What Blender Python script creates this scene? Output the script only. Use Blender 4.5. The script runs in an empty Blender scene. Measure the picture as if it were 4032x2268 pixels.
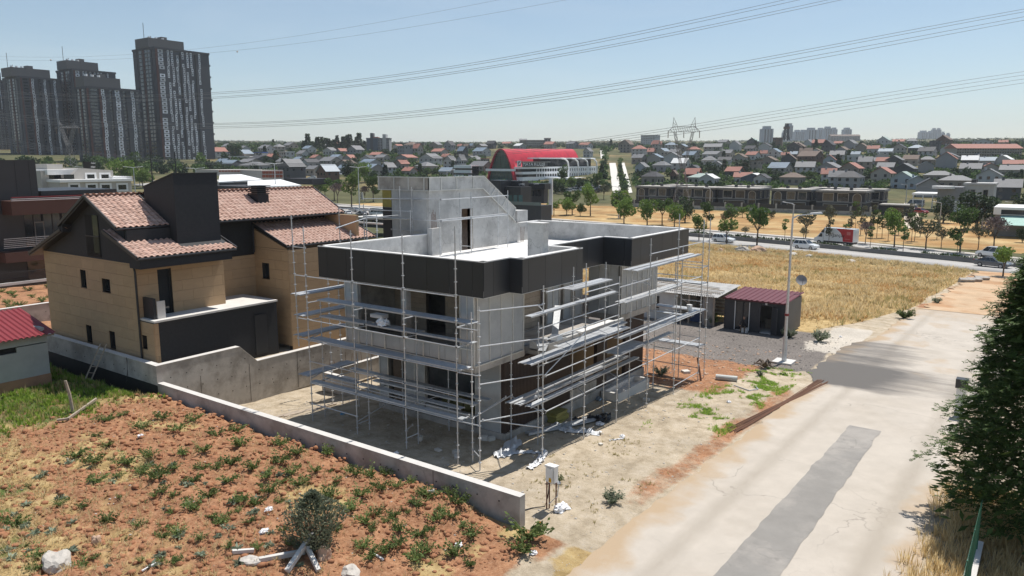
import bpy, bmesh, math, random
import numpy as np
from mathutils import Vector, Matrix, Euler, noise as mnoise
R = math.radians
SC = bpy.context.scene
COL = SC.collection
rng = random.Random(7)

# ---------------------------------------------------------------- camera, sky, sun, exposure
CAMZ, FPX, PITCH, YAW = 11.82, 2976.0, R(9.56), R(35.83)
cam = bpy.data.cameras.new('camera'); cam.lens = FPX/4032*36; cam.sensor_width = 36
cam.clip_start = 0.3; cam.clip_end = 20000
co = bpy.data.objects.new('camera', cam); COL.objects.link(co)
co.location = (0, 0, CAMZ); co.rotation_euler = (R(90)-PITCH, 0, YAW-R(90))
SC.camera = co
SUN_EL, SUN_AZ = R(67.5), R(-7)
W = bpy.data.worlds.new('World'); SC.world = W; W.use_nodes = True
nt = W.node_tree; nt.nodes.clear()
sky = nt.nodes.new('ShaderNodeTexSky'); sky.sky_type = 'NISHITA'; sky.sun_disc = False
sky.sun_elevation = SUN_EL; sky.sun_rotation = R(90)-SUN_AZ
sky.altitude = 2500; sky.air_density = 1.35; sky.dust_density = 0.8; sky.ozone_density = 2.0
bg = nt.nodes.new('ShaderNodeBackground'); bg.inputs[1].default_value = 0.10
wo = nt.nodes.new('ShaderNodeOutputWorld')
hs0 = nt.nodes.new('ShaderNodeHueSaturation'); hs0.inputs['Saturation'].default_value = .88; hs0.inputs['Value'].default_value = 1.0; hs0.inputs['Hue'].default_value = .493
tc0 = nt.nodes.new('ShaderNodeTexCoord'); mp0 = nt.nodes.new('ShaderNodeMapping'); mp0.inputs['Scale'].default_value = (1.2, 1.2, 7); mp0.inputs['Rotation'].default_value = (0, .12, .4)
nz0 = nt.nodes.new('ShaderNodeTexNoise'); nz0.inputs['Scale'].default_value = 2.2; nz0.inputs['Detail'].default_value = 7; nz0.inputs['Roughness'].default_value = .6; nz0.inputs['Distortion'].default_value = .6
rg0 = nt.nodes.new('ShaderNodeMapRange'); rg0.inputs[1].default_value = .45; rg0.inputs[2].default_value = .85; rg0.inputs[4].default_value = .16     # faint high cirrus
mx0 = nt.nodes.new('ShaderNodeMix'); mx0.data_type = 'RGBA'; mx0.inputs[7].default_value = (8.2, 8.5, 8.8, 1)
nt.links.new(tc0.outputs['Generated'], mp0.inputs[0]); nt.links.new(mp0.outputs[0], nz0.inputs['Vector']); nt.links.new(nz0.outputs['Fac'], rg0.inputs[0]); nt.links.new(rg0.outputs[0], mx0.inputs[0])
nt.links.new(sky.outputs[0], hs0.inputs['Color']); nt.links.new(hs0.outputs[0], mx0.inputs[6]); nt.links.new(mx0.outputs[2], bg.inputs[0]); nt.links.new(bg.outputs[0], wo.inputs[0])
sl = bpy.data.lights.new('sun', 'SUN'); sl.energy = 4.8; sl.angle = R(0.53); sl.color = (1, .955, .89)
so = bpy.data.objects.new('sun', sl); COL.objects.link(so)
sdir = Vector((math.cos(SUN_EL)*math.cos(SUN_AZ), math.cos(SUN_EL)*math.sin(SUN_AZ), math.sin(SUN_EL)))
so.rotation_euler = sdir.to_track_quat('Z', 'Y').to_euler(); so.location = (0, 0, 200)
SC.view_settings.view_transform = 'Standard'; SC.view_settings.look = 'None'
SC.view_settings.exposure = 0.16; SC.view_settings.gamma = 1.0
SC.view_settings.use_curve_mapping = False
SC.render.engine = 'CYCLES'
SC.cycles.max_bounces = 5; SC.cycles.diffuse_bounces = 3; SC.cycles.glossy_bounces = 2
SC.cycles.transparent_max_bounces = 6; SC.cycles.transmission_bounces = 3
SC.cycles.use_denoising = True

# ---------------------------------------------------------------- survey: pixel of the 4032 px photograph <-> place on the ground
_fw = Vector((math.cos(YAW)*math.cos(PITCH), math.sin(YAW)*math.cos(PITCH), -math.sin(PITCH)))
_rt = Vector((math.sin(YAW), -math.cos(YAW), 0)); _up = _rt.cross(_fw)
def ray(x, y): return _fw + _rt*((x-2016)/FPX) - _up*((y-1134)/FPX)
EYE = Vector((0, 0, CAMZ))
def hz(x, y, z=0):
    d = ray(x, y); return EYE + d*((z-CAMZ)/d.z)
def hx(x, y, X):
    d = ray(x, y); return EYE + d*(X/d.x)
def hy(x, y, Y):
    d = ray(x, y); return EYE + d*(Y/d.y)
def hd(x, y, D): return EYE + ray(x, y)*D
def sstep(a, b, x):
    t = min(max((x-a)/(b-a), 0), 1); return t*t*(3-2*t)
def T(x, y):
    r = math.hypot(x, y)
    z = -0.034*min(max(x-21, 0), 124)
    if r > 300: z += 0.056*(min(r, 820)-300)
    if r > 820: z += 0.026*(min(r, 3600)-820)
    return z
def gnd(px, py):
    d = ray(px, py); h = math.hypot(d.x, d.y); d = d/h
    r = pr = 5.0
    while r < 7000 and CAMZ+d.z*r > T(d.x*r, d.y*r): pr = r; r *= 1.012
    lo, hi = pr, r
    for _ in range(26):
        m = (lo+hi)/2
        if CAMZ+d.z*m < T(d.x*m, d.y*m): hi = m
        else: lo = m
    return Vector((d.x*hi, d.y*hi, CAMZ+d.z*hi))
def depth(p): return (Vector(p)-EYE).dot(_fw)

# ---------------------------------------------------------------- materials
def lin(*c): return tuple(((v/255)/12.92 if v <= 10 else ((v/255+.055)/1.055)**2.4) for v in c)
MATS = {}
def mat(name, col, rough=.8, var=.12, scale=3.0, bump=0.0, bscale=20.0, rnd=0.0, metal=0.0, spec=.5, col2=None, c2s=1.0, c2t=(.45, .6), world=False, coat=0, crack=None):
    """principled surface: base colour with two octaves of tone variation, optional second colour in patches, optional fine relief"""
    if name in MATS: return MATS[name]
    m = bpy.data.materials.new(name); m.use_nodes = True; MATS[name] = m
    n = m.node_tree; b = n.nodes['Principled BSDF']; L = n.links.new
    b.inputs['Roughness'].default_value = rough; b.inputs['Metallic'].default_value = metal
    b.inputs['Specular IOR Level'].default_value = spec
    if coat: b.inputs['Coat Weight'].default_value = coat
    if world: src = n.nodes.new('ShaderNodeNewGeometry').outputs['Position']
    else: src = n.nodes.new('ShaderNodeTexCoord').outputs['Object']
    if rnd and not world:
        oi = n.nodes.new('ShaderNodeObjectInfo'); va = n.nodes.new('ShaderNodeVectorMath'); va.operation = 'MULTIPLY_ADD'
        L(oi.outputs['Random'], va.inputs[0]); va.inputs[1].default_value = (37, 51, 23); L(src, va.inputs[2]); src = va.outputs[0]
    def nz(s, det=4, ro=.6):
        t = n.nodes.new('ShaderNodeTexNoise'); t.inputs['Scale'].default_value = s; t.inputs['Detail'].default_value = det
        t.inputs['Roughness'].default_value = ro; L(src, t.inputs['Vector']); return t.outputs['Fac']
    c = None
    if col2 is not None:
        mx = n.nodes.new('ShaderNodeMix'); mx.data_type = 'RGBA'
        mr = n.nodes.new('ShaderNodeMapRange'); mr.inputs[1].default_value, mr.inputs[2].default_value = c2t
        L(nz(c2s, 6, .65), mr.inputs[0]); L(mr.outputs[0], mx.inputs[0])
        mx.inputs[6].default_value = (*col, 1); mx.inputs[7].default_value = (*col2, 1); c = mx.outputs[2]
    hsv = n.nodes.new('ShaderNodeHueSaturation')
    if c is None: hsv.inputs['Color'].default_value = (*col, 1)
    else: L(c, hsv.inputs['Color'])
    mr = n.nodes.new('ShaderNodeMapRange'); mr.inputs[1].default_value = .25; mr.inputs[2].default_value = .75
    mr.inputs[3].default_value = 1-var; mr.inputs[4].default_value = 1+var
    L(nz(scale, 5, .65), mr.inputs[0]); val = mr.outputs[0]
    if rnd:
        oi = n.nodes.new('ShaderNodeObjectInfo'); mr2 = n.nodes.new('ShaderNodeMapRange')
        mr2.inputs[3].default_value = 1-rnd; mr2.inputs[4].default_value = 1+rnd; L(oi.outputs['Random'], mr2.inputs[0])
        mu = n.nodes.new('ShaderNodeMath'); mu.operation = 'MULTIPLY'; L(val, mu.inputs[0]); L(mr2.outputs[0], mu.inputs[1]); val = mu.outputs[0]
    L(val, hsv.inputs['Value']); outc = hsv.outputs[0]
    if crack:     # thin dark lines along cell edges, broken up by noise: (cell scale, width, strength)
        wv = n.nodes.new('ShaderNodeTexNoise'); wv.inputs['Scale'].default_value = crack[0]*2.5; wv.inputs['Detail'].default_value = 4; L(src, wv.inputs['Vector'])
        av = n.nodes.new('ShaderNodeVectorMath'); av.operation = 'MULTIPLY_ADD'; L(wv.outputs['Color'], av.inputs[0]); av.inputs[1].default_value = (.7/crack[0],)*3; L(src, av.inputs[2])
        vo = n.nodes.new('ShaderNodeTexVoronoi'); vo.feature = 'DISTANCE_TO_EDGE'; vo.inputs['Scale'].default_value = crack[0]; L(av.outputs[0], vo.inputs['Vector'])
        m1 = n.nodes.new('ShaderNodeMapRange'); m1.inputs[1].default_value = 0; m1.inputs[2].default_value = crack[1]; m1.inputs[3].default_value = 1; m1.inputs[4].default_value = 0; L(vo.outputs['Distance'], m1.inputs[0])
        m2 = n.nodes.new('ShaderNodeMapRange'); m2.inputs[1].default_value = .48; m2.inputs[2].default_value = .58; L(nz(crack[0]*.8, 3), m2.inputs[0])
        mu = n.nodes.new('ShaderNodeMath'); mu.operation = 'MULTIPLY'; L(m1.outputs[0], mu.inputs[0]); L(m2.outputs[0], mu.inputs[1])
        ms = n.nodes.new('ShaderNodeMath'); ms.operation = 'MULTIPLY'; L(mu.outputs[0], ms.inputs[0]); ms.inputs[1].default_value = crack[2]
        mc = n.nodes.new('ShaderNodeMix'); mc.data_type = 'RGBA'; L(ms.outputs[0], mc.inputs[0]); L(outc, mc.inputs[6]); mc.inputs[7].default_value = (*[v*.35 for v in col], 1); outc = mc.outputs[2]
    L(outc, b.inputs['Base Color'])
    if bump:
        bp = n.nodes.new('ShaderNodeBump'); bp.inputs['Strength'].default_value = 1; bp.inputs['Distance'].default_value = bump
        L(nz(bscale, 4, .6), bp.inputs['Height']); L(bp.outputs[0], b.inputs['Normal'])
    return m
def glass(name, col=(.02, .025, .03), rough=.06):
    return mat(name, col, rough, .1, .4, spec=.9, rnd=.3)
def leafmat(name, col, col2, trans=.25):
    if name in MATS: return MATS[name]
    m = bpy.data.materials.new(name); m.use_nodes = True; MATS[name] = m
    n = m.node_tree; b = n.nodes['Principled BSDF']; L = n.links.new
    g = n.nodes.new('ShaderNodeNewGeometry'); mx = n.nodes.new('ShaderNodeMix'); mx.data_type = 'RGBA'
    oi = n.nodes.new('ShaderNodeObjectInfo'); hs = n.nodes.new('ShaderNodeHueSaturation')
    mx.inputs[6].default_value = (*col, 1); mx.inputs[7].default_value = (*col2, 1); L(g.outputs['Random Per Island'], mx.inputs[0])
    mr = n.nodes.new('ShaderNodeMapRange'); mr.inputs[3].default_value = .75; mr.inputs[4].default_value = 1.25; L(oi.outputs['Random'], mr.inputs[0])
    L(mx.outputs[2], hs.inputs['Color']); L(mr.outputs[0], hs.inputs['Value'])
    b.inputs['Roughness'].default_value = .65; b.inputs['Specular IOR Level'].default_value = .25
    L(hs.outputs[0], b.inputs['Base Color'])
    tr = n.nodes.new('ShaderNodeBsdfTranslucent'); L(hs.outputs[0], tr.inputs[0]); ms = n.nodes.new('ShaderNodeMixShader'); ms.inputs[0].default_value = trans
    L(b.outputs[0], ms.inputs[1]); L(tr.outputs[0], ms.inputs[2]); L(ms.outputs[0], n.nodes['Material Output'].inputs[0])
    return m
CONC = mat('concrete', (.44, .41, .375), .85, .18, 1.2, .004, 30, col2=(.31, .285, .255), c2s=.9, crack=(.6, .012, .5))
CONCW = mat('pale_concrete', (.60, .575, .54), .85, .10, 1.5, .004, 30, rnd=.05)
PLAST = mat('grey_plaster', (.52, .515, .50), .9, .16, 1.3, .006, 14, col2=(.40, .395, .385), c2s=.7, crack=(1.5, .03, .55))
SHEET = mat('fibre_cement_sheet', (.47, .475, .47), .8, .10, 1.0, .001, 60, rnd=.08, col2=(.40, .405, .41), c2s=.8)
ROOFW = mat('white_roof_screed', (.70, .69, .67), .85, .10, 1.0, .006, 12, col2=(.55, .53, .50), c2s=.6, c2t=(.5, .75))
BLACKP = mat('anthracite_panel', (.034, .036, .040), .38, .12, .6, rnd=.10, spec=.4)
BLACKR = mat('anthracite_render', (.026, .027, .030), .75, .2, 8, .006, 25)
ALU = mat('galvanised_steel', (.55, .56, .57), .42, .15, 6, metal=.45, rnd=.12)
STUD = mat('aluminium_stud', (.62, .62, .60), .4, .12, 3, metal=.4, rnd=.1)
DECK = mat('steel_deck', (.47, .485, .50), .5, .18, 4, .002, 60, metal=.25, rnd=.15)
BEIGE = mat('beige_panel', (.46, .315, .185), .85, .07, 2.0, .002, 40, rnd=.05)
BACK = mat('dark_backing', (.05, .045, .04), .9)
DARK = mat('dark_interior', (.02, .019, .018), .95)
GLASS = glass('dark_glass')
WHITE = mat('white_paint', (.78, .77, .75), .6, .06, 2, rnd=.04)
STEELK = mat('dark_metal', (.03, .031, .034), .45, .1, 3)
WOOD = mat('weathered_wood', (.34, .28, .22), .85, .25, 6, .003, 40, rnd=.2)

# ---------------------------------------------------------------- object helpers
def setp(o, label=None, cat=None, group=None, kind=None):
    if label: o['label'] = label
    if cat: o['category'] = cat
    if group: o['group'] = group
    if kind: o['kind'] = kind
    return o
def thing(name, label, cat, loc=(0, 0, 0), group=None, rz=0):
    o = bpy.data.objects.new(name, None); COL.objects.link(o); o.location = loc; o.rotation_euler = (0, 0, rz)
    o.empty_display_size = .2
    return setp(o, label, cat, group, 'thing')
def link(name, me, parent=None, loc=None, rot=None, scale=None):
    o = bpy.data.objects.new(name, me); COL.objects.link(o)
    if parent is not None: o.parent = parent
    if loc is not None: o.location = loc
    if rot is not None: o.rotation_euler = rot
    if scale is not None: o.scale = scale
    return o
def copytree(src, loc, rz=None, scale=None, label=None, group=None):
    c = src.copy(); COL.objects.link(c); c.location = loc
    if rz is not None: c.rotation_euler = (0, 0, rz)
    if scale is not None: c.scale = (scale, scale, scale) if not hasattr(scale, '__len__') else scale
    if label: c['label'] = label
    if group: c['group'] = group
    for ch in src.children:
        d = ch.copy(); COL.objects.link(d); d.parent = c
        for g in ch.children:
            e = g.copy(); COL.objects.link(e); e.parent = d
    return c
class MB:
    def __init__(s): s.v = []; s.f = []; s.m = []; s.cm = 0
    def add(s, vs, fs):
        o = len(s.v); s.v += [tuple(p) for p in vs]; s.f += [tuple(i+o for i in f) for f in fs]; s.m += [s.cm]*len(fs); return s
    def box(s, a, b):
        x0, y0, z0 = a; x1, y1, z1 = b
        return s.add([(x0, y0, z0), (x1, y0, z0), (x1, y1, z0), (x0, y1, z0), (x0, y0, z1), (x1, y0, z1), (x1, y1, z1), (x0, y1, z1)],
                     [(0, 3, 2, 1), (4, 5, 6, 7), (0, 1, 5, 4), (1, 2, 6, 5), (2, 3, 7, 6), (3, 0, 4, 7)])
    def bar(s, p, q, w, h, up=(0, 0, 1)):
        p, q = Vector(p), Vector(q); d = (q-p).normalized(); u = Vector(up)
        if abs(d.dot(u)) > .98: u = Vector((1, 0, 0))
        r = d.cross(u).normalized(); u = r.cross(d); r *= w/2; u *= h/2
        vs = [p-r-u, p+r-u, p+r+u, p-r+u, q-r-u, q+r-u, q+r+u, q-r+u]
        return s.add(vs, [(0, 1, 2, 3), (7, 6, 5, 4), (0, 4, 5, 1), (1, 5, 6, 2), (2, 6, 7, 3), (3, 7, 4, 0)])
    def tube(s, p, q, r0, r1=None, n=8, cap=True):
        p, q = Vector(p), Vector(q); r1 = r0 if r1 is None else r1; d = (q-p).normalized()
        u = Vector((0, 0, 1)) if abs(d.z) < .9 else Vector((1, 0, 0)); a = d.cross(u).normalized(); b = d.cross(a)
        vs = []
        for c, r in ((p, r0), (q, r1)):
            vs += [c+a*(r*math.cos(2*math.pi*i/n))+b*(r*math.sin(2*math.pi*i/n)) for i in range(n)]
        fs = [(i, (i+1) % n, n+(i+1) % n, n+i) for i in range(n)]
        if cap: fs += [tuple(range(n))[::-1], tuple(range(n, 2*n))]
        return s.add(vs, fs)
    def path(s, pts, r, n=6):
        pts = [Vector(p) for p in pts]; vs = []; k = len(pts)
        for i, p in enumerate(pts):
            d = (pts[min(i+1, k-1)]-pts[max(i-1, 0)]).normalized()
            u = Vector((0, 0, 1)) if abs(d.z) < .9 else Vector((1, 0, 0)); a = d.cross(u).normalized(); b = d.cross(a)
            rr = r[i] if hasattr(r, '__len__') else r
            vs += [p+a*(rr*math.cos(2*math.pi*j/n))+b*(rr*math.sin(2*math.pi*j/n)) for j in range(n)]
        fs = [(i*n+j, i*n+(j+1) % n, (i+1)*n+(j+1) % n, (i+1)*n+j) for i in range(k-1) for j in range(n)]
        fs += [tuple(range(n))[::-1], tuple(range((k-1)*n, k*n))]
        return s.add(vs, fs)
    def prism(s, poly, axis, a, b):
        """extrude a 2D polygon along axis ('x','y','z') from a to b"""
        n = len(poly)
        def P(u, v, t): return {'x': (t, u, v), 'y': (u, t, v), 'z': (u, v, t)}[axis]
        vs = [P(u, v, a) for u, v in poly]+[P(u, v, b) for u, v in poly]
        return s.add(vs, [(i, (i+1) % n, n+(i+1) % n, n+i) for i in range(n)]+[tuple(range(n))[::-1], tuple(range(n, 2*n))])
    def mesh(s, name, mats, org=(0, 0, 0), smooth=False):
        me = bpy.data.meshes.new(name); ox, oy, oz = org
        me.from_pydata([(x-ox, y-oy, z-oz) for x, y, z in s.v], [], s.f)
        for m in (mats if isinstance(mats, (list, tuple)) else [mats]): me.materials.append(m)
        if any(s.m): me.polygons.foreach_set('material_index', s.m)
        if smooth: me.polygons.foreach_set('use_smooth', [True]*len(s.f))
        bm = bmesh.new(); bm.from_mesh(me); bmesh.ops.recalc_face_normals(bm, faces=bm.faces); bm.to_mesh(me); bm.free()
        return me
    def build(s, name, mats, parent=None, smooth=False, loc=None):
        """vertices are world coordinates when the parent is unrotated (or loc given); origin at the parent"""
        org = loc if loc is not None else (parent.location if parent is not None else (0, 0, 0))
        if parent is not None and loc is None: org = (0, 0, 0) if parent.get('_local') else wloc(parent)
        o = link(name, s.mesh(name, mats, org, smooth), parent)
        if loc is not None and parent is None: o.location = loc
        return o
def wloc(o):
    v = Vector(o.location)
    while o.parent is not None: o = o.parent; v = v+Vector(o.location)
    return v
def box(name, a, b, m, parent=None): return MB().box(a, b).build(name, m, parent)
def npmesh(name, V, F, mats, smooth=False, mi=None, kinds=None):
    """big mesh from numpy arrays; F is (n,3) or (n,4)"""
    me = bpy.data.meshes.new(name); V = np.asarray(V, np.float32); F = np.asarray(F, np.int32); k = F.shape[1]
    me.vertices.add(len(V)); me.vertices.foreach_set('co', V.ravel())
    me.loops.add(F.size); me.loops.foreach_set('vertex_index', F.ravel())
    me.polygons.add(len(F)); me.polygons.foreach_set('loop_start', np.arange(0, F.size, k, dtype=np.int32))
    if mi is not None: me.polygons.foreach_set('material_index', np.asarray(mi, np.int32))
    if smooth: me.polygons.foreach_set('use_smooth', np.ones(len(F), bool))
    for m in (mats if isinstance(mats, (list, tuple)) else [mats]): me.materials.append(m)
    me.update(calc_edges=True); me.validate(); return me
def scatter_mesh(name, protos, P, rz, sc, mats):
    """join many small copies of (verts, faces) prototypes into one mesh; faces all triangles"""
    Vs, Fs, off = [], [], 0; P = np.asarray(P, np.float32); rz = np.asarray(rz); sc = np.asarray(sc)
    which = np.arange(len(P)) % len(protos)
    for k, (pv, pf) in enumerate(protos):
        idx = np.where(which == k)[0]
        if not len(idx): continue
        pv = np.asarray(pv, np.float32); pf = np.asarray(pf, np.int32)
        c, s = np.cos(rz[idx])[:, None], np.sin(rz[idx])[:, None]; S = sc[idx][:, None]
        x = (pv[None, :, 0]*c-pv[None, :, 1]*s)*S+P[idx, 0:1]; y = (pv[None, :, 0]*s+pv[None, :, 1]*c)*S+P[idx, 1:2]; z = pv[None, :, 2]*S+P[idx, 2:3]
        Vs.append(np.stack([x, y, z], -1).reshape(-1, 3)); n = len(pv)
        Fs.append((pf[None]+(np.arange(len(idx))*n)[:, None, None]).reshape(-1, 3)+off); off += n*len(idx)
    return npmesh(name, np.concatenate(Vs), np.concatenate(Fs), mats)
UNIT = MB().box((-.5, -.5, -.5), (.5, .5, .5))
_unit = {}
def ubox(name, a, b, m, parent):
    """a box that shares one unit mesh per material, scaled and placed under its parent"""
    if m.name not in _unit: _unit[m.name] = UNIT.mesh('unit_'+m.name, m)
    p = wloc(parent) if parent is not None and not parent.get('_local') else Vector((0, 0, 0))
    c = (Vector(a)+Vector(b))/2-p; d = Vector(b)-Vector(a)
    return link(name, _unit[m.name], parent, c, None, [abs(v) for v in d])
def ordinal(n):
    w = ['zeroth', 'first', 'second', 'third', 'fourth', 'fifth', 'sixth', 'seventh', 'eighth', 'ninth', 'tenth', 'eleventh', 'twelfth', 'thirteenth', 'fourteenth', 'fifteenth', 'sixteenth', 'seventeenth', 'eighteenth', 'nineteenth', 'twentieth']
    if n <= 20: return w[n]
    t = {2: 'twenty', 3: 'thirty', 4: 'forty', 5: 'fifty', 6: 'sixty', 7: 'seventy', 8: 'eighty', 9: 'ninety'}[n//10]
    return t+'-'+w[n % 10] if n % 10 else t[:-1]+'ieth'
def fbm(x, y, z=0, o=4): return mnoise.fractal(Vector((x, y, z)), 1.0, 2.0, o)
# ================================================================ ground, street, roads
def soil_z(x, y):
    """the garden plot left of the low wall: raised red soil, clods and furrows"""
    e = sstep(12.4, 16.5, y-.25*min(18.8-x, 6))*(1-sstep(18.55, 18.75, x))
    z = .66*e
    if e > .02:
        z += e*(.12*fbm(x*.55, y*.55, 1, 4)+.12*fbm(x*2.1, y*2.1, 5, 5)+.05*math.sin((x*.55+y*.84)*5.2+1.5*fbm(x*.7, y*.7)))
        z -= .42*e*sstep(17.3, 18.3, x)*sstep(34.5, 36, y)
        z -= .28*e*sstep(17.2, 18.4, x)*(.5+.5*fbm(x*.3, y*.9, 3))*sstep(34, 30, y)
    return z
def yard_z(x, y):
    z = 0
    if x > 18.9 and y > 27: z -= 1.15*sstep(27, 33, y)*(1-sstep(35.1, 35.3, y))*(1-sstep(36, 44, x))
    if x > 18.9 and y > 35.2: z += 1.0*sstep(35.2, 35.4, y)*(1-sstep(50, 70, x))*(1-sstep(56, 58, y))
    z += .05*fbm(x*.6, y*.6, 9, 3)+.02*fbm(x*2.7, y*2.7, 2, 3)
    return z
def near_z(x, y):
    return T(x, y)+(soil_z(x, y) if x < 18.9 else yard_z(x, y)*(1-sstep(48, 60, x))*sstep(10.6, 12.2, y))-(.03 if y < 11.2 else 0)
def fieldw(x, y):
    """weight of the dry straw field"""
    n = 2.2*fbm(x*.12, y*.12, 4, 3)
    left = sstep(58.5, 61, x+n*.3) if y > 14.5 else sstep(60+(14.5-y)*4, 63+(14.5-y)*4.2, x+n)
    s = 11.6-.045*(x-55)+.25*n if x < 112 else 9
    return left*sstep(s-.4, s+.9, y)
xs = list(np.arange(-4, 8, .5))+list(np.arange(8, 46, .2))+list(np.arange(46, 70, .45))+list(np.arange(70, 122, 1.2))
ys = list(np.arange(-46, 0, 1.6))+list(np.arange(0, 46, .2))+list(np.arange(46, 100, 1.2))
GX, GY = np.meshgrid(xs, ys, indexing='ij'); nx, ny = GX.shape
V = np.zeros((nx*ny, 3), np.float32); ZA = np.zeros((nx*ny, 4), np.float32); ZB = np.zeros((nx*ny, 4), np.float32)
k = 0
for i, x in enumerate(xs):
    for j, y in enumerate(ys):
        V[k] = (x, y, near_z(x, y))
        n1 = fbm(x*.35, y*.35, 11, 4); n2 = fbm(x*1.3, y*1.3, 21, 3)
        red = beige = straw = grey = green = pale = 0.0
        if x < 18.85:
            red = sstep(11.0, 12.6, y+n1*.9)
            g = sstep(31, 36.5, y+3.2*n1-(x-10)*.12)+.85*sstep(11.4, 9.4, x+2.0*n1+.10*(y-18))*sstep(20, 26, y+2*n1)
            green = min(g, 1)*(.55+.45*n2); straw = min(g, 1)*.8 if y < 36 else .25*g
            straw = max(straw, .85*sstep(11.8, 8.6, x-.22*(y-28)+1.8*n1)*sstep(19, 24, y))
            straw = max(straw, .6*sstep(.05, .45, n1)); straw = max(straw, .5*sstep(15.5, 9, x+1.5*n1)*sstep(-.3, .3, n2)); red *= 1-.55*straw
            if y > 50: red = 1; straw = .1; green = .1
        elif y > 50: red = .9; straw = .2
        else:
            beige = 1
            # red earth behind the house, grass on the verge, pale rubble by the street
            red = .85*sstep(36.5, 40, x+1.2*n1)*sstep(13.2, 15.0, y+.8*n1)*(1-sstep(50, 53, x))
            red = max(red, .62*sstep(.0, .8, 1-abs(y-11.2-.3*n1)/1.1)*(1-sstep(40, 44, x))*(.8+.35*n1)*(.45+.55*sstep(20, 27, x)))
            tr0 = 14.2+.22*(x-47) if x > 40 else 99
            grey = sstep(45.3, 47.3, x+.3*(y-12)*0+.6*n1)*(1-sstep(59.5, 61, x))*sstep(11.0, 12.4, y+.4*n1)
            if x < 60: grey = max(grey, 0)
            green = .9*sstep(.05, .35, n1+.55*n2)*sstep(30, 35, x+3*n1)*sstep(11.6, 12.4, y)*(1-sstep(13.6, 15.2, y+.7*n1))*(1-sstep(44.5, 46.5, x))
            straw = fieldw(x, y)
            grey *= 1-straw; pale = sstep(50, 56, x+1.5*n1)*(1-sstep(62, 66, x))*sstep(10.6, 11.2, y)*(1-sstep(12.8, 14.4, y+.8*n1))
            if x > 78: red = max(red, .65*(1-straw)*sstep(.6, 1.4, 1+n1))
        ZA[k] = (red, beige, straw, pale); ZB[k] = (grey, green, 0, 0); k += 1
q = np.arange(nx*ny).reshape(nx, ny)
F = np.stack([q[:-1, :-1], q[1:, :-1], q[1:, 1:], q[:-1, 1:]], -1).reshape(-1, 4)
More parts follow.
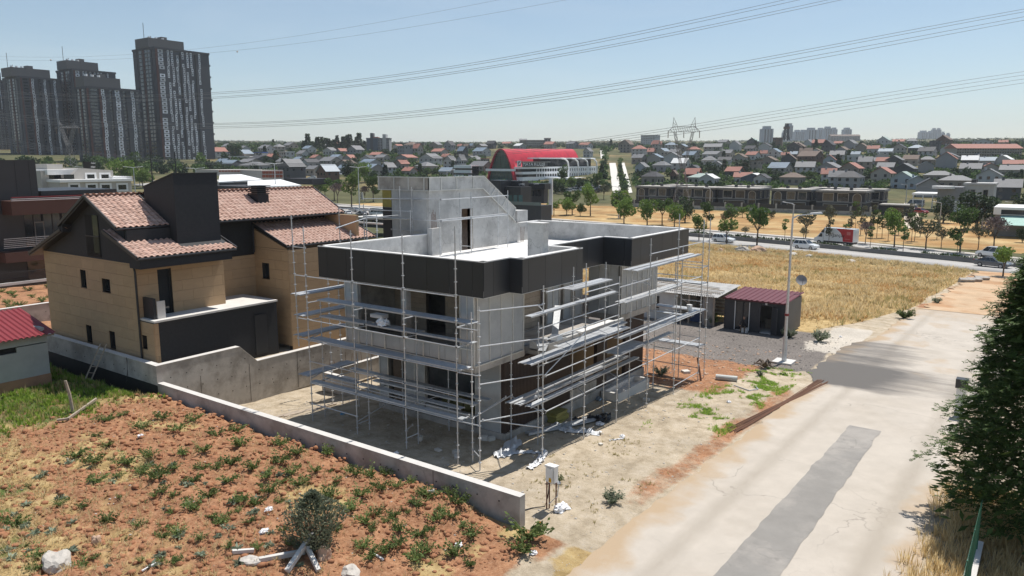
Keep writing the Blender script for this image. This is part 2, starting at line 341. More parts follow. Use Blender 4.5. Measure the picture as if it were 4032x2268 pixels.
def groundmat():
    m = bpy.data.materials.new('site_ground'); m.use_nodes = True; n = m.node_tree; b = n.nodes['Principled BSDF']; L = n.links.new
    pos = n.nodes.new('ShaderNodeNewGeometry').outputs['Position']
    def nz(s, det=6, ro=.65):
        t = n.nodes.new('ShaderNodeTexNoise'); t.inputs['Scale'].default_value = s; t.inputs['Detail'].default_value = det; t.inputs['Roughness'].default_value = ro
        L(pos, t.inputs['Vector']); return t.outputs['Fac']
    def ramp(f, stops):
        r = n.nodes.new('ShaderNodeValToRGB'); r.color_ramp.elements[0].position = stops[0][0]; r.color_ramp.elements[0].color = (*stops[0][1], 1)
        r.color_ramp.elements[1].position = stops[-1][0]; r.color_ramp.elements[1].color = (*stops[-1][1], 1)
        for p, c in stops[1:-1]: e = r.color_ramp.elements.new(p); e.color = (*c, 1)
        L(f, r.inputs[0]); return r.outputs[0]
    fine, mid, big = nz(9), nz(1.6), nz(.35)
    A = n.nodes.new('ShaderNodeAttribute'); A.attribute_name = 'za'; B = n.nodes.new('ShaderNodeAttribute'); B.attribute_name = 'zb'
    sa = n.nodes.new('ShaderNodeSeparateColor'); sb = n.nodes.new('ShaderNodeSeparateColor'); L(A.outputs[0], sa.inputs[0]); L(B.outputs[0], sb.inputs[0])
    def mixc(f, a, c):
        mx = n.nodes.new('ShaderNodeMix'); mx.data_type = 'RGBA'; L(f, mx.inputs[0]); L(a, mx.inputs[6]); L(c, mx.inputs[7]); return mx.outputs[2]
    def edge(w):     # break the zone boundary with fine noise
        a = n.nodes.new('ShaderNodeMath'); a.operation = 'MULTIPLY_ADD'; L(w, a.inputs[0]); a.inputs[1].default_value = 1.7
        s = n.nodes.new('ShaderNodeMath'); s.operation = 'SUBTRACT'; L(a.outputs[0], s.inputs[0]); L(nz(2.6, 7, .75), s.inputs[1]); a.inputs[2].default_value = .12
        r = n.nodes.new('ShaderNodeMapRange'); r.inputs[1].default_value = .12; r.inputs[2].default_value = .5; L(s.outputs[0], r.inputs[0]); return r.outputs[0]
    beige = ramp(mid, [(.3, (.33, .265, .185)), (.5, (.47, .39, .285)), (.7, (.56, .48, .375))])
    red = ramp(fine, [(.26, (.17, .068, .032)), (.5, (.39, .205, .112)), (.74, (.58, .37, .235))])
    red2 = ramp(mid, [(.36, (.17, .075, .04)), (.64, (.48, .25, .135))])
    mx = n.nodes.new('ShaderNodeMix'); mx.data_type = 'RGBA'; mx.inputs[0].default_value = .5; L(red, mx.inputs[6]); L(red2, mx.inputs[7]); red = mx.outputs[2]
    straw = ramp(mid, [(.3, (.26, .18, .08)), (.5, (.45, .32, .15)), (.72, (.56, .43, .22))])
    grey = ramp(fine, [(.3, (.12, .105, .095)), (.7, (.27, .24, .215))])
    green = ramp(fine, [(.3, (.05, .085, .022)), (.7, (.15, .19, .055))])
    pale = ramp(fine, [(.3, (.44, .39, .32)), (.7, (.66, .60, .52))])
    c = mixc(edge(sa.outputs[0]), beige, red); c = mixc(edge(sb.outputs[0]), c, grey); c = mixc(edge(sa.outputs[2]), c, straw)
    c = mixc(edge(A.outputs['Alpha']), c, pale); c = mixc(edge(sb.outputs[1]), c, green)
    hs = n.nodes.new('ShaderNodeHueSaturation'); mr = n.nodes.new('ShaderNodeMapRange'); mr.inputs[1].default_value = .3; mr.inputs[2].default_value = .7
    mr.inputs[3].default_value = .82; mr.inputs[4].default_value = 1.12; L(big, mr.inputs[0]); L(mr.outputs[0], hs.inputs['Value']); L(c, hs.inputs['Color'])
    L(hs.outputs[0], b.inputs['Base Color']); b.inputs['Roughness'].default_value = .95; b.inputs['Specular IOR Level'].default_value = .15
    bp = n.nodes.new('ShaderNodeBump'); bp.inputs['Distance'].default_value = .11; bp.inputs['Strength'].default_value = .9; L(nz(5, 8, .7), bp.inputs['Height']); L(bp.outputs[0], b.inputs['Normal'])
    return m
me = npmesh('ground', V, F, groundmat(), True)
for nm, Z in (('za', ZA), ('zb', ZB)):
    a = me.color_attributes.new(nm, 'FLOAT_COLOR', 'POINT'); a.data.foreach_set('color', Z.ravel())
setp(link('ground', me), kind='structure')

# far terrain: polar sheet to the horizon, lower than the near sheet where they overlap
def terrmat():
    m = mat('terrain_scrub', (.10, .10, .05), .95, .4, .06, world=True, col2=(.23, .175, .09), c2s=.02, c2t=(.5, .66), spec=.1)
    return m
rs = [3]
while rs[-1] < 6000: rs.append(rs[-1]*1.035+.3)
az = np.radians(np.concatenate([np.arange(-180, -30, 6), np.arange(-30, 110, .6), np.arange(110, 180, 6)]))
Vt = []
for r in rs:
    for a in az:
        x, y = r*math.cos(a), r*math.sin(a); z = T(x, y)
        if r < 170: z -= 1.9*(1-sstep(150, 170, r)) if -4 < x < 122 and -46 < y < 100 else .02
        if r > 320: z += (1.6*fbm(x*.006, y*.006, 3, 3))*sstep(320, 500, r)+6*fbm(x*.0011, y*.0011, 8, 3)*sstep(900, 2500, r)
        Vt.append((x, y, z))
na = len(az); nr = len(rs)
q = np.arange(nr*na).reshape(nr, na); q2 = np.concatenate([q, q[:, :1]], 1)
Ft = np.stack([q2[:-1, :-1], q2[1:, :-1], q2[1:, 1:], q2[:-1, 1:]], -1).reshape(-1, 4)
setp(link('terrain', npmesh('terrain', Vt, Ft, terrmat(), True)), kind='structure')

# street: pale worn asphalt, irregular edges
def streetmat():
    m = mat('worn_asphalt', (.475, .425, .365), .9, .09, .9, .004, 60, world=True, col2=(.41, .36, .30), c2s=.22, c2t=(.5, .75), spec=.2, crack=(.16, .006, .55))
    n = m.node_tree; L = n.links.new; b = n.nodes['Principled BSDF']; cur = b.inputs['Base Color'].links[0].from_socket; pos = n.nodes.new('ShaderNodeNewGeometry').outputs['Position']
    at = n.nodes.new('ShaderNodeAttribute'); at.attribute_name = 'wear'; sp_ = n.nodes.new('ShaderNodeSeparateColor'); L(at.outputs[0], sp_.inputs[0])
    def layer(cur, w, scale, stretch, rot, lo, hi, c):
        mp = n.nodes.new('ShaderNodeMapping'); mp.inputs['Rotation'].default_value = (0, 0, rot); mp.inputs['Scale'].default_value = stretch; L(pos, mp.inputs[0])
        t = n.nodes.new('ShaderNodeTexNoise'); t.inputs['Scale'].default_value = scale; t.inputs['Detail'].default_value = 7; t.inputs['Roughness'].default_value = .7; L(mp.outputs[0], t.inputs['Vector'])
        a = n.nodes.new('ShaderNodeMath'); a.operation = 'SUBTRACT'; L(w, a.inputs[0]); L(t.outputs['Fac'], a.inputs[1]); r = n.nodes.new('ShaderNodeMapRange'); r.inputs[1].default_value = lo; r.inputs[2].default_value = hi; L(a.outputs[0], r.inputs[0])
        mx = n.nodes.new('ShaderNodeMix'); mx.data_type = 'RGBA'; L(r.outputs[0], mx.inputs[0]); L(cur, mx.inputs[6]); mx.inputs[7].default_value = (*c, 1); return mx.outputs[2]
    cur = layer(cur, sp_.outputs[2], .9, (.25, 1, 1), 0, -.05, .6, (.38, .335, .28))
    cur = layer(cur, sp_.outputs[0], 1.1, (1, 1, 1), 0, -.25, .4, (.42, .315, .21))
    cur = layer(cur, sp_.outputs[1], .7, (1, .22, 1), R(-22), -.2, .26, (.135, .125, .115))
    L(cur, b.inputs['Base Color']); return m
ASPH = streetmat()
ASPD = mat('new_asphalt', (.255, .24, .22), .85, .12, 1.2, .006, 60, world=True, col2=(.33, .305, .275), c2s=.4, spec=.25, crack=(.3, .008, .3))
SMEAR = mat('tracked_tarmac', (.30, .285, .265), .9, .15, .7, .004, 50, world=True, col2=(.44, .41, .37), c2s=.45, c2t=(.42, .6), spec=.2)
def sheet(name, left, right, dz, m, step=.5, kind='structure'):
    """ribbon between two edge functions of x: rows across y; follows the ground"""
    Vv, Ff = [], []; xs_ = np.arange(left[0], left[1], step); n = 9
    for x in xs_:
        a, b = right(x), left[2](x)
        for j in range(n):
            y = a+(b-a)*j/(n-1); Vv.append((x, y, T(x, y)+dz))
    for i in range(len(xs_)-1):
        for j in range(n-1): Ff.append((i*n+j, (i+1)*n+j, (i+1)*n+j+1, i*n+j+1))
    return setp(link(name, npmesh(name, Vv, Ff, m, True)), kind=kind)
ew = lambda x, s, a: a*fbm(x*.8, s, 0, 4)
def sl_(x):
    y = 10.55+ew(x, 3, .28)
    if x > 44: y += .9*sstep(44, 47, x)-1.2*sstep(56, 62, x)
    return y
def sr_(x): return 2.35+ew(x, 7, .35)-1.4*sstep(40, 60, x)
xs2 = np.arange(-6, 80.2, .3); nn = 41; Vv, Ff, Wr = [], [], []
for x in xs2:
    a, b = sr_(x), sl_(x)
    for j in range(nn):
        y = a+(b-a)*j/(nn-1); Vv.append((x, y, T(x, y)+.010)); dl = b-y; dr_ = y-a; n1 = fbm(x*.5, y*.5, 3, 3)
        dirt = max(.95*sstep(1.5, 0, dl+.7*n1), .75*sstep(1.4, 0, dr_+.6*n1), .55*sstep(66, 80, x+3*n1), .5*sstep(.12, .5, fbm(x*.22, y*.3, 17, 3))*sstep(38, 44, x))
        tar = (1-sstep(9.5-.9*(x-44), 13.5, 12.4-y+0))*0
        c = 10.9-1.15*(x-43.6) if x < 52 else 1.0      # tracked-out tarmac: dense by the track mouth, thinning across the street
        tar = sstep(43.4, 45.0, x+.5*n1)*(1-sstep(48.5, 53.5, x-.25*(10.5-y)))*(.35+.75*sstep(3.5, 10.6, y))
        tar = max(tar, .62*sstep(46, 49, x)*(1-sstep(57, 64, x))*sstep(4, 9, y))
        lane = .75*max(0, 1-abs(y-8.6)/.55)+.75*max(0, 1-abs(y-3.7)/.6)+.35
        Wr.append((dirt, tar, lane, 1))
for i in range(len(xs2)-1):
    for j in range(nn-1): Ff.append((i*nn+j, (i+1)*nn+j, (i+1)*nn+j+1, i*nn+j+1))
me = npmesh('street', Vv, Ff, ASPH, True); a_ = me.color_attributes.new('wear', 'FLOAT_COLOR', 'POINT'); a_.data.foreach_set('color', np.array(Wr, np.float32).ravel()); setp(link('street', me), kind='structure')
sheet('street_patch', (8, 37.4, lambda x: 7.05+ew(x, 13, .09)), lambda x: 5.5+ew(x, 17, .07)+.012*(x-20), .022, ASPD, .3)
sheet('dirt_track', (79.4, 124, lambda x: 9.6-.03*(x-80)+ew(x, 41, .9)), lambda x: 3.2-.10*(x-80)+ew(x, 43, .8), .035,
      mat('dirt_track', (.50, .36, .235), .95, .15, .4, .02, 6, world=True, col2=(.42, .25, .14), c2s=.25, spec=.1), .6)
# main road: two carriageways, median with a concrete kerb wall, far pavement
YK = [-140, -60, 3, 30, 60, 120, 190, 300, 420]; XK = [96, 116, 134, 145.5, 153, 163, 173, 188, 204]
def XM(y): return float(np.interp(y, YK, XK))
def ribbon(name, o0, o1, dz, m, h=0, y0=-130, y1=400):
    Vv, Ff = [], []; yy = np.arange(y0, y1, 4.0)
    for y in yy:
        x = XM(y)
        for o in (o0, o1): Vv.append((x+o, y, T(x+o, y)+dz+h)); Vv.append((x+o, y, T(x+o, y)+dz-.3))
    for i in range(len(yy)-1):
        a = i*4; Ff += [(a, a+4, a+6, a+2), (a, a+1, a+5, a+4), (a+2, a+6, a+7, a+3)]
    return setp(link(name, npmesh(name, Vv, Ff, m)), kind='structure')
MROAD = mat('road_asphalt', (.40, .385, .365), .9, .08, .3, .003, 40, world=True, spec=.2)
ribbon('main_road', -11.5, 0, .03, MROAD); ribbon('far_carriageway', 3.4, 13.2, .03, MROAD)
ribbon('median_kerb', 0, .35, .03, mat('kerb_concrete', (.20, .185, .165), .9, .15, .5, world=True), .75)
ribbon('median_soil', .35, 3.1, .05, mat('median_soil', (.20, .16, .10), .95, .3, .3, world=True), .35)
ribbon('median_far_kerb', 3.1, 3.4, .03, CONC, .45)
ribbon('pavement', 13.2, 16.0, .03, mat('paving', (.46, .42, .37), .9, .1, .5, world=True), .14)
LINEM = mat('road_line', (.62, .61, .58), .8, .2, 1, world=True)
for yy_ in np.arange(-20, 150, 6.0):
    if yy_ > 70 and yy_ < 150: continue
    p = [(XM(y)-5.8+dx, y, T(XM(y)-5.8, y)+.036) for y, dx in ((yy_, -.07), (yy_, .07), (yy_+2.4, .07), (yy_+2.4, -.07))]
    setp(MB().add(p, [(0, 1, 2, 3)]).build('road_marking', LINEM), kind='structure')
# tan field beyond the road and the climbing white street
def patch(name, pts, dz, m, sub=10):
    """a sheet draped over the terrain inside a four-cornered outline given by ground points"""
    a, b, c, d = [Vector(p) for p in pts]; Vv = []; Ff = []
    for i in range(sub+1):
        for j in range(sub+1):
            u, v = i/sub, j/sub; p = (a*(1-u)+b*u)*(1-v)+(d*(1-u)+c*u)*v
            Vv.append((p.x, p.y, T(p.x, p.y)+dz+(1.6*fbm(p.x*.006, p.y*.006, 3, 3)*sstep(320, 500, math.hypot(p.x, p.y)) if math.hypot(p.x, p.y) > 320 else 0)))
    for i in range(sub):
        for j in range(sub): k = i*(sub+1)+j; Ff.append((k, k+sub+1, k+sub+2, k+1))
    return setp(link(name, npmesh(name, Vv, Ff, m, True)), kind='structure')
FFIELD = mat('far_dry_field', (.34, .20, .085), .95, .35, .15, .05, 2, world=True, col2=(.46, .335, .17), c2s=.09, c2t=(.42, .62), spec=.1)
patch('dry_field', [(150+4, -20, 0), (236, -10, 0), (240, 150, 0), (186, 150, 0)], .012, FFIELD, 24)
patch('dry_field', [(186, 150.2, 0), (240, 150.2, 0), (250, 215, 0), (192, 215, 0)], .012, FFIELD, 16)
HST = mat('hill_street', (.62, .59, .54), .9, .06, .2, world=True)
for q4 in (((2412, 762), (2446, 762), (2424, 640), (2399, 640)), ((2476, 762), (2490, 760), (2459, 640), (2446, 640)), ((2366, 625), (2383, 625), (2378, 592), (2362, 592))):
    patch('hill_street', [gnd(*p) for p in q4], .25, HST, 14)
patch('side_lane', [gnd(3560, 900), gnd(3640, 900), gnd(3600, 800), gnd(3560, 800)], .06, mat('pale_lane', (.56, .47, .37), .95, .15, .3, world=True), 8)
# ================================================================ the unfinished house
HOUSE = thing('unfinished_house', 'unfinished two storey house with black parapet panels wrapped in scaffolding', 'house', (32, 23, 0))
PB = [(23.2, 18.13), (24.95, 18.13), (24.95, 17.5), (29.75, 17.5), (29.75, 19.25), (34.85, 19.25), (34.85, 17.6), (42.2, 17.6), (42.2, 28.3), (39.0, 28.3), (39.0, 27.7), (30.7, 27.7), (30.7, 27.95), (23.2, 27.95)]
MB().prism(PB, 'z', 6.42, 6.72).build('roof_slab', ROOFW, HOUSE)
def para(p, q, joints, panels=True):
    """a parapet run: white inner upstand, pale coping, black cladding panels on the outside (outside is to the right of p->q)"""
    p, q = Vector((*p, 0)), Vector((*q, 0)); d = (q-p).normalized(); o = Vector((d.y, -d.x, 0)); L = (q-p).length
    def seg(t0, t1, a, b, z0, z1, name, m, par):
        c = [p+d*t0+o*a, p+d*t1+o*a, p+d*t1+o*b, p+d*t0+o*b]
        return MB().prism([(v.x, v.y) for v in c], 'z', z0, z1).build(name, m, par)
    up = seg(.0, L, -.24, -.035, 6.723, 7.86, 'parapet', PLAST, HOUSE)
    seg(-.02, L+.02, -.26, .0, 7.862, 7.905, 'coping', ROOFW, up)
    seg(.0, L, -.033, -.018, 6.46, 7.85, 'panel_backing', BACK, up)
    if panels:
        js = [0]+[j for j in joints]+[L]
        for a, b in zip(js[:-1], js[1:]):
            if b-a > .05: seg(a+.006, b-.006, -.016, .012, 6.445, 7.858, 'cladding_panel', BLACKP, HOUSE)
    return up
E_ = list(zip(PB, PB[1:]+PB[:1]))
jW = [27.95-y for y in (27.33, 26.04, 24.85, 23.6, 22.39, 21.13, 19.91, 18.69)]
for i, (p, q) in enumerate(E_):
    L = math.dist(p, q)
    js = [1.25*k for k in range(1, int(L/1.25)+1) if 1.25*k < L-.3]
    if i == 13: js = jW
    elif i == 0: js = [.62]
    elif i == 2: js = [.43, 1.7, 3.0, 4.28]
    elif i == 4: js = [2.2, 3.5]
    elif i == 6: js = [1.05, 2.35, 3.68, 5.0, 6.35]
    elif i == 1: js = []
    if i in (9, 10, 11): continue
    para(p, q, js)
# soffit and floors
MB().prism([(23.2, 18.6), (26.7, 18.6), (26.7, 20.6), (35.8, 20.6), (35.8, 18.6), (40.2, 18.6), (40.2, 27.6), (30.7, 27.6), (30.7, 26.2), (23.2, 26.2)], 'z', 3.28, 3.6).build('floor_slab', CONC, HOUSE)
MB().prism([(25.1, 18.5), (38.6, 18.5), (38.6, 27.6), (30.7, 27.6), (30.7, 26.2), (25.1, 26.2)], 'z', -1.2, .12).build('plinth', CONC, HOUSE)
box('balcony_slab', (27.1, 17.62, 3.30), (34.2, 20.6, 3.56), CONC, HOUSE)
# helper: fibre-cement sheets with aluminium studs along a vertical face
def sheets(axis, c, out, a, b, z0, z1, w=.62, studs=True, hj=None, m=None):
    """axis 'x': face lies in plane X=c and runs along Y from a to b; 'y': plane Y=c, runs along X. out = outward sign."""
    n = max(1, round((b-a)/w)); st = (b-a)/n
    zs = [z0]+(hj or [])+[z1]
    def bx(t0, t1, u0, u1, zz0, zz1, name, mm, par):
        lo, hi = sorted((c+out*u0, c+out*u1))
        A, B = ((lo, t0, zz0), (hi, t1, zz1)) if axis == 'x' else ((t0, lo, zz0), (t1, hi, zz1))
        return box(name, A, B, mm, par)
    core = bx(a, b, -.18, -.02, z0, z1, 'wall', CONC, HOUSE)
    for k in range(n):
        for q0, q1 in zip(zs[:-1], zs[1:]): bx(a+k*st+.006, a+(k+1)*st-.006, -.018, .0, q0+.005, q1-.005, 'sheet', m or SHEET, core)
    if studs:
        for k in range(n+1): bx(a+k*st-.022, a+k*st+.022, .002, .035, z0, z1, 'stud', STUD, core)
    return core
# upper storey, west face
sheets('x', 23.2, -1, 18.63, 19.34, 3.6, 6.42, .36, hj=[5.0])
sheets('x', 23.2, -1, 25.36, 26.18, 3.6, 6.42, .41, hj=[4.6])
box('post', (23.2, 22.36, 4.25), (23.5, 22.67, 6.42), CONC, HOUSE)
band = sheets('x', 23.2, -1, 19.34, 25.36, 3.62, 4.24, .9, studs=False)
for y in (24.49, 23.67, 22.5, 21.38, 20.5, 19.4): box('stud', (23.15, y-.025, 3.55), (23.198, y+.025, 4.25), STUD, band)
for z in (3.57, 4.255): box('rail', (23.15, 18.6, z-.025), (23.21, 26.3, z+.025), STUD, band)
box('rail', (23.2, 18.55, 3.545), (26.6, 18.60, 3.595), STUD, band)
# upper storey, south faces
sheets('y', 18.63, -1, 23.385, 26.65, 3.6, 6.42, .82)
sheets('y', 20.6, -1, 31.55, 32.65, 3.6, 6.42, .55); sheets('y', 20.6, -1, 33.15, 33.8, 3.6, 6.42, .6); sheets('y', 20.6, -1, 34.25, 34.9, 3.6, 6.42, .6)
for x in (31.5, 32.7, 33.1, 33.85, 34.2, 34.95): box('post', (x-.06, 20.55, 3.6), (x+.06, 20.75, 6.42), CONC, HOUSE)
sheets('x', 35.8, -1, 18.7, 20.6, 3.6, 6.42, .62); sheets('y', 18.63, -1, 35.8, 40.2, 3.6, 6.42, .62)
box('wall', (40.02, 18.7, 3.6), (40.2, 20.6, 6.42), CONC, HOUSE); box('wall', (40.02, 24.6, 3.6), (40.2, 27.6, 6.42), CONC, HOUSE); box('wall', (23.4, 26.02, 3.6), (30.7, 26.2, 6.42), CONC, HOUSE)
# balcony upstands
for a, b in (((27.1, 17.6, 3.5), (29.68, 17.72, 3.88)), ((29.9, 17.6, 3.5), (34.2, 17.78, 3.86)), ((27.1, 17.73, 3.5), (27.22, 18.6, 3.88))):
    u = box('balcony_upstand', a, b, PLAST, HOUSE); box('rail', (a[0]-.02, a[1]-.02, a[2]-.06), (b[0]+.02, a[1]-.002, a[2]), STUD, u)
box('upstand_top', (30.0, 17.58, 3.862), (33.2, 17.95, 3.90), ROOFW, HOUSE)
# block partition seen through the openings, block by block
BLOCK = mat('aerated_block', (.44, .36, .28), .95, .1, 2.5, .004, 40, rnd=.08); GROUT = mat('grout', (.14, .12, .10), .95)
def blockwall(axis, c, a, b, z0, z1, holes=()):
    core = box('block_wall', *(((c+.012, a, z0), (c+.2, b, z1)) if axis == 'x' else ((a, c+.012, z0), (b, c+.2, z1))), GROUT, HOUSE) if not holes else None
    if core is None:
        mb = MB(); cuts = [a]+[v for h in holes for v in h[:2]]+[b]
        for p, q in zip(cuts[::2], cuts[1::2]): mb.box((c+.012, p, z0), (c+.2, q, z1))
        for h in holes: mb.box((c+.012, h[0], h[2]), (c+.2, h[1], z1))
        core = mb.build('block_wall', GROUT, HOUSE)
    r = 0; z = z0
    while z < z1-.05:
        t = a-(.3 if r % 2 else 0)
        while t < b-.02:
            p, q, zt = max(t, a), min(t+.6, b), min(z+.25, z1)
            for h in holes:
                if p < h[1] and q > h[0] and z < h[2]:
                    if p < h[0] < q: q = h[0]
                    elif p < h[1] < q: p = h[1]
                    else: p = q
            if q-p > .08:
                A, B = ((c-.005, p+.006, z+.006), (c+.011, q-.006, zt-.006)) if axis == 'x' else ((p+.006, c-.005, z+.006), (q-.006, c+.011, zt-.006))
                ubox('block', A, B, BLOCK, core)
            t += .6
        z += .25; r += 1
blockwall('x', 26.2, 19.0, 26.0, 3.6, 6.42, [(22.75, 23.95, 5.9)])
blockwall('y', 20.9, 26.5, 31.4, 3.6, 6.42)
box('interior_wall', (28.5, 22.6, 3.6), (28.7, 26.0, 6.42), CONC, HOUSE)
# ground storey, west face
sheets('x', 25.2, -1, 18.8, 20.17, .0, 3.28, 1.5, hj=[1.15, 2.4])
sheets('x', 25.2, -1, 25.57, 26.15, .0, 3.28, .6, hj=[2.3]); sheets('x', 25.2, -1, 23.2, 24.45, .0, 3.28, .62)
sheets('x', 25.2, -1, 20.17, 23.2, .0, .62, .76)
box('lintel', (25.2, 20.17, 2.62), (25.5, 23.2, 3.28), CONC, HOUSE)
box('door_leaf', (25.25, 24.72, .1), (25.32, 25.28, 2.6), mat('brown_door', (.10, .07, .05), .6, .2, 4), HOUSE)
box('lintel', (25.2, 24.45, 2.6), (25.45, 25.57, 3.28), CONC, HOUSE)
BROWN = mat('brown_ribbed_cladding', (.050, .030, .022), .6, .15, 5)
def ribs(x0, x1, z0, z1, y=18.63):
    mb = MB(); x = x0
    while x < x1-.01: mb.box((x, y-.045, z0), (min(x+.075, x1), y-.02, z1)); x += .11
    mb.box((x0, y-.02, z0), (x1, y+.16, z1)); return mb.build('ribbed_cladding', BROWN, HOUSE)
ribs(25.2, 30.6, .05, 3.26); ribs(33.24, 34.28, .05, 3.26); ribs(36.4, 38.6, -.35, 3.26)
box('pier', (33.24, 18.8, .1), (33.5, 20.3, 3.28), BEIGE, HOUSE); box('pier', (36.4, 18.8, .1), (36.65, 20.2, 3.28), BEIGE, HOUSE)
box('sill', (30.6, 18.6, .12), (33.24, 18.8, .65), CONC, HOUSE)
box('lintel', (30.6, 18.62, 2.85), (36.4, 18.9, 3.28), CONC, HOUSE)
box('wall', (25.4, 26.02, .12), (30.7, 26.2, 3.28), CONC, HOUSE); box('wall', (38.4, 18.8, -.6), (38.6, 19.6, 3.28), CONC, HOUSE)
box('wall', (38.4, 22.2, -.6), (38.6, 22.9, 3.28), CONC, HOUSE); box('wall', (38.4, 25.6, -.6), (38.6, 27.6, 3.28), CONC, HOUSE)
box('interior_wall', (28.6, 21.2, .12), (28.8, 26.0, 3.28), PLAST, HOUSE)
for k in range(3):
    y = 21.0+k*.75; b_ = box('insulation_bale', (26.1+.1*k, y, .13), (26.9, y+.62, .9), mat('stone_wool', (.24, .21, .09), .95, .15, 3, .01, 30), None)
    setp(b_, ['leftmost', 'middle', 'rightmost'][2-k]+' yellow insulation bale inside the ground floor opening of the unfinished house', 'insulation', 'insulation bales inside')
# stair tower on the roof
tw = MB().prism([(27.902, 0), (31.248, 0), (31.248, 10.25), (27.902, 10.25)], 'x', 30.7, 30.9)
S = [(30.7, 6.72), (33.45, 6.72), (33.45, 9.1), (34.2, 9.1), (34.2, 6.72), (38.95, 6.72), (38.95, 7.9), (35.3, 10.25), (30.7, 10.25)]
TWR = tw.build('stair_tower_wall', SHEET, HOUSE)
for y0, y1 in ((27.95, 28.9), (28.92, 30.0), (30.02, 30.5)): box('sheet', (30.682, y0, 6.8), (30.698, y1, 10.2), SHEET, TWR)
box('insulation_strip', (30.66, 30.52, 9.24), (30.698, 31.2, 10.2), mat('stone_wool_yellow', (.30, .25, .07), .95, .2, 3), TWR); box('cladding_panel', (30.655, 30.52, 6.0), (30.69, 31.2, 9.22), BLACKP, TWR)
MB().prism(S, 'y', 27.7, 27.9).build('stair_tower_wall', PLAST, HOUSE)
MB().prism([(30.9, 0), (38.95, 0), (38.95, 7.9), (35.3, 10.25), (30.9, 10.25)], 'y', 31.25, 31.45).build('stair_tower_wall', PLAST, HOUSE)
MB().prism([(30.72, 10.25), (35.35, 10.25), (38.9, 7.92), (38.9, 7.7), (35.3, 10.05), (30.72, 10.05)], 'y', 27.9, 31.25).build('stair_tower_roof', PLAST, HOUSE)
band2 = MB().prism([(30.62, 10.24), (35.3, 10.24), (38.65, 8.08), (38.65, 8.86), (35.4, 10.92), (30.62, 10.92)], 'y', 27.62, 27.69).build('tower_fascia', PLAST, HOUSE)
f2 = MB().box((30.62, 27.62, 10.24), (30.69, 31.5, 10.92)).build('tower_fascia', CONC, HOUSE)
MB().box((38.65, 27.5, 8.05), (39.8, 28.5, 8.72)).build('tower_fascia', PLAST, HOUSE)
MB().box((30.72, 27.72, 10.3), (35.4, 31.4, 10.5)).build('tower_roof_top', ROOFW, HOUSE)
for y in (31.4, 30.2, 29.1, 27.95): MB().box((30.58, y-.03, 10.2), (30.618, y+.03, 10.95)).build('stud', STUD, f2)
for x in (30.65, 31.6, 32.9, 34.4): MB().box((x-.03, 27.58, 10.2), (x+.03, 27.618, 10.95)).build('stud', STUD, band2)
for a, b in (((30.6, 27.6, 10.93), (35.4, 27.6, 10.93)), ((35.4, 27.6, 10.93), (38.65, 27.6, 8.88)), ((30.6, 27.6, 10.22), (35.3, 27.6, 10.22)), ((35.3, 27.6, 10.22), (38.65, 27.6, 8.05)), ((36.5, 27.6, 10.2), (36.1, 27.6, 9.75)), ((37.6, 27.6, 9.5), (37.2, 27.6, 9.05)), ((38.6, 27.6, 8.85), (38.3, 27.6, 8.3)), ((30.6, 27.6, 10.93), (30.6, 31.5, 10.93)), ((30.6, 27.6, 10.22), (30.6, 31.5, 10.22))):
    MB().bar(a, b, .05, .05).build('stud', STUD, band2)
box('door_reveal', (34.2, 27.68, 6.73), (34.45, 27.9, 9.1), CONC, HOUSE)
MB().bar((33.5, 28.6, 6.8), (34.6, 30.6, 9.0), .9, .15).build('stair_flight', CONC, HOUSE)
box('upstand_stub', (30.5, 27.35, 6.72), (31.3, 27.69, 8.2), PLAST, HOUSE)
ch = box('roof_duct', (27.5, 18.2, 6.72), (27.95, 19.0, 9.1), PLAST, HOUSE); box('duct_cap', (27.48, 18.18, 9.102), (27.97, 19.02, 9.14), ROOFW, ch)
for i in range(5): MB().tube((30.62+.13*i, 27.5+.02*i, 8.2), (30.64+.13*i, 27.5+.05*i, 8.95+.12*(i % 3)), .012, n=5).build('rebar', mat('rusty_rebar', (.14, .065, .035), .8, .25, 8, rnd=.2), HOUSE)
for i in range(4): MB().tube((39.05+.1*i, 27.5, 6.72), (39.0+.14*i, 27.5, 7.7), .012, n=5).build('rebar', MATS['rusty_rebar'], HOUSE)
# planter and plastic heap on the roof
TRASHW = mat('white_plastic', (.75, .75, .76), .45, .2, 4, rnd=.1); TRASHK = mat('black_plastic', (.02, .02, .022), .4, .2, 4)
def crumple(name, c, rx, ry, h, m, seed, parent=None, n=26):
    """a crumpled sheet or sack: a folded heap of facets"""
    bm = bmesh.new(); bmesh.ops.create_icosphere(bm, subdivisions=3, radius=1)
    for v in bm.verts:
        d = v.co.normalized(); k = 1+.55*mnoise.noise(d*2.3+Vector((seed, 0, 0)))+.3*mnoise.noise(d*6+Vector((0, seed, 0)))
        v.co = Vector((d.x*rx*k, d.y*ry*k, max(d.z, -.25)*h*k*(.7+.5*mnoise.noise(d*4+Vector((0, 0, seed))))))
    z0 = min(v.co.z for v in bm.verts)
    for v in bm.verts: v.co.z -= z0
    me_ = bpy.data.meshes.new(name); bm.to_mesh(me_); bm.free(); me_.materials.append(m)
    return link(name, me_, parent, c)
for i, (x, y, m, lb) in enumerate([(38.6, 22.8, TRASHK, 'black plastic sheeting heaped on the roof of the unfinished house'), (38.0, 22.2, TRASHW, 'white plastic scraps beside black sheeting on the house roof'), (39.6, 20.6, TRASHW, 'white plastic bag by the east parapet on the house roof')]):
    setp(crumple('plastic_heap', (x, y, 6.72), .7, .6, .28, m, 3.1*i+1), lb, 'plastic sheet', 'plastic on the roof')
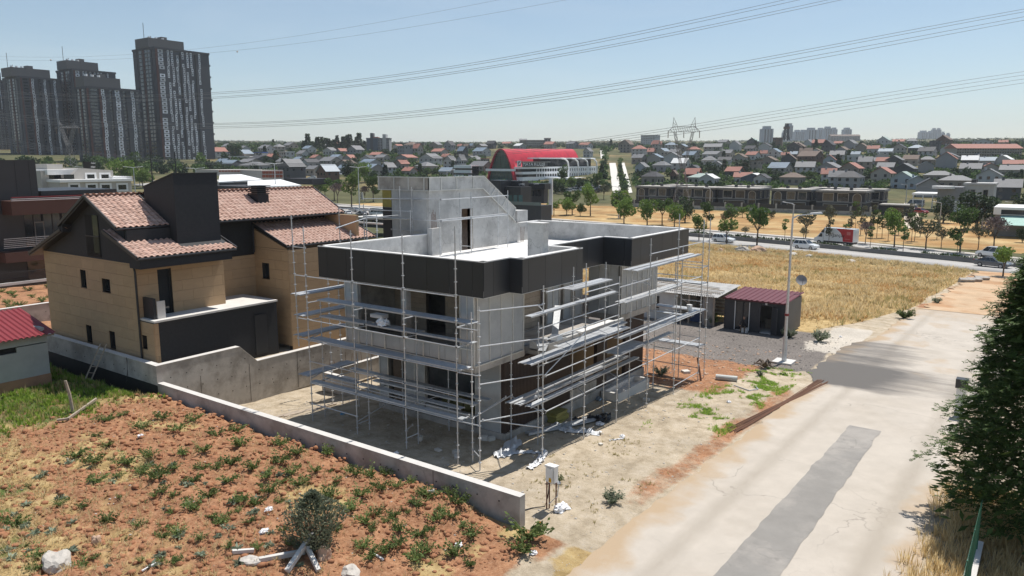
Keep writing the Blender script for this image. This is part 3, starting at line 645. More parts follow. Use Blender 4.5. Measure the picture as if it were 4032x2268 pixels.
# ================================================================ scaffolding
def gz(x, y): return near_z(x, y) if -4 < x < 122 and -46 < y < 100 else T(x, y)
GRP = 'scaffolding round the unfinished house'
def scaffold(label, loc): return thing('scaffolding', label, 'scaffolding', loc, GRP)
_deckmesh = {}
class Scaf:
    def __init__(s, root): s.r = root
    def standard(s, x, y, z0, z1, lean=(0, 0)):
        if z0 is None: z0 = gz(x, y)-.02
        mb = MB(); top = (x+lean[0], y+lean[1], z1); mb.tube((x, y, z0), top, .026, n=7)
        z = math.ceil((z0+.35)/.5)*.5-.22
        while z < z1-.1:
            t = (z-z0)/(z1-z0); c = (x+lean[0]*t, y+lean[1]*t)
            mb.tube((*c, z-.008), (*c, z+.008), .066, n=8); z += .5
        mb.tube((top[0], top[1], z1-.16), (top[0], top[1], z1), .02, n=6)
        if z0 < 3: mb.box((x-.07, y-.07, z0), (x+.07, y+.07, z0+.012))
        return mb.build('standard', ALU, s.r)
    def ledger(s, p, q):
        mb = MB(); p, q = Vector(p), Vector(q); d = (q-p).normalized(); mb.tube(p, q, .024, n=7)
        for e, g in ((p, d), (q, -d)): mb.tube(e-Vector((0, 0, .045)), e+Vector((0, 0, .045)), .034, n=6)
        return mb.build('ledger', ALU, s.r)
    def deck(s, p, q, w=.30, name='deck_plank'):
        p, q = Vector(p), Vector(q); d = q-p; L = d.length; k = round(L, 1)
        key = (k, w)
        if key not in _deckmesh:
            mb = MB(); h = w/2
            mb.box((0, -h, -.012), (k, h, 0)); mb.box((0, -h, -.062), (k, -h+.012, -.0125)); mb.box((0, h-.012, -.062), (k, h, -.0125))
            n = int(k/.22)
            for i in range(n): mb.box((.08+i*.22, -h*.62, 0.0005), (.2+i*.22, -h*.2, .004)); mb.box((.08+i*.22, h*.2, 0.0005), (.2+i*.22, h*.62, .004))
            _deckmesh[key] = mb.mesh('deck_plank', DECK)
        o = link(name, _deckmesh[key], s.r, p-wloc(s.r)); o.rotation_euler = d.to_track_quat('X', 'Z').to_euler(); return o
# --- west run
WS = Scaf(scaffold('galvanised scaffolding run along the shaded west front above the low wall', (22, 22.5, 0)))
YW = [18.3, 21.08, 24.03, 27.0]
for y, t, ln in zip(YW, (9.4, 8.92, 8.93, 8.95), ((.02, .03), (.03, 0), (.02, .02), (-.02, .05))): WS.standard(21.7, y, None, t, ln)
for y, t in zip(YW[1:], (5.95, 6.0, 6.1)): WS.standard(22.42, y, None, min(t, 5.5))
WS.standard(21.77, 17.25, None, 6.44); WS.standard(22.25, 18.0, None, 6.06); WS.standard(21.7, 27.75, 3.4, 9.4, (0, .12))
for y in (21.2, 24.0, 27.0): WS.standard(24.55, y, None, 3.2)
for a, b in zip(YW[:-1], YW[1:]):
    for z in (1.78, 2.8, 3.78, 4.74, 6.72): WS.ledger((21.7, a, z), (21.7, b, z))
    for z in (1.80, 3.76): WS.ledger((22.42, a, z), (22.42, b, z))
for z in (6.72, 8.0, 4.74, 3.8): WS.ledger((21.7, 27.0, z), (21.7, 27.8, z))
WS.ledger((21.7, 24.03, .8), (21.7, 27.0, .8)); WS.ledger((21.7, 21.08, .8), (22.42, 21.4, .75)); WS.ledger((21.7, 24.03, .55), (24.55, 24.0, 1.1))
for y in YW:
    for z in (1.76, 3.74, 4.72, 5.52):
        WS.ledger((21.7, y, z), (22.42 if z < 5 else 22.95, y, z))
    if y > 20: WS.ledger((22.42, y, 1.76), (24.55, y, 1.76)); WS.ledger((21.7, y, .45), (22.42, y, .45))
for z in (1.78, 3.75, 5.52): WS.ledger((21.77, 17.25, z), (21.7, 18.3, z))
WS.ledger((22.25, 18.0, 1.78), (25.1, 18.45, 1.85)); WS.ledger((21.77, 17.25, .5), (22.25, 18.0, .5))
def run(S_, axis, c, spans, z, w=.30):
    for a, b in spans:
        p, q = ((c, a, z), (c, b, z)) if axis == 'y' else ((a, c, z), (b, c, z))
        S_.deck(p, q, w)
sp = [(18.05, 21.05), (21.1, 24.0), (24.05, 27.05)]
run(WS, 'y', 22.42, sp, 5.58); run(WS, 'y', 22.74, sp, 5.58)
run(WS, 'y', 22.35, [(17.9, 20.9), (20.95, 23.9), (23.95, 26.9)], 4.86); run(WS, 'y', 22.67, [(20.95, 23.9), (23.95, 26.9)], 4.84)
run(WS, 'y', 21.87, [(18.1, 21.1), (21.15, 24.1), (24.15, 27.15)], 3.87); run(WS, 'y', 22.19, sp, 3.86)
run(WS, 'y', 21.87, sp, 1.87)
run(WS, 'y', 22.75, [(18.9, 21.9), (21.95, 24.9), (24.95, 27.2)], 1.90); run(WS, 'y', 23.5, [(18.7, 21.7), (21.75, 24.7)], 1.92); run(WS, 'y', 24.2, [(18.6, 21.6), (21.65, 24.6), (24.65, 27.0)], 1.94)
for z, c in ((5.82, 27.75), (4.86, 27.6), (3.9, 27.7), (2.05, 27.5)): run(WS, 'x', c, [(21.75, 24.75)], z); run(WS, 'x', c+.33, [(21.75, 24.75)], z)
for x in (24.7, 27.4, 29.9):
    WS.standard(x, 28.35, None, 9.2 if x > 25 else 6.4); WS.standard(x, 29.1, None, 9.35 if x > 26 else 6.2)
WS.ledger((24.7, 28.35, 5.78), (27.4, 28.35, 5.78)); WS.ledger((27.4, 29.1, 8.9), (29.9, 29.1, 8.9)); WS.ledger((24.7, 28.35, 8.6), (27.4, 29.1, 8.9)); WS.ledger((21.7, 27.75, 5.78), (24.7, 28.35, 5.78))
for z in (2.0, 3.88): WS.ledger((21.7, 27.0, z), (24.7, 28.3, z))
# --- south run
SS = Scaf(scaffold('galvanised scaffolding run with sunlit decks along the south side facing the street', (31, 16.4, 0)))
XS = [24.35, 27.4, 30.4, 33.6, 36.9, 40.3]
for x, t in zip(XS, (7.0, 7.55, 6.62, 8.1, 9.1, 8.6)): SS.standard(x, 15.92+(.14 if x < 25 else 0), None, t, (.03, .02))
XI = [25.6, 28.35, 31.3, 34.0, 36.9, 40.3]
for x, t in zip(XI, (5.2, 7.2, 7.1, 6.2, 6.75, 7.0)): SS.standard(x, 17.12, None, t)
SS.standard(25.35, 18.35, None, 4.0)
def rail(z, i, j): SS.ledger((XS[i], 15.92, z), (XS[j], 15.92, z))
for z in (6.25, 4.9, 3.42, 1.95): SS.ledger((21.77, 17.25, z), (24.35, 16.06, z))
for i, zs in ((0, (6.76, 4.85, 3.38, 1.9)), (1, (6.32, 4.85, 3.40, 1.9)), (2, (6.12, 5.38, 3.42, 1.9)), (3, (7.34, 5.4, 3.42, 1.9)), (4, (7.36, 5.42, 3.40, 1.87, -.15))):
    for z in zs: rail(z, i, i+1)
SS.ledger((24.35, 16.0, 3.38), (27.4, 15.92, 4.6)); SS.ledger((21.9, 17.2, 1.98), (24.35, 16.06, 1.2)); SS.ledger((25.3, 18.3, 1.85), (24.35, 16.06, 1.85)); SS.ledger((25.35, 18.3, 1.9), (22.25, 18.0, 1.78))
for x, xi in zip(XS, XI):
    for z in (1.88, 3.98, 5.88): SS.ledger((x, 15.92, z), (xi, 17.12, z))
for a, b in zip(XI[:-1], XI[1:]):
    for z in (3.3, 4.9): SS.ledger((a, 17.12, z), (b, 17.12, z))
sx = [(23.35, 26.35), (26.4, 29.4), (29.45, 31.7)]
run(SS, 'x', 16.1, [(23.35, 26.85), (26.9, 30.3)], 5.95)
run(SS, 'x', 16.85, [(27.6, 31.2)], 6.33); run(SS, 'x', 17.18, [(27.6, 31.2)], 6.33)
run(SS, 'x', 16.1, [(32.2, 36.6), (36.65, 40.3)], 6.68); run(SS, 'x', 16.55, [(32.2, 36.6), (36.65, 40.3)], 6.68)
run(SS, 'x', 16.1, sx, 4.06); run(SS, 'x', 16.43, sx, 4.05); run(SS, 'x', 16.76, [(26.4, 29.4), (29.45, 32.7)], 4.05)
run(SS, 'x', 16.9, [(32.8, 36.2), (36.25, 39.6)], 4.95); run(SS, 'x', 17.25, [(32.8, 36.2), (36.25, 39.6)], 4.95)
run(SS, 'x', 16.1, [(33.7, 36.9), (36.95, 40.2)], 3.50); run(SS, 'x', 16.5, [(31.4, 34.6), (34.65, 38.2)], 3.48)
for c in (16.15, 16.48, 16.81): run(SS, 'x', c, [(30.8, 33.8)], 2.86)
run(SS, 'x', 16.15, [(33.85, 36.8)], 2.84)
for c, z in ((17.75, 1.93), (17.3, 1.95), (16.75, 1.97)): run(SS, 'x', c, [(24.3, 27.6), (27.65, 30.6), (30.65, 34.0)], z)
for k, (y0, z0) in enumerate(((16.2, .05), (16.5, .02))): SS.deck((26.2, 18.1, gz(26, 18)+.09+k*.05), (30.6, y0+.4, gz(30, 16)+.1), .28)
SS.deck((28.0, 17.9, 3.62), (29.9, 18.9, 5.0)); SS.deck((27.3, 19.2, 3.64), (31.0, 18.4, 3.66)); SS.deck((29.3, 18.2, 3.62), (32.6, 18.2, 3.62)); SS.deck((29.5, 18.7, 3.62), (32.4, 18.7, 3.62)); SS.deck((27.4, 18.3, 3.9), (25.9, 17.2, 4.1)); SS.deck((27.4, 17.9, 3.92), (25.2, 16.7, 4.12))
# --- east return
ES = Scaf(scaffold('galvanised scaffolding bay at the far east end beside the grey track', (41, 18, T(41, 18))))
for x in (41.2,):
    for y, t in ((15.92, 8.62), (17.9, 6.3), (21.0, 6.0)): ES.standard(x, y, None, t)
for y, t in ((19.2, 6.2), (21.0, 6.1)): ES.standard(40.3, y, None, t)
for z in (1.3, 3.38, 4.94, 5.9, 7.34): ES.ledger((40.3, 15.95, z), (41.2, 15.95, z)); ES.ledger((41.2, 15.95, z), (41.2, 17.9, z)) if z < 6.5 else None
for z in (.1, 1.3, 3.4, 5.35, 6.2): ES.ledger((40.3, 16.0, z), (40.3, 19.2, z)); ES.ledger((40.3, 19.2, z), (40.3, 21.0, z))
for z in (1.36, 3.42, 4.98):
    run(ES, 'y', 40.55, [(15.95, 18.9)], z); run(ES, 'y', 40.88, [(15.95, 18.9)], z)
    if z > 4: run(ES, 'y', 40.55, [(18.95, 21.9)], z)
run(ES, 'y', 39.4, [(16.0, 18.6)], 3.3)
# --- around the stair tower on the roof
RS = Scaf(scaffold('galvanised scaffolding standing on the flat roof round the stair tower', (32, 27, 6.72)))
for x, y, t in ((30.85, 27.1, 10.0), (32.74, 27.24, 10.05), (32.72, 26.42, 10.1), (36.37, 27.3, 10.15), (36.26, 26.49, 10.1), (30.25, 28.55, 10.42), (30.2, 29.4, 10.45)): RS.standard(x, y, 6.722, t)
for x, y, z0, t in ((29.85, 31.9, 6.0, 9.4), (29.2, 31.2, 6.0, 8.9), (29.0, 33.0, 6.0, 9.2)): RS.standard(x, y, z0, t)
for z, a in ((9.8, 0), (8.66, 0)):
    RS.ledger((30.25, 28.55, z), (30.3, 26.5, z)); RS.ledger((30.3, 26.5, z), (32.72, 26.42, z)); RS.ledger((32.72, 26.42, z), (36.26, 26.49, z)); RS.ledger((30.25, 28.55, z), (29.85, 31.9, z-.1))
RS.ledger((29.0, 33.0, 9.15), (30.25, 28.55, 9.1)); RS.ledger((32.72, 26.42, 7.1), (32.74, 27.24, 7.1)); RS.ledger((36.26, 26.49, 7.3), (36.37, 27.3, 7.3)); RS.ledger((30.6, 28.2, 9.7), (30.6, 30.5, 9.7)); RS.ledger((30.6, 28.2, 8.0), (30.6, 30.5, 8.0))
run(RS, 'x', 26.75, [(30.35, 33.35), (33.4, 36.4)], 8.72); run(RS, 'y', 29.98, [(28.55, 31.9)], 8.74); RS.ledger((29.85, 31.9, 6.4), (29.2, 31.2, 7.6))
# ================================================================ neighbour's house, retaining walls, shed
NH = thing('tiled_house', 'beige panelled house with pink clay tile roofs and tall black chimney block', 'house', (24, 41, 1))
def facade(axis, c, out, a, b, z0, z1, holes, m, pw, ph, name='cladding_panel', thick=.03, rowoff=.5, zoff=0):
    """rectangular panels with open joints on a wall; holes are (a0,a1,z0,z1); panels are cut around them"""
    core = MB()
    def lohi(u0, u1): return sorted((c+out*u0, c+out*u1))
    def bx(mb, t0, t1, u0, u1, q0, q1):
        lo, hi = lohi(u0, u1)
        mb.box(*(((lo, t0, q0), (hi, t1, q1)) if axis == 'x' else ((t0, lo, q0), (t1, hi, q1))))
    def split(t0, t1, q0, q1):
        rects = [(t0, t1, q0, q1)]
        for h in holes:
            nr = []
            for r in rects:
                A0, A1, Z0, Z1 = max(r[0], h[0]), min(r[1], h[1]), max(r[2], h[2]), min(r[3], h[3])
                if A0 >= A1 or Z0 >= Z1: nr.append(r); continue
                if r[2] < Z0: nr.append((r[0], r[1], r[2], Z0))
                if Z1 < r[3]: nr.append((r[0], r[1], Z1, r[3]))
                if r[0] < A0: nr.append((r[0], A0, Z0, Z1))
                if A1 < r[1]: nr.append((A1, r[1], Z0, Z1))
            rects = nr
        return rects
    for r in split(a, b, z0, z1): bx(core, r[0], r[1], -.25, -.004, r[2], r[3])
    co_ = core.build('wall', BACK, NH)
    r = 0; z = z0-zoff
    while z < z1-.02:
        t = a-(pw*rowoff if r % 2 else 0)
        while t < b-.02:
            g = .005
            for q in split(max(t, a)+(g if t > a else 0), min(t+pw, b)-(g if t+pw < b else 0), max(z, z0)+g, min(z+ph, z1)-g):
                if q[1]-q[0] > .03 and q[3]-q[2] > .03:
                    lo, hi = lohi(0, thick); A, B = ((lo, q[0], q[2]), (hi, q[1], q[3])) if axis == 'x' else ((q[0], lo, q[2]), (q[1], hi, q[3]))
                    ubox(name, A, B, m, co_)
            t += pw
        z += ph; r += 1
    for h in holes:        # reveals and dark window
        mb = MB(); bx(mb, h[0], h[1], -.24, -.20, h[2], h[3]); w = mb.build('window', GLASS, NH)
        f = MB(); e = .05
        for q in ((h[0], h[0]+e, h[2], h[3]), (h[1]-e, h[1], h[2], h[3]), (h[0]+e, h[1]-e, h[2], h[2]+e), (h[0]+e, h[1]-e, h[3]-e, h[3])): bx(f, q[0], q[1], -.20, -.16, q[2], q[3])
        f.build('frame', STEELK, w)
        s_ = MB(); bx(s_, h[0], h[1], -.16, .045, h[2]-.03, h[2]); s_.build('sill', STEELK, w)
    return co_
XW, YS, YN = 19.4, 37.3, 47.4
facade('x', XW, -1, YS, YN, 1.0, 6.70, [(42.55, 43.2, 4.98, 5.95), (39.98, 40.85, 4.97, 5.68), (42.48, 43.12, 1.9, 2.88), (39.95, 40.56, 1.9, 2.87)], BEIGE, 1.25, .56)
facade('y', YS, -1, XW, 24.3, 3.92, 6.45, [(20.48, 21.24, 3.95, 6.3)], BEIGE, 1.2, .56)
# ground level under the terrace: beige corner strip, black terrace front
facade('x', XW, -1, 36.0, YS-.01, 1.0, 3.84, [(36.72, 37.2, 2.42, 3.1)], BEIGE, 1.25, .56)
facade('y', 36.0, -1, XW, 19.62, 1.0, 3.84, [], BEIGE, .3, .56)
box('terrace_wall', (19.63, 35.98, .8), (26.7, 36.2, 3.84), BLACKR, NH)
box('terrace_door', (25.15, 35.93, 1.0), (25.95, 35.978, 3.28), STEELK, NH)
box('terrace_slab', (19.38, 35.9, 3.85), (26.72, 39.2, 3.95), CONCW, NH)
box('terrace_side', (26.5, 36.2, .8), (26.7, 39.2, 3.84), BLACKR, NH)
pw_ = box('privacy_screen', (19.6, 36.3, 3.95), (19.75, 37.25, 5.0), STEELK, NH); box('screen_end', (19.78, 36.25, 3.95), (20.2, 36.32, 4.85), CONCW, NH)
# gable wall above the beige storey: black render
MB().prism([(37.35, 6.70), (47.4, 6.70), (44.3, 8.05), (44.3, 8.3), (41.0, 9.75), (38.2, 8.4), (38.2, 7.6), (37.35, 7.25)], 'x', XW+.002, XW+.25).build('gable', BLACKR, NH)
dv = box('loggia_void', (XW-.02, 40.68, 6.78), (XW+.3, 42.1, 9.0), DARK, NH); box('loggia_glass', (XW-.03, 40.74, 7.0), (XW-.022, 41.3, 9.0), GLASS, dv)
for i in range(11): ubox('baluster', (XW-.07, 40.72+i*.135, 6.85), (XW-.05, 40.74+i*.135, 7.85), STEELK, NH)
box('handrail', (XW-.08, 40.68, 7.85), (XW-.04, 42.12, 7.9), STEELK, NH)
# recessed black wall, right wing
box('recess_wall', (24.3, 39.2, 6.26), (27.7, 39.4, 8.4), BLACKR, NH)
facade('y', 39.2, -1, 24.3, 27.7, 1.0, 6.25, [], BEIGE, 1.2, .56)
facade('x', 27.7, -1, 36.0, 39.19, 1.0, 6.72, [(37.8, 38.5, 4.85, 5.8)], BEIGE, 1.25, .56)
MB().prism([(36.0, 6.725), (39.2, 6.725), (39.2, 7.8)], 'x', 27.70, 27.95).build('gable', BEIGE, NH)
facade('y', 36.0, -1, 27.7, 34.4, -.3, 6.7, [], BEIGE, 1.2, .56)
box('upper_wall', (27.7, 39.2, 7.6), (33.4, 39.4, 8.55), BLACKR, NH); box('chimney_side_wall', (24.1, 37.35, 3.95), (24.3, 39.2, 7.7), BEIGE, NH)
box('east_wall', (33.2, 36.2, -.3), (33.4, 47, 8.4), BEIGE, NH); box('north_wall', (19.7, 47.1, 1), (33.4, 47.35, 6.7), BEIGE, NH)
# chimney block, chimney stack
MB().prism([(37.3, 7.2), (40.25, 7.2), (40.25, 10.42), (37.3, 11.15)], 'x', 21.73, 24.27).build('chimney_block', BLACKR, NH)
cb = MB().prism([(37.27, 11.16), (40.3, 10.42), (40.3, 10.46), (37.27, 11.2)], 'x', 21.70, 24.3).build('chimney_cap', STEELK, NH)
for x, y in ((21.9, 39.6), (23.4, 39.8)): MB().tube((x, y, 10.5), (x, y, 12.3), .03, n=6).build('mast', STEELK, NH)
st = box('chimney_stack', (28.35, 39.5, 8.7), (29.15, 40.35, 9.8), BLACKR, NH)
for k in range(4): MB().box((28.3, 39.45, 9.82+k*.12), (29.2, 40.4, 9.88+k*.12)).build('louvre', STEELK, st)
box('stack_core', (28.45, 39.6, 9.8), (29.05, 40.25, 10.28), DARK, st); box('stack_cap', (28.25, 39.4, 10.29), (29.25, 40.45, 10.33), STEELK, st)
# ---- tiled roofs
TILE = mat('clay_tile', (.44, .275, .215), .8, .10, 5, .002, 60, rnd=.16, col2=(.56, .395, .325), c2s=2.5, c2t=(.4, .65))
TW, TL = .30, .345
def tilemesh():
    mb = MB(); n = 8; prof = []
    for i in range(n+1):
        u = i/n; prof.append((u*TW*1.02, .055*math.sin(math.pi*min(u/.62, 1))**1.0 if u < .62 else -.022*math.sin(math.pi*(u-.62)/.38)))
    vs = []
    for y, dz in ((-.02, .045), (TL+.03, .012)):
        vs += [(x, y, z+dz) for x, z in prof]
    vs += [(x, -.02, z+.045-.028) for x, z in prof]
    fs = [(i, i+1, n+2+i, n+1+i) for i in range(n)]+[(2*n+2+i, 2*n+3+i, i+1, i) for i in range(n)]
    mb.add(vs, fs); return mb
TM = tilemesh(); TMESH = TM.mesh('roof_tile', TILE, smooth=False)
def tiled(p, q, x0, x1, indiv, name='roof', holes=(), side=.08):
    """roof plane rising from eave line (Y,z)=p to top (Y,z)=q between x0 and x1; tiles are laid course by course"""
    (ya, za), (yb, zb) = p, q; L = math.hypot(yb-ya, zb-za); ang = math.atan2(zb-za, yb-ya)
    n = Vector((0, -math.sin(ang), math.cos(ang))); d = Vector((0, math.cos(ang), math.sin(ang)))
    if yb < ya: n = Vector((0, math.sin(ang), -math.cos(ang)))
    if n.z < 0: n = -n
    mb = MB(); A, B = Vector((x0, ya, za)), Vector((x1, ya, za))
    c = [A, B, B+d*L, A+d*L]; mb.add([v-n*.14 for v in c]+[v-n*.002 for v in c], [(3, 2, 1, 0), (4, 5, 6, 7), (0, 1, 5, 4), (1, 2, 6, 5), (2, 3, 7, 6), (3, 0, 4, 7)])
    ro = mb.build(name, STEELK, NH)
    ang_x = math.atan2(d.z, d.y) if d.y > 0 else None
    cols = int((x1-x0)/TW); rows = int(L/TL); tw = (x1-x0)/cols; V_, F_ = [], []
    for r in range(rows+1):
        for k in range(cols):
            x = x0+k*tw; s = r*TL
            if s > L-.1: continue
            o = A+Vector((x-x0, 0, 0))+d*s
            if any(h[0] < x+TW/2 < h[1] and h[2] < o.y+d.y*TL/2 < h[3] for h in holes): continue
            if indiv and d.y > 0:
                link('roof_tile', TMESH, ro, o-wloc(ro)+n*.005, (ang_x+rng.uniform(-.02, .02), rng.uniform(-.02, .02), rng.uniform(-.015, .015)))
            else:
                b = len(V_); jx = rng.uniform(-.006, .006); jz = rng.uniform(-.006, .006)
                V_ += [o+Vector((v[0]+jx, 0, 0))+d*v[1]+n*(v[2]+.005+jz) for v in TM.v]; F_ += [tuple(i+b for i in f) for f in TM.f]
    if V_:
        me_ = bpy.data.meshes.new('roof_tiles'); org = wloc(ro); me_.from_pydata([tuple(v-org) for v in V_], [], F_); me_.materials.append(TILE); me_.update()
        setp(link('roof_tiles', me_, ro), kind='stuff')
    # gutter and verge
    MB().tube(A-d*.03+n*-.05, B-d*.03+n*-.05, .065, n=8).build('gutter', STEELK, ro)
    for xx in (x0-.03, x1+.03): MB().bar(Vector((xx, ya, za))+n*.02, Vector((xx, ya, za))+d*L+n*.02, .06, .14, n).build('verge', STEELK, ro)
    return ro
def ridge(x0, x1, y, z):
    k = int((x1-x0)/.42)
    cap = MB(); pr = [(.13*math.cos(t), .09*math.sin(t)) for t in np.linspace(0, math.pi, 7)]
    cap.add([(0, a, b) for a, b in pr]+[(.45, a*.9, b*.9) for a, b in pr], [(i, i+1, 8+i, 7+i) for i in range(6)])
    cm = cap.mesh('ridge_tile', TILE)
    for i in range(k): link('ridge_tile', cm, NH, Vector((x0+i*.42, y, z))-wloc(NH))
EU, RDG = (38.0, 8.5), (41.0, 10.0)
tiled(EU, RDG, 18.95, 21.72, True); tiled(EU, (37.98+.9, 8.5+.45), 21.8, 24.2, False) if False else None
tiled((36.2, 7.12), (39.4, 8.28), 18.95, 24.45, True, holes=[(21.6, 24.35, 37.0, 40)])
tiled(EU, RDG, 24.32, 33.8, False, holes=[(28.3, 29.2, 39.45, 40.4)])
tiled((36.05, 6.95), (39.2, 8.1), 27.62, 34.7, False)
tiled((44.2, 8.35), RDG, 18.95, 33.8, False, 'north_roof'); tiled((48.3, 6.5), (44.0, 8.1), 18.95, 26, False, 'north_roof')
ridge(18.95, 21.75, 41.0, 10.04); ridge(24.3, 33.8, 41.0, 10.04)
MB().prism([(36.25, 6.55), (37.29, 6.55), (37.29, 7.45), (36.25, 6.98)], 'x', 19.1, 24.2).build('eave_box', BLACKR, NH)
box('eave_face', (19.4, 37.9, 7.7), (21.72, 38.1, 8.36), BLACKR, NH)
MB().prism([(43.8, 8.0), (44.3, 8.0), (44.3, 8.3), (43.8, 8.5)], 'x', 18.95, 19.4).build('eave_box', BLACKR, NH)
for pts in ([(19.15, 36.3, 6.9), (19.25, 37.2, 6.55), (19.3, 37.22, 6.3), (19.3, 37.22, 1.2)], [(27.62, 39.0, 8.0), (27.5, 38.95, 7.7), (27.5, 38.95, 6.4)], [(32.3, 35.9, 6.9), (32.3, 35.9, .2)]):
    MB().path(pts, .055, 8).build('downpipe', STEELK, NH)
# ---- retaining walls
TIE = mat('tie_hole', (.03, .028, .026), .9); TAR = mat('tar_coating', (.012, .012, .013), .7, .3, 3)
RW = thing('retaining_wall', 'grey concrete retaining wall with tie holes below the tiled house', 'wall', (24, 35, -1))
MB().prism([(18.8, -1.3), (34.6, -1.3), (34.6, .9), (24.5, .95), (23.45, 1.95), (18.8, 1.92)], 'y', 35.0, 35.32).build('wall_face', CONC, RW)
MB().prism([(18.78, 1.922), (23.46, 1.952), (23.46, 1.975), (18.78, 1.945)], 'y', 34.98, 35.34).build('coping', CONCW, RW)
MB().bar((23.46, 35.16, 1.965), (24.5, 35.16, .965), .36, .02).build('coping', CONCW, RW); box('coping', (24.5, 34.98, .93), (34.6, 35.34, .965), CONCW, RW)
box('wall_face', (18.8, 35.322, .95), (19.1, 47.2, 1.93), CONC, RW); box('coping', (18.78, 35.34, 1.932), (19.12, 47.2, 1.955), CONCW, RW)
box('tar_face', (18.79, 35.0, -.2), (19.1, 47.2, .948), TAR, RW)
def ties(f, pts, parent, ax):
    for p in pts: MB().tube(p, (p[0]-.012, p[1], p[2]) if ax == 'x' else (p[0], p[1]-.012, p[2]), .028, n=8).build('tie_hole', TIE, parent)
ties(0, [(19.5+i*.85, 34.998, z+.05*(i % 2)) for i in range(8) for z in (-.35, .45, 1.2)][:22], RW, 'y'); ties(0, [(25.5+i*.95, 34.998, z) for i in range(6) for z in (-.5, .35)], RW, 'y')
ties(0, [(18.797, 36+i*1.05, 1.3+.06*(i % 2)) for i in range(10)], RW, 'x')
for x in (21.1, 24.0, 27.2): box('joint', (x-.008, 34.992, -1.2), (x+.008, 34.999, .9), TIE, RW)
NW = thing('retaining_wall', 'pale concrete wall behind the red roofed shed left of the tiled house', 'wall', (20, 57, 0))
box('wall_face', (8, 56.9, -.5), (25, 57.2, 1.98), CONC, NW); box('coping', (8, 56.88, 1.982), (25, 57.22, 2.0), CONCW, NW); ties(0, [(18.6+i*1.1, 56.898, z) for i in range(5) for z in (.6, 1.4)], NW, 'y')
MB().prism([(14.5, 1.2), (16.8, .8), (18.0, .6), (18.0, -.2), (14.5, -.2)], 'y', 45.6, 45.9).build('wing_wall', CONCW, NW)
LW = thing('low_wall', 'low concrete boundary wall with white top between red soil and house yard', 'wall', (18.9, 24, 0))
box('wall_face', (18.8, 13.26, -.6), (19.1, 34.98, 1.07), CONC, LW)
box('wall_top', (18.795, 13.255, 1.072), (19.105, 34.975, 1.082), CONCW, LW)
ties(0, [(18.797, 14.1+i*.92, .72-.012*i) for i in range(12)], LW, 'x'); box('joint', (18.79, 17.0, .2), (18.799, 17.015, 1.07), TIE, LW)
PW = thing('planter_wall', 'L shaped low concrete planter wall with white top behind the west scaffolding', 'wall', (29, 32.5, -1))
box('wall_face', (27.8, 30.9, -1.3), (28.02, 33.38, -.22), CONC, PW); box('wall_face', (27.8, 33.4, -1.3), (35.0, 33.65, -.22), CONC, PW)
box('coping', (27.78, 30.9, -.218), (28.04, 33.37, -.20), CONCW, PW); box('coping', (27.78, 33.38, -.218), (35.0, 33.67, -.20), CONCW, PW)
for i in range(14): MB().tube((28.3+i*.42, 33.52, -.2), (28.3+i*.42+rng.uniform(-.1, .1), 33.52+rng.uniform(-.1, .1), .5+rng.uniform(-.2, .3)), .012, n=5).build('rebar', MATS['rusty_rebar'], PW)
# ---- shed with red corrugated roof
SH = thing('shed', 'small rendered shed with red corrugated roof at the left edge', 'shed', (14.5, 41, .8))
SHW = mat('shed_render', (.40, .40, .38), .9, .15, 1.2, .004, 20)
REDB = mat('soil_splash', (.36, .20, .12), .9, .2, 2)
hs_ = MB(); hs_.box((12.6, 40.9, .3), (16.45, 41.1, 2.0)); hs_.box((12.6, 40.9, 2.0), (14.2, 41.1, 3.25)); hs_.box((15.05, 40.9, 2.0), (16.45, 41.1, 2.75)); hs_.box((14.2, 40.9, 2.0), (15.05, 41.1, 2.5)); hs_.box((14.2, 40.9, 2.8), (16.45, 41.1, 3.25)); hs_.box((16.25, 41.102, .3), (16.45, 44.2, 3.5)); hs_.box((12.6, 41.102, .3), (12.8, 44.2, 3.5)); hs_.box((12.8, 44, .3), (16.25, 44.2, 3.9))
hs_.build('wall', SHW, SH); box('vent_opening', (14.2, 41.0, 2.5), (15.05, 41.05, 2.8), DARK, SH); box('base_band', (12.58, 40.88, .3), (16.47, 40.898, 1.15), REDB, SH)
RED = mat('red_sheet', (.22, .024, .028), .5, .1, 2, rnd=.05)
cr = MB(); k = 0; prof = []
x = 12.2
while x < 16.75:
    prof += [(x, 0), (x+.06, .05), (x+.14, .05), (x+.2, 0)]; x += .26
cr.add([(px_, 40.55, 3.22+h) for px_, h in prof]+[(px_, 44.6, 4.02+h) for px_, h in prof], [(i, i+1, len(prof)+i+1, len(prof)+i) for i in range(len(prof)-1)])
ro_ = cr.build('roof_sheet', RED, SH); box('eave_batten', (12.3, 40.62, 3.12), (16.7, 40.7, 3.2), WOOD, SH)
# ================================================================ plants, grass, stones on the near ground
def soil(px, py):
    """point of the near ground (with its relief) seen at a pixel of the photograph"""
    d = ray(px, py); h = math.hypot(d.x, d.y); d = d/h; r = 8.0
    while r < 120:
        x, y = d.x*r, d.y*r
        if CAMZ+d.z*r < near_z(x, y): break
        r += .06
    return Vector((x, y, near_z(x, y)))
LEAF = leafmat('weed_leaf', (.085, .135, .038), (.20, .25, .085), .35); LEAFG = leafmat('sage_leaf', (.20, .25, .17), (.33, .37, .27), .3); LEAFO = leafmat('olive_leaf', (.14, .17, .105), (.27, .30, .21), .35)
STRAW = leafmat('straw_blade', (.58, .425, .20), (.84, .69, .41), .45); GRASS = leafmat('grass_blade', (.17, .29, .035), (.36, .48, .09), .5); DRYG = leafmat('half_dry_grass', (.33, .29, .11), (.58, .48, .23), .4)
BARK = mat('bark', (.12, .09, .065), .9, .3, 6, .01, 20); TWIG = mat('dry_twig', (.26, .20, .15), .9, .2, 5)
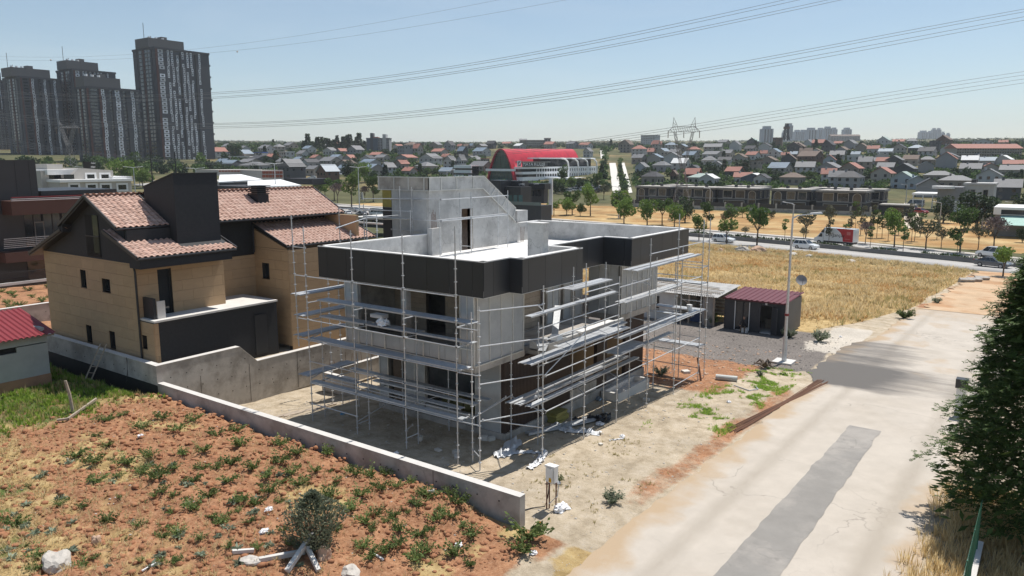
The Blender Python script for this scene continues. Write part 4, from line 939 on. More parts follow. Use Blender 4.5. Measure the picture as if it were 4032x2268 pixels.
def leafcloud(name, n, shape, lsize, mats, seed, droop=.3, elong=1.6, fold=True, extra=None):
    """n leaf blades (two triangles folded at the midrib) placed by shape(rng)->(pos, outward)"""
    r = random.Random(seed); Vv = []; Ff = []
    for _ in range(n):
        p, o = shape(r); o = (o+Vector((r.gauss(0, .5), r.gauss(0, .5), r.gauss(0, .4)))).normalized()
        s = lsize*r.uniform(.6, 1.3); d = (o-Vector((0, 0, droop*r.random()))).normalized()
        w = d.cross(Vector((r.gauss(0, 1), r.gauss(0, 1), r.gauss(0, 1)))).normalized()*s*.5
        b = len(Vv); Vv += [p, p+d*s*elong*.5+w, p+d*s*elong, p+d*s*elong*.5-w]; Ff += [(b, b+1, b+2), (b, b+2, b+3)]
    for e in (extra or ()):      # stalks from the root to the leaves
        e = Vector(e); sd = Vector((-e.y, e.x, .01)).normalized()*.008; b = len(Vv); Vv += [-sd, sd, e*.6+Vector((0, 0, .06))+sd, e*.6+Vector((0, 0, .06))-sd, e]; Ff += [(b, b+1, b+2), (b, b+2, b+3), (b+3, b+2, b+4)]
    return npmesh(name, [tuple(v) for v in Vv], Ff, mats)
def weedstalks(rad, h, ns, seed):
    r0 = random.Random(seed); return [(rad*q*math.cos(a), rad*q*math.sin(a), h*hh) for a, q, hh in [(r0.uniform(0, 6.28), r0.uniform(.25, 1), r0.uniform(.5, 1)) for _ in range(ns)]]
def weedshape(rad, h, ns, seed):
    r0 = random.Random(seed); st = [(r0.uniform(0, 6.28), r0.uniform(.25, 1), r0.uniform(.5, 1)) for _ in range(ns)]
    def f(r):
        a, q, hh = st[r.randrange(ns)]; t = r.random()**.7; rr = rad*q*t
        return Vector((rr*math.cos(a)+r.gauss(0, .03), rr*math.sin(a)+r.gauss(0, .03), h*hh*(t*(1.4-.4*t))*r.uniform(.55, 1.05)+.02)), Vector((math.cos(a), math.sin(a), .5))
    return f
WEED = [leafcloud('weed', 260, weedshape(.38, .34, 16, k), .047, LEAF, 20+k, extra=weedstalks(.38, .34, 16, k)) for k in range(4)]
SAGE = [leafcloud('rosette', 34, lambda r: (Vector((r.gauss(0, .04), r.gauss(0, .04), .03)), Vector((r.gauss(0, 1), r.gauss(0, 1), .35))), .085, LEAFG, 40+k, .1, 2.6) for k in range(2)]
WPX = [(560, 1690), (640, 1650), (700, 1700), (760, 1660), (800, 1780), (720, 1790), (860, 1720), (930, 1700), (950, 1760), (690, 1850), (620, 1890), (560, 1870), (500, 1830), (470, 1880), (360, 1830), (380, 1900), (420, 1760), (300, 1800), (240, 1990), (330, 2000), (430, 2060), (640, 2120), (700, 2100), (760, 2010), (820, 1960), (900, 1900), (930, 1980), (870, 2060), (1000, 1850), (1050, 1880), (1100, 1830), (1060, 1940), (1010, 1990), (980, 2060), (1150, 1870), (1180, 1910), (1240, 1860), (1290, 1790), (1100, 1760), (1170, 1790), (1430, 1795), (1400, 1870), (1330, 1890), (1370, 1860), (1460, 1880), (1520, 1870), (1500, 1930), (1560, 1920), (1590, 1880), (1620, 1900), (1660, 1950), (1690, 1960), (1640, 2000), (1550, 2040), (1520, 2060), (1480, 2030), (1440, 2060), (1570, 2090), (1420, 1960), (1380, 2010), (1330, 2080), (1650, 2110), (1700, 2090), (1720, 2050), (1740, 2020), (1780, 2040), (1800, 1990), (1770, 1950), (1820, 2080), (1860, 2110), (1680, 2180), (1640, 2210), (1520, 2180), (1460, 2200), (1560, 2150), (1430, 2160), (1800, 2190), (1850, 2230), (1300, 1960), (130, 2250), (150, 2200), (900, 2160), (380, 1720), (420, 1660), (330, 2230), (60, 2080), (480, 1640), (640, 1940), (690, 1960), (760, 1900), (590, 1800), (790, 1850), (850, 1850), (910, 1830)]
WL = []; ROS = []
for i, (px, py) in enumerate(WPX): WL.append((px, py, soil(px, py), rng.uniform(.6, 1.3)))
for i in range(46):
    px, py = rng.uniform(20, 1750), rng.uniform(1780, 2240); p = soil(px, py)
    if p.x < 18.3: WL.append((px, py, p, rng.uniform(.3, .7)))
for i in range(60): px, py = rng.uniform(20, 1250), rng.uniform(1820, 2240); ROS.append((px, py, soil(px, py), rng.uniform(.45, 1.0)))
def bandlabel(items, what, place, cuts):
    out = {}; cn = {}
    for i in sorted(range(len(items)), key=lambda i: items[i][0]):
        b = sum(items[i][1] > c for c in cuts); cn[b] = cn.get(b, 0)+1; out[i] = f"{what} in the {['farthest', 'second', 'middle', 'fourth', 'nearest'][b]} strip of {place}, {ordinal(cn[b])} from left"
    return out
lw = bandlabel(WL, 'leafy green weed', 'red soil', (1780, 1880, 1990, 2110)); lr = bandlabel(ROS, 'grey green leaf rosette', 'red soil', (1780, 1900, 2000, 2120))
for i, (px, py, p, s) in enumerate(WL): setp(link('weed_plant', WEED[i % 4], None, p-Vector((0, 0, .02)), (0, 0, rng.uniform(0, 6.28)), [s, s, s*rng.uniform(.8, 1.15)]), lw[i], 'plant', 'weeds in the red soil')
for i, (px, py, p, s) in enumerate(ROS): setp(link('rosette_plant', SAGE[i % 2], None, p, (0, 0, rng.uniform(0, 6.28)), [s]*3), lr[i], 'plant', 'rosettes on the red soil')
for (px, py, s), lb in zip([(2080, 2130, 2.0), (2060, 2180, 1.4)], ['large bushy green plant at the wall end beside the street', 'smaller green plant below the bushy one near the wall end']):
    p = soil(px, py); setp(link('weed_plant', WEED[0], None, p, (0, 0, px), [s, s, s*1.1]), lb, 'plant', 'weeds in the red soil')
# grey olive-like shrub with fallen concrete posts
sp_ = soil(1240, 2170); SHR = thing('shrub', 'grey green shrub with small leaves standing in the red soil', 'shrub', sp_)
def shrubf(r):
    a = r.uniform(0, 6.28); t = r.random(); h = 1.75*t; rad = .8*math.sin(math.pi*min(t*.85+.12, 1))*r.random()**.5*(1+.35*math.sin(3*a+5*t))
    return Vector((rad*math.cos(a), rad*math.sin(a), h+.08)), Vector((math.cos(a), math.sin(a), .9))
o = link('foliage', leafcloud('foliage', 5600, shrubf, .05, LEAFO, 5, .1, 1.9), SHR)
mb = MB()
for i in range(9):
    a = i*.7; q = Vector((.55*math.cos(a), .55*math.sin(a), 1.0+.5*(i % 3)/2)); mb.path([(0, 0, 0), q*.45+Vector((0, 0, .1)), q], [.035, .022, .008], 5)
link('stem', mb.mesh('stem', BARK), SHR)
def stone(name, loc, s, m, seed, label=None, flat=.6, sub=2):
    bm = bmesh.new(); bmesh.ops.create_icosphere(bm, subdivisions=sub, radius=1)
    for v in bm.verts:
        k = 1+.38*mnoise.noise(v.co*1.3+Vector((seed, seed*2, 0)))+.12*mnoise.noise(v.co*4+Vector((seed, 0, 0))); v.co *= k; v.co = Vector((v.co.x*s[0], v.co.y*s[1], v.co.z*s[2]))
    me_ = bpy.data.meshes.new(name); bm.to_mesh(me_); bm.free(); me_.materials.append(m)
    o = link(name, me_, None, Vector(loc)+Vector((0, 0, s[2]*.25)), (0, 0, seed))
    if label: setp(o, label, 'stone', 'stones')
    return o
STONE = mat('pale_stone', (.50, .46, .41), .9, .22, 4, .02, 10, rnd=.1); STONER = mat('pink_stone', (.50, .34, .24), .9, .2, 4, .02, 10)
for i, (px, py, s, m, lb) in enumerate([(225, 2225, (.52, .36, .26), STONE, 'big pale limestone boulder in the bottom left corner'), (380, 2145, (.14, .12, .18), STONER, 'upright pinkish stone in the red soil near the boulder'), (1275, 2200, (.26, .2, .3), STONER, 'reddish rock leaning under the grey green shrub'), (1380, 2262, (.36, .22, .16), STONE, 'pale rock at the bottom edge below the shrub'), (985, 2215, (.34, .2, .14), STONE, 'white rock beside the fallen concrete post'), (1340, 1775, (.13, .12, .1), STONER, 'first of three soil coloured rocks by the low wall'), (1372, 1792, (.12, .1, .1), STONER, 'second of three soil coloured rocks by the low wall'), (1398, 1800, (.1, .09, .09), STONER, 'third of three soil coloured rocks by the low wall')]):
    stone('stone', soil(px, py), s, m, i+1.3, lb, sub=3)
def beam(px0, py0, px1, py1, w, m, label, lift0=.06, lift1=.06, name='concrete_post', cat='post'):
    a, b = soil(px0, py0)+Vector((0, 0, lift0)), soil(px1, py1)+Vector((0, 0, lift1)); return setp(MB().bar(a, b, w, w).build(name, m, None, loc=a), label, cat)
def _bl(mb, name, m, loc): return mb.build(name, m, None, loc=loc)
beam(1020, 2215, 1200, 2180, .13, CONCW, 'long pale concrete post lying left of the shrub'); beam(1130, 2262, 1232, 2160, .13, CONCW, 'broken concrete post sloping up against the shrub', .05, .45); beam(1255, 2255, 1212, 2190, .12, CONCW, 'short broken concrete post crossing under the shrub', .05, .25)
beam(915, 2185, 1000, 2178, .1, CONCW, 'thin white concrete piece lying at the far left of the posts', .05, .05)
beam(560, 2262, 615, 2228, .04, WHITE, 'thin white lath lying on the soil at the bottom', .03, .03, 'lath', 'lath')
beam(225, 1660, 268, 1655, .09, WOOD, 'short end of the bent white board in the dry grass', .06, .06, 'board', 'board'); beam(268, 1655, 380, 1580, .09, WOOD, 'long white board lying in the grass by the fence post', .06, .12, 'board', 'board')
beam(1460, 2180, 1510, 2210, .05, WHITE, 'white broken lath among weeds near the bottom centre', .03, .03, 'lath', 'lath')
p = soil(287, 1622); FP = MB().path([p, p+Vector((-.04, .05, .8)), p+Vector((-.12, .15, 1.45))], [.075, .07, .06], 8).build('fence_post', WOOD, None, loc=p); setp(FP, 'leaning grey wooden fence post in the grass by the shed', 'post')
mb = MB(); a = hx(337, 1481, 17.75); a.z = gz(a.x, a.y); b = hx(408, 1353, 18.7); off = Vector((-.12, .38, 0)); LD = thing('ladder', 'weathered wooden ladder leaning on the concrete retaining wall', 'ladder', a)
for s in (-.5, .5): MB().bar(a+off*s, b+off*s, .07, .05).build('rail', WOOD, LD)
for k in range(6): t = .12+k*.155; c = a*(1-t)+b*t; MB().bar(c-off*.62, c+off*.62, .05, .035).build('rung', WOOD, LD)
mb = MB(); hs2 = [Vector((18.7, 37.6, 1.98)), Vector((18.62, 37.4, 1.9)), Vector((18.55, 37.3, 1.3)), Vector((18.5, 37.4, .8))]
setp(mb.path(hs2, .02, 6).build('cable', STEELK, None, loc=hs2[-1]), 'black cable hanging over the retaining wall right of the ladder', 'cable')
# ---- grass as stuff
def tuft(nb, h, spread, w, seed, bend=.5):
    r = random.Random(seed); v = []; f = []
    for _ in range(nb):
        a = r.uniform(0, 6.28); d = Vector((math.cos(a), math.sin(a), 0)); b0 = d*spread*.3*r.random(); hh = h*r.uniform(.6, 1.1); tip = b0+d*hh*bend*r.uniform(.3, 1.1)+Vector((0, 0, hh)); sd = Vector((-d.y, d.x, 0))*w
        m = b0*.5+tip*.5+Vector((0, 0, hh*.12)); k = len(v); v += [b0-sd, b0+sd, m-sd*.8, m+sd*.8, tip]; f += [(k, k+1, k+3), (k, k+3, k+2), (k+2, k+3, k+4)]
    return [tuple(q) for q in v], f
def sow(name, mt, pts, h, nb, w, label, cat, seed, spread=.12, bend=.5, jit=(.6, 1.35), vary=0):
    r = np.random.RandomState(seed); protos = [tuft(nb, h, spread, w, seed*10+k, bend) for k in range(6)]
    pts = np.array([(x, y, gz(x, y)-.02) for x, y in pts]); scl = r.uniform(*jit, len(pts))*(1 if not vary else np.array([max(.35, 1+vary*fbm(p[0]*.22, p[1]*.22, 77, 4)) for p in pts])); return setp(link(name, scatter_mesh(name, protos, pts, r.uniform(0, 6.28, len(pts)), scl, mt)), label, cat, kind='stuff')
rr = random.Random(3)
def area(n, x0, x1, y0, y1, keep):
    out = []
    for _ in range(n):
        x, y = rr.uniform(x0, x1), rr.uniform(y0, y1)
        if rr.random() < keep(x, y): out.append((x, y))
    return out
def fkeep(x, y): return fieldw(x, y)*(1 if y < XM_near(x) else 0)
def XM_near(x): return 1e9
fp = [(x, y) for x, y in area(62000, 56, 141, 5, 84, lambda x, y: fieldw(x, y)*(.35+.75*sstep(-.35, .35, fbm(x*.09, y*.09, 2, 3)))) if x < XM(y)-12.3 and not (56 < x < 62.2 and 15.2 < y < 31)]
sow('dry_grass', STRAW, fp, .42, 6, .03, 'tall golden dry grass covering the field behind the container', 'grass', 1, .35, 1.1, vary=1.0)
fr_ = [(x, y) for x, y in area(26000, 58, 141, 7, 84, lambda x, y: fieldw(x, y)*sstep(.0, .3, fbm(x*.07, y*.07, 51, 4))) if x < XM(y)-12.3 and not (56 < x < 62.2 and 15.2 < y < 31)]
sow('russet_grass', leafmat('russet_blade', (.38, .22, .085), (.58, .37, .16), .4), fr_, .4, 6, .03, 'russet patches of dry grass within the golden field', 'grass', 9, .35, 1.2)
fg = [(x, y) for x, y in area(9000, 56, 135, 7, 60, lambda x, y: fieldw(x, y)*sstep(.12, .4, fbm(x*.13, y*.13, 31, 3)+(.35 if y < 14 else 0))) if x < XM(y)-12.3 and not (56 < x < 62.2 and 15.2 < y < 31)]
sow('weedy_grass', DRYG, fg, .5, 6, .03, 'greener weedy grass mixed into the golden field edge', 'grass', 2, .3, .9)
gp = area(8500, 8, 18.5, 30, 46, lambda x, y: sstep(32, 36.5, y+3.2*fbm(x*.35, y*.35, 11, 4)-(x-10)*.12)*(1 if not (12.4 < x < 16.7 and 40.5 < y < 45) else 0))
sow('green_grass', GRASS, [p for p in gp if fbm(p[0]*.5, p[1]*.5, 6) > -.2], .2, 9, .015, 'lush green grass below the retaining wall and shed', 'grass', 3, .16, .5)
sow('tall_weeds', DRYG, [p for p in gp if fbm(p[0]*.5, p[1]*.5, 6) <= .0 and p[0] < 18][:900], .36, 5, .010, 'tall half dry grass between shed and retaining wall', 'grass', 4, .16, .3)
dp = area(30000, 2, 18.4, 14, 40, lambda x, y: max(.42*sstep(15.5, 9, x+1.5*fbm(x*.35, y*.35, 11, 4)), .1, sstep(11.8, 8.6, x-.22*(y-28)+1.8*fbm(x*.35, y*.35, 11, 4))*sstep(19, 24, y), .35*sstep(.12, .45, fbm(x*.35, y*.35, 11, 4))))
sow('straw_grass', STRAW, dp, .15, 6, .009, 'short bleached grass at the left edge of the soil plot', 'grass', 5, .12, .9)
vp = area(9000, 28, 46.5, 11.2, 15.2, lambda x, y: sstep(.05, .35, fbm(x*.35, y*.35, 11, 4)+.55*fbm(x*1.3, y*1.3, 21, 3))*sstep(30, 35, x+3*fbm(x*.35, y*.35, 11, 4))*(1-sstep(13.8, 15.2, y)))
sow('verge_grass', GRASS, vp, .11, 6, .012, 'patchy green grass on the verge between yard and street', 'grass', 6, .14, 1.1)
cp = area(4200, 16, 32, -2.5, 3.2, lambda x, y: sstep(3.0, 1.7, y+.6*fbm(x*.8, y*.8)))
sow('roadside_straw', STRAW, cp, .42, 8, .010, 'tall dry grass at the street edge below the conifer', 'grass', 7, .2, .6)
yp = area(700, 19.4, 30, 11.3, 16, lambda x, y: sstep(.0, .4, fbm(x*.6, y*.6, 41, 3)))
sow('yard_grass', DRYG, yp, .1, 6, .010, 'sparse half dry grass in the yard beside the meter box', 'grass', 8, .12, 1.0)
lp = area(900, 24, 60, 58, 90, lambda x, y: .5)
# plants in the far left plot and shrubs along field edge
FPL = []
def proj_px(x, y): v = Vector((x, y, 0))-EYE; return v.dot(_rt)/v.dot(_fw)
for i in range(70):
    x, y = rr.uniform(20, 40), rr.uniform(60, 80)
    FPL.append((proj_px(x, y), x, y))
for i, (u, x, y) in enumerate(sorted(FPL)): setp(link('field_plant', WEED[i % 4], None, (x, y, gz(x, y)), (0, 0, i), [rr.uniform(.9, 1.6)]*3), f'green plant in the red field behind the retaining wall, {ordinal(i+1)} from left', 'plant', 'plants in the far red field')
BUSH = [leafcloud('bush_foliage', 1500, weedshape(.8, 1.15, 26, 70+k), .075, LEAFO if k else LEAF, 60+k) for k in range(3)]
for i, (px, py, s, lb) in enumerate([(2800, 1280, 1.0, 'leafy bush between shack and container'), (3110, 1330, .9, 'grey green bush at the right corner of the container'), (3225, 1345, 1.0, 'round dark bush right of the lamp post'), (3560, 1255, 1.0, 'grey bush at the field edge by the street'), (2410, 1985, .55, 'small spreading bush beside the street below the yard'), (3690, 1195, .7, 'low bush near the end of the concrete street'), (2190, 1900, .4, 'small grey plant behind the meter box'), (2600, 1480, .7, 'weedy bush under the east scaffolding'), (2990, 1480, .35, 'low green bush by the tree roots')]):
    p = soil(px, py); setp(link('bush', BUSH[i % 3], None, p, (0, 0, i*1.3), [s, s, s*.85]), lb, 'bush', 'bushes round the site')
# loose stones: countless small debris
def pebbles(name, n, keep, s0, s1, mt, label, x0, x1, y0, y1, seed):
    pv, pf = [], []
    for k in range(5):
        bm = bmesh.new(); bmesh.ops.create_icosphere(bm, subdivisions=1, radius=1)
        q = [((v.co*(1+.5*mnoise.noise(v.co*2+Vector((k*3, 0, 0))))).to_tuple()) for v in bm.verts]; pv.append(([(a, b*.8, c*.6) for a, b, c in q], [tuple(v.index for v in f.verts) for f in bm.faces])); bm.free()
    r = random.Random(seed); P = []
    while len(P) < n:
        x, y = r.uniform(x0, x1), r.uniform(y0, y1)
        if r.random() < keep(x, y): P.append((x, y, gz(x, y)))
    return setp(link(name, scatter_mesh(name, pv, P, [r.uniform(0, 6) for _ in P], [s0+(s1-s0)*r.random()**3 for _ in P], mt)), label, 'rubble', kind='stuff')
pebbles('pebbles', 2600, lambda x, y: 1 if x > 19.2 else 0, .012, .07, STONE, 'small stones and rubble scattered over the yard', 19.2, 43, 11, 33, 1)
pebbles('soil_clods', 9000, lambda x, y: 1 if x < 18.6 else 0, .02, .15, mat('soil_clod', (.33, .15, .075), .95, .25, 6, .01, 30), 'reddish clods of earth in the garden plot', 7, 18.6, 12.5, 35, 2)
pebbles('pale_chips', 700, lambda x, y: 1 if x < 18.6 else 0, .012, .055, STONE, 'pale stone chips in the red soil', 7, 18.6, 12.5, 35, 3)
pebbles('broken_tarmac', 1500, lambda x, y: 1 if y > 11.5 else 0, .02, .10, mat('tarmac_crumb', (.16, .145, .13), .95, .2, 5), 'grey crumbs of tarmac on the access track', 45.5, 59, 11.5, 30, 4)
pebbles('street_gravel', 2200, lambda x, y: max(sstep(1.6, 0, abs(y-10.6)), .05), .006, .028, STONE, 'fine gravel strewn along the street edge', 14, 48, 5, 11.4, 6)
pebbles('red_rubble', 900, lambda x, y: 1, .02, .13, STONER, 'reddish rubble on the earth behind the house', 38.5, 51, 12.6, 26, 5)
# ================================================================ things in and around the yard
# electric meter box
q = gnd(2165, 2010); MX, MY = q.x, q.y; MZ = gz(MX, MY)
MTR = thing('meter_box', 'white electric meter cabinet with yellow warning sign on brown posts', 'meter box', (MX, MY, MZ))
BRP = mat('brown_pipe', (.13, .04, .025), .6, .15, 4)
for y, dx in ((.13, 0), (.09, .1), (-.15, .15)): MB().tube((MX+dx, MY+y, MZ-.1), (MX+dx, MY+y, MZ+1.02), .025, n=7).build('post', BRP, MTR)
cab = MB().box((MX-.02, MY-.18, MZ+1.0), (MX+.22, MY+.16, MZ+1.55)).build('cabinet', WHITE, MTR)
MB().prism([(MX-.06, MZ+1.552), (MX+.25, MZ+1.552), (MX+.25, MZ+1.58), (MX-.06, MZ+1.61)], 'y', MY-.21, MY+.19).build('lid', WHITE, MTR)
MB().prism([(MX-.025, MY+.16), (MX-.02, MY+.17), (MX-.11, MY-.17), (MX-.12, MY-.165)], 'z', MZ+1.02, MZ+1.53).build('door', WHITE, MTR)
sg = MB().prism([(MX-.112, MY-.10), (MX-.106, MY-.11), (MX-.082, MY-.01), (MX-.088, MY-.0)], 'z', MZ+1.05, MZ+1.2).build('warning_sign', mat('sign_yellow', (.80, .42, .02), .5, .05), MTR)
MB().prism([(MX-.112, MY-.07), (MX-.108, MY-.075), (MX-.10, MY-.045), (MX-.104, MY-.04)], 'z', MZ+1.09, MZ+1.15).build('bolt_mark', DARK, MTR)
cabl = [(MX+.1, MY+.1, MZ+.9), (MX+.05, MY+.12, MZ+.4), (MX-.02, MY+.2, MZ+.08), (MX-.3, MY+.55, MZ+.03), (MX-.6, MY+.7, MZ+.02)]
MB().path(cabl, .018, 6).build('cable', STEELK, MTR); MB().path([(MX+.2, MY-.22, MZ+.95), (MX+.16, MY-.2, MZ+.5), (MX+.02, MY+.05, MZ+.2)], .022, 6).build('cable', ALU, MTR)
setp(crumple('sack', (MX+.25, MY-.3, MZ), .3, .22, .2, TRASHW, 4.4), 'crumpled white sack at the foot of the meter cabinet', 'sack')
p = soil(2125, 2075); setp(MB().tube(p+Vector((-.1, 0, .06)), p+Vector((.14, .05, .06)), .055, n=10).build('bottle', mat('amber_plastic', (.45, .16, .02), .2, .1, 3), None, loc=p), 'amber plastic bottle lying in grass near the wall end', 'bottle')
# lamp post at the street corner
def lamppost(base, h, arm, az, label, group='street lamps', double=False, sc=1.0):
    t = thing('street_lamp', label, 'street lamp', base, group)
    b = Vector(base); MB().tube(b, b+Vector((0, 0, h)), .11*sc, .055*sc, 8).build('pole', ALU, t)
    for s in ((1, -1) if double else (1,)):
        d = Vector((math.cos(az)*s, math.sin(az)*s, 0)); tip = b+Vector((0, 0, h+.25))+d*arm
        MB().path([b+Vector((0, 0, h-.05)), b+Vector((0, 0, h+.12))+d*.25*arm, tip], [.05*sc, .045*sc, .04*sc], 6).build('arm', ALU, t)
        c = tip+d*.3; mb = MB().add([tip-d*.15+Vector((0, 0, -.05))+Vector((-d.y, d.x, 0))*.12, tip-d*.15+Vector((0, 0, -.05))-Vector((-d.y, d.x, 0))*.12, c+d*.25+Vector((0, 0, .02))-Vector((-d.y, d.x, 0))*.16, c+d*.25+Vector((0, 0, .02))+Vector((-d.y, d.x, 0))*.16,
                  tip-d*.15+Vector((0, 0, .05))+Vector((-d.y, d.x, 0))*.1, tip-d*.15+Vector((0, 0, .05))-Vector((-d.y, d.x, 0))*.1, c+d*.2+Vector((0, 0, .12))-Vector((-d.y, d.x, 0))*.12, c+d*.2+Vector((0, 0, .12))+Vector((-d.y, d.x, 0))*.12],
                 [(0, 1, 2, 3), (7, 6, 5, 4), (0, 4, 5, 1), (1, 5, 6, 2), (2, 6, 7, 3), (3, 7, 4, 0)]); mb.build('lamp_head', WHITE, t)
    return t
LB = Vector((48.25, 13.36, gz(48.25, 13.36)))
LMP = lamppost(LB+Vector((0, 0, .12)), 9.15, 1.15, R(-68), 'tall galvanised street lamp on white concrete base at the street corner')
MB().box(LB+Vector((-.6, -.6, -.1)), LB+Vector((.6, .6, .119))).build('base_slab', CONCW, LMP); MB().tube(LB+Vector((0, 0, .12)), LB+Vector((0, 0, 1.7)), .16, .13, 8).build('sleeve', ALU, LMP)
MB().tube(LB+Vector((0, 0, 3.05)), LB+Vector((0, 0, 3.2)), .137, n=8).build('red_tape', RED, LMP)
# tree stump with roots beside it
st_ = soil(3010, 1450); STP = MB()
for k in range(9): a = k*.75; STP.path([st_+Vector((0, 0, .15)), st_+Vector((.3*math.cos(a), .3*math.sin(a), .3+.1*(k % 3))), st_+Vector((.7*math.cos(a), .7*math.sin(a), .1+.25*(k % 2)))], [.12, .07, .02], 6)
setp(STP.build('tree_root', BARK, None, loc=st_), 'uprooted grey tree root on red earth by the lamp post', 'tree root')
# site container with maroon roof
CX0, CX1, CY0, CY1, CZ = 57.0, 61.3, 15.9, 20.55, -1.22
CT = thing('site_container', 'dark grey site office container with maroon sheet roof', 'container', (59, 18.2, CZ))
CG = mat('container_grey', (.045, .047, .052), .55, .1, 2); MAR = mat('maroon_sheet', (.115, .02, .03), .6, .12, 2)
mb = MB()
for a, b, z0, z1 in ((20.55, 19.68, 0, 2.5), (19.13, 19.1, 0, 2.5), (18.66, 17.75, 0, 2.5), (16.92, 15.9, 0, 2.5), (19.68, 19.13, 2.25, 2.5), (19.1, 18.66, 2.25, 2.5), (17.75, 16.92, 2.15, 2.5)): mb.box((CX0, min(a, b), CZ+z0), (CX0+.08, max(a, b), CZ+z1))
mb.build('front_wall', CG, CT); SW_ = mat('container_side', (.11, .105, .10), .6, .1, 1)
box('side_wall', (CX0+.082, CY0, CZ), (CX1, CY0+.08, CZ+2.5), SW_, CT); box('back_wall', (CX1-.08, CY0+.082, CZ), (CX1, CY1, CZ+2.5), mat('cream_panel', (.55, .52, .46), .7), CT); box('far_wall', (CX0+.082, CY1-.08, CZ), (CX1-.082, CY1, CZ+2.5), CG, CT)
box('floor', (CX0+.05, CY0+.05, CZ-.05), (CX1, CY1, CZ+.05), CONCW, CT)
for y in (15.9, 20.49): box('corner_post', (CX0-.03, y, CZ), (CX0-.002, y+.08, CZ+2.5), CG, CT)
for a, b in ((19.15, 19.66), (18.68, 19.08)): w_ = box('window', (CX0+.03, a, CZ+.1), (CX0+.05, b, CZ+2.24), GLASS, CT); box('frame', (CX0+.0, b-.03, CZ+.05), (CX0+.09, b+.0, CZ+2.3), STEELK, w_)
for y in (19.72, 18.6): box('white_trim', (CX0-.035, y-.03, CZ+.05), (CX0-.002, y+.03, CZ+2.3), WHITE, CT)
MB().prism([(CX0+.0, 16.9), (CX0+.03, 16.92), (CX0-.55, 16.3), (CX0-.57, 16.32)], 'z', CZ+.06, CZ+2.12).build('open_door', CG, CT)
box('wall_lamp', (CX0-.06, 17.25, CZ+2.25), (CX0-.002, 17.4, CZ+2.42), WHITE, CT)
mb = MB(); pr = []; y = CY0-.12
while y < CY1+.15: pr += [(y, 0), (y+.05, .05), (y+.13, .05), (y+.18, 0)]; y += .42
mb.add([(CX0-.25, a, CZ+2.52+h) for a, h in pr]+[(CX1+.2, a, CZ+2.72+h) for a, h in pr], [(i, i+1, len(pr)+i+1, len(pr)+i) for i in range(len(pr)-1)]); mb.box((CX0-.23, CY0-.1, CZ+2.42), (CX0-.2, CY1+.1, CZ+2.515)); mb.build('roof_sheet', MAR, CT)
box('desk', (CX0+1.8, 16.8, CZ+.05), (CX0+2.4, 17.9, CZ+.8), WOOD, CT)
DSH = thing('satellite_dish', 'round grey satellite dish on the back corner of the container roof', 'satellite dish', (61.2, 15.95, CZ+2.5)); dm = MB(); dc = Vector((61.0, 15.95, CZ+3.75)); ax = Vector((-.75, -.45, .45)).normalized(); u = ax.cross(Vector((0, 0, 1))).normalized(); v = ax.cross(u)
ring = [dc]
for rr_ in (.16, .31, .43):
    ring += [dc+(u*math.cos(a)+v*math.sin(a))*rr_+ax*(rr_**2*.45) for a in np.linspace(0, 2*math.pi, 20, endpoint=False)]
fs = [(0, 1+i, 1+(i+1) % 20) for i in range(20)]+[(1+k*20+i, 1+k*20+20+i, 1+k*20+20+(i+1) % 20, 1+k*20+(i+1) % 20) for k in range(2) for i in range(20)]
dm.add(ring, fs); dm.build('dish', mat('dish_grey', (.26, .25, .25), .5, .1, 2), DSH, True); MB().tube((61.2, 15.95, CZ+2.6), dc-ax*.08, .03, n=6).build('mast', STEELK, DSH); MB().path([dc+v*.5, dc+ax*.5+v*.1, dc+ax*.52], .015, 5).build('feed_arm', STEELK, DSH)
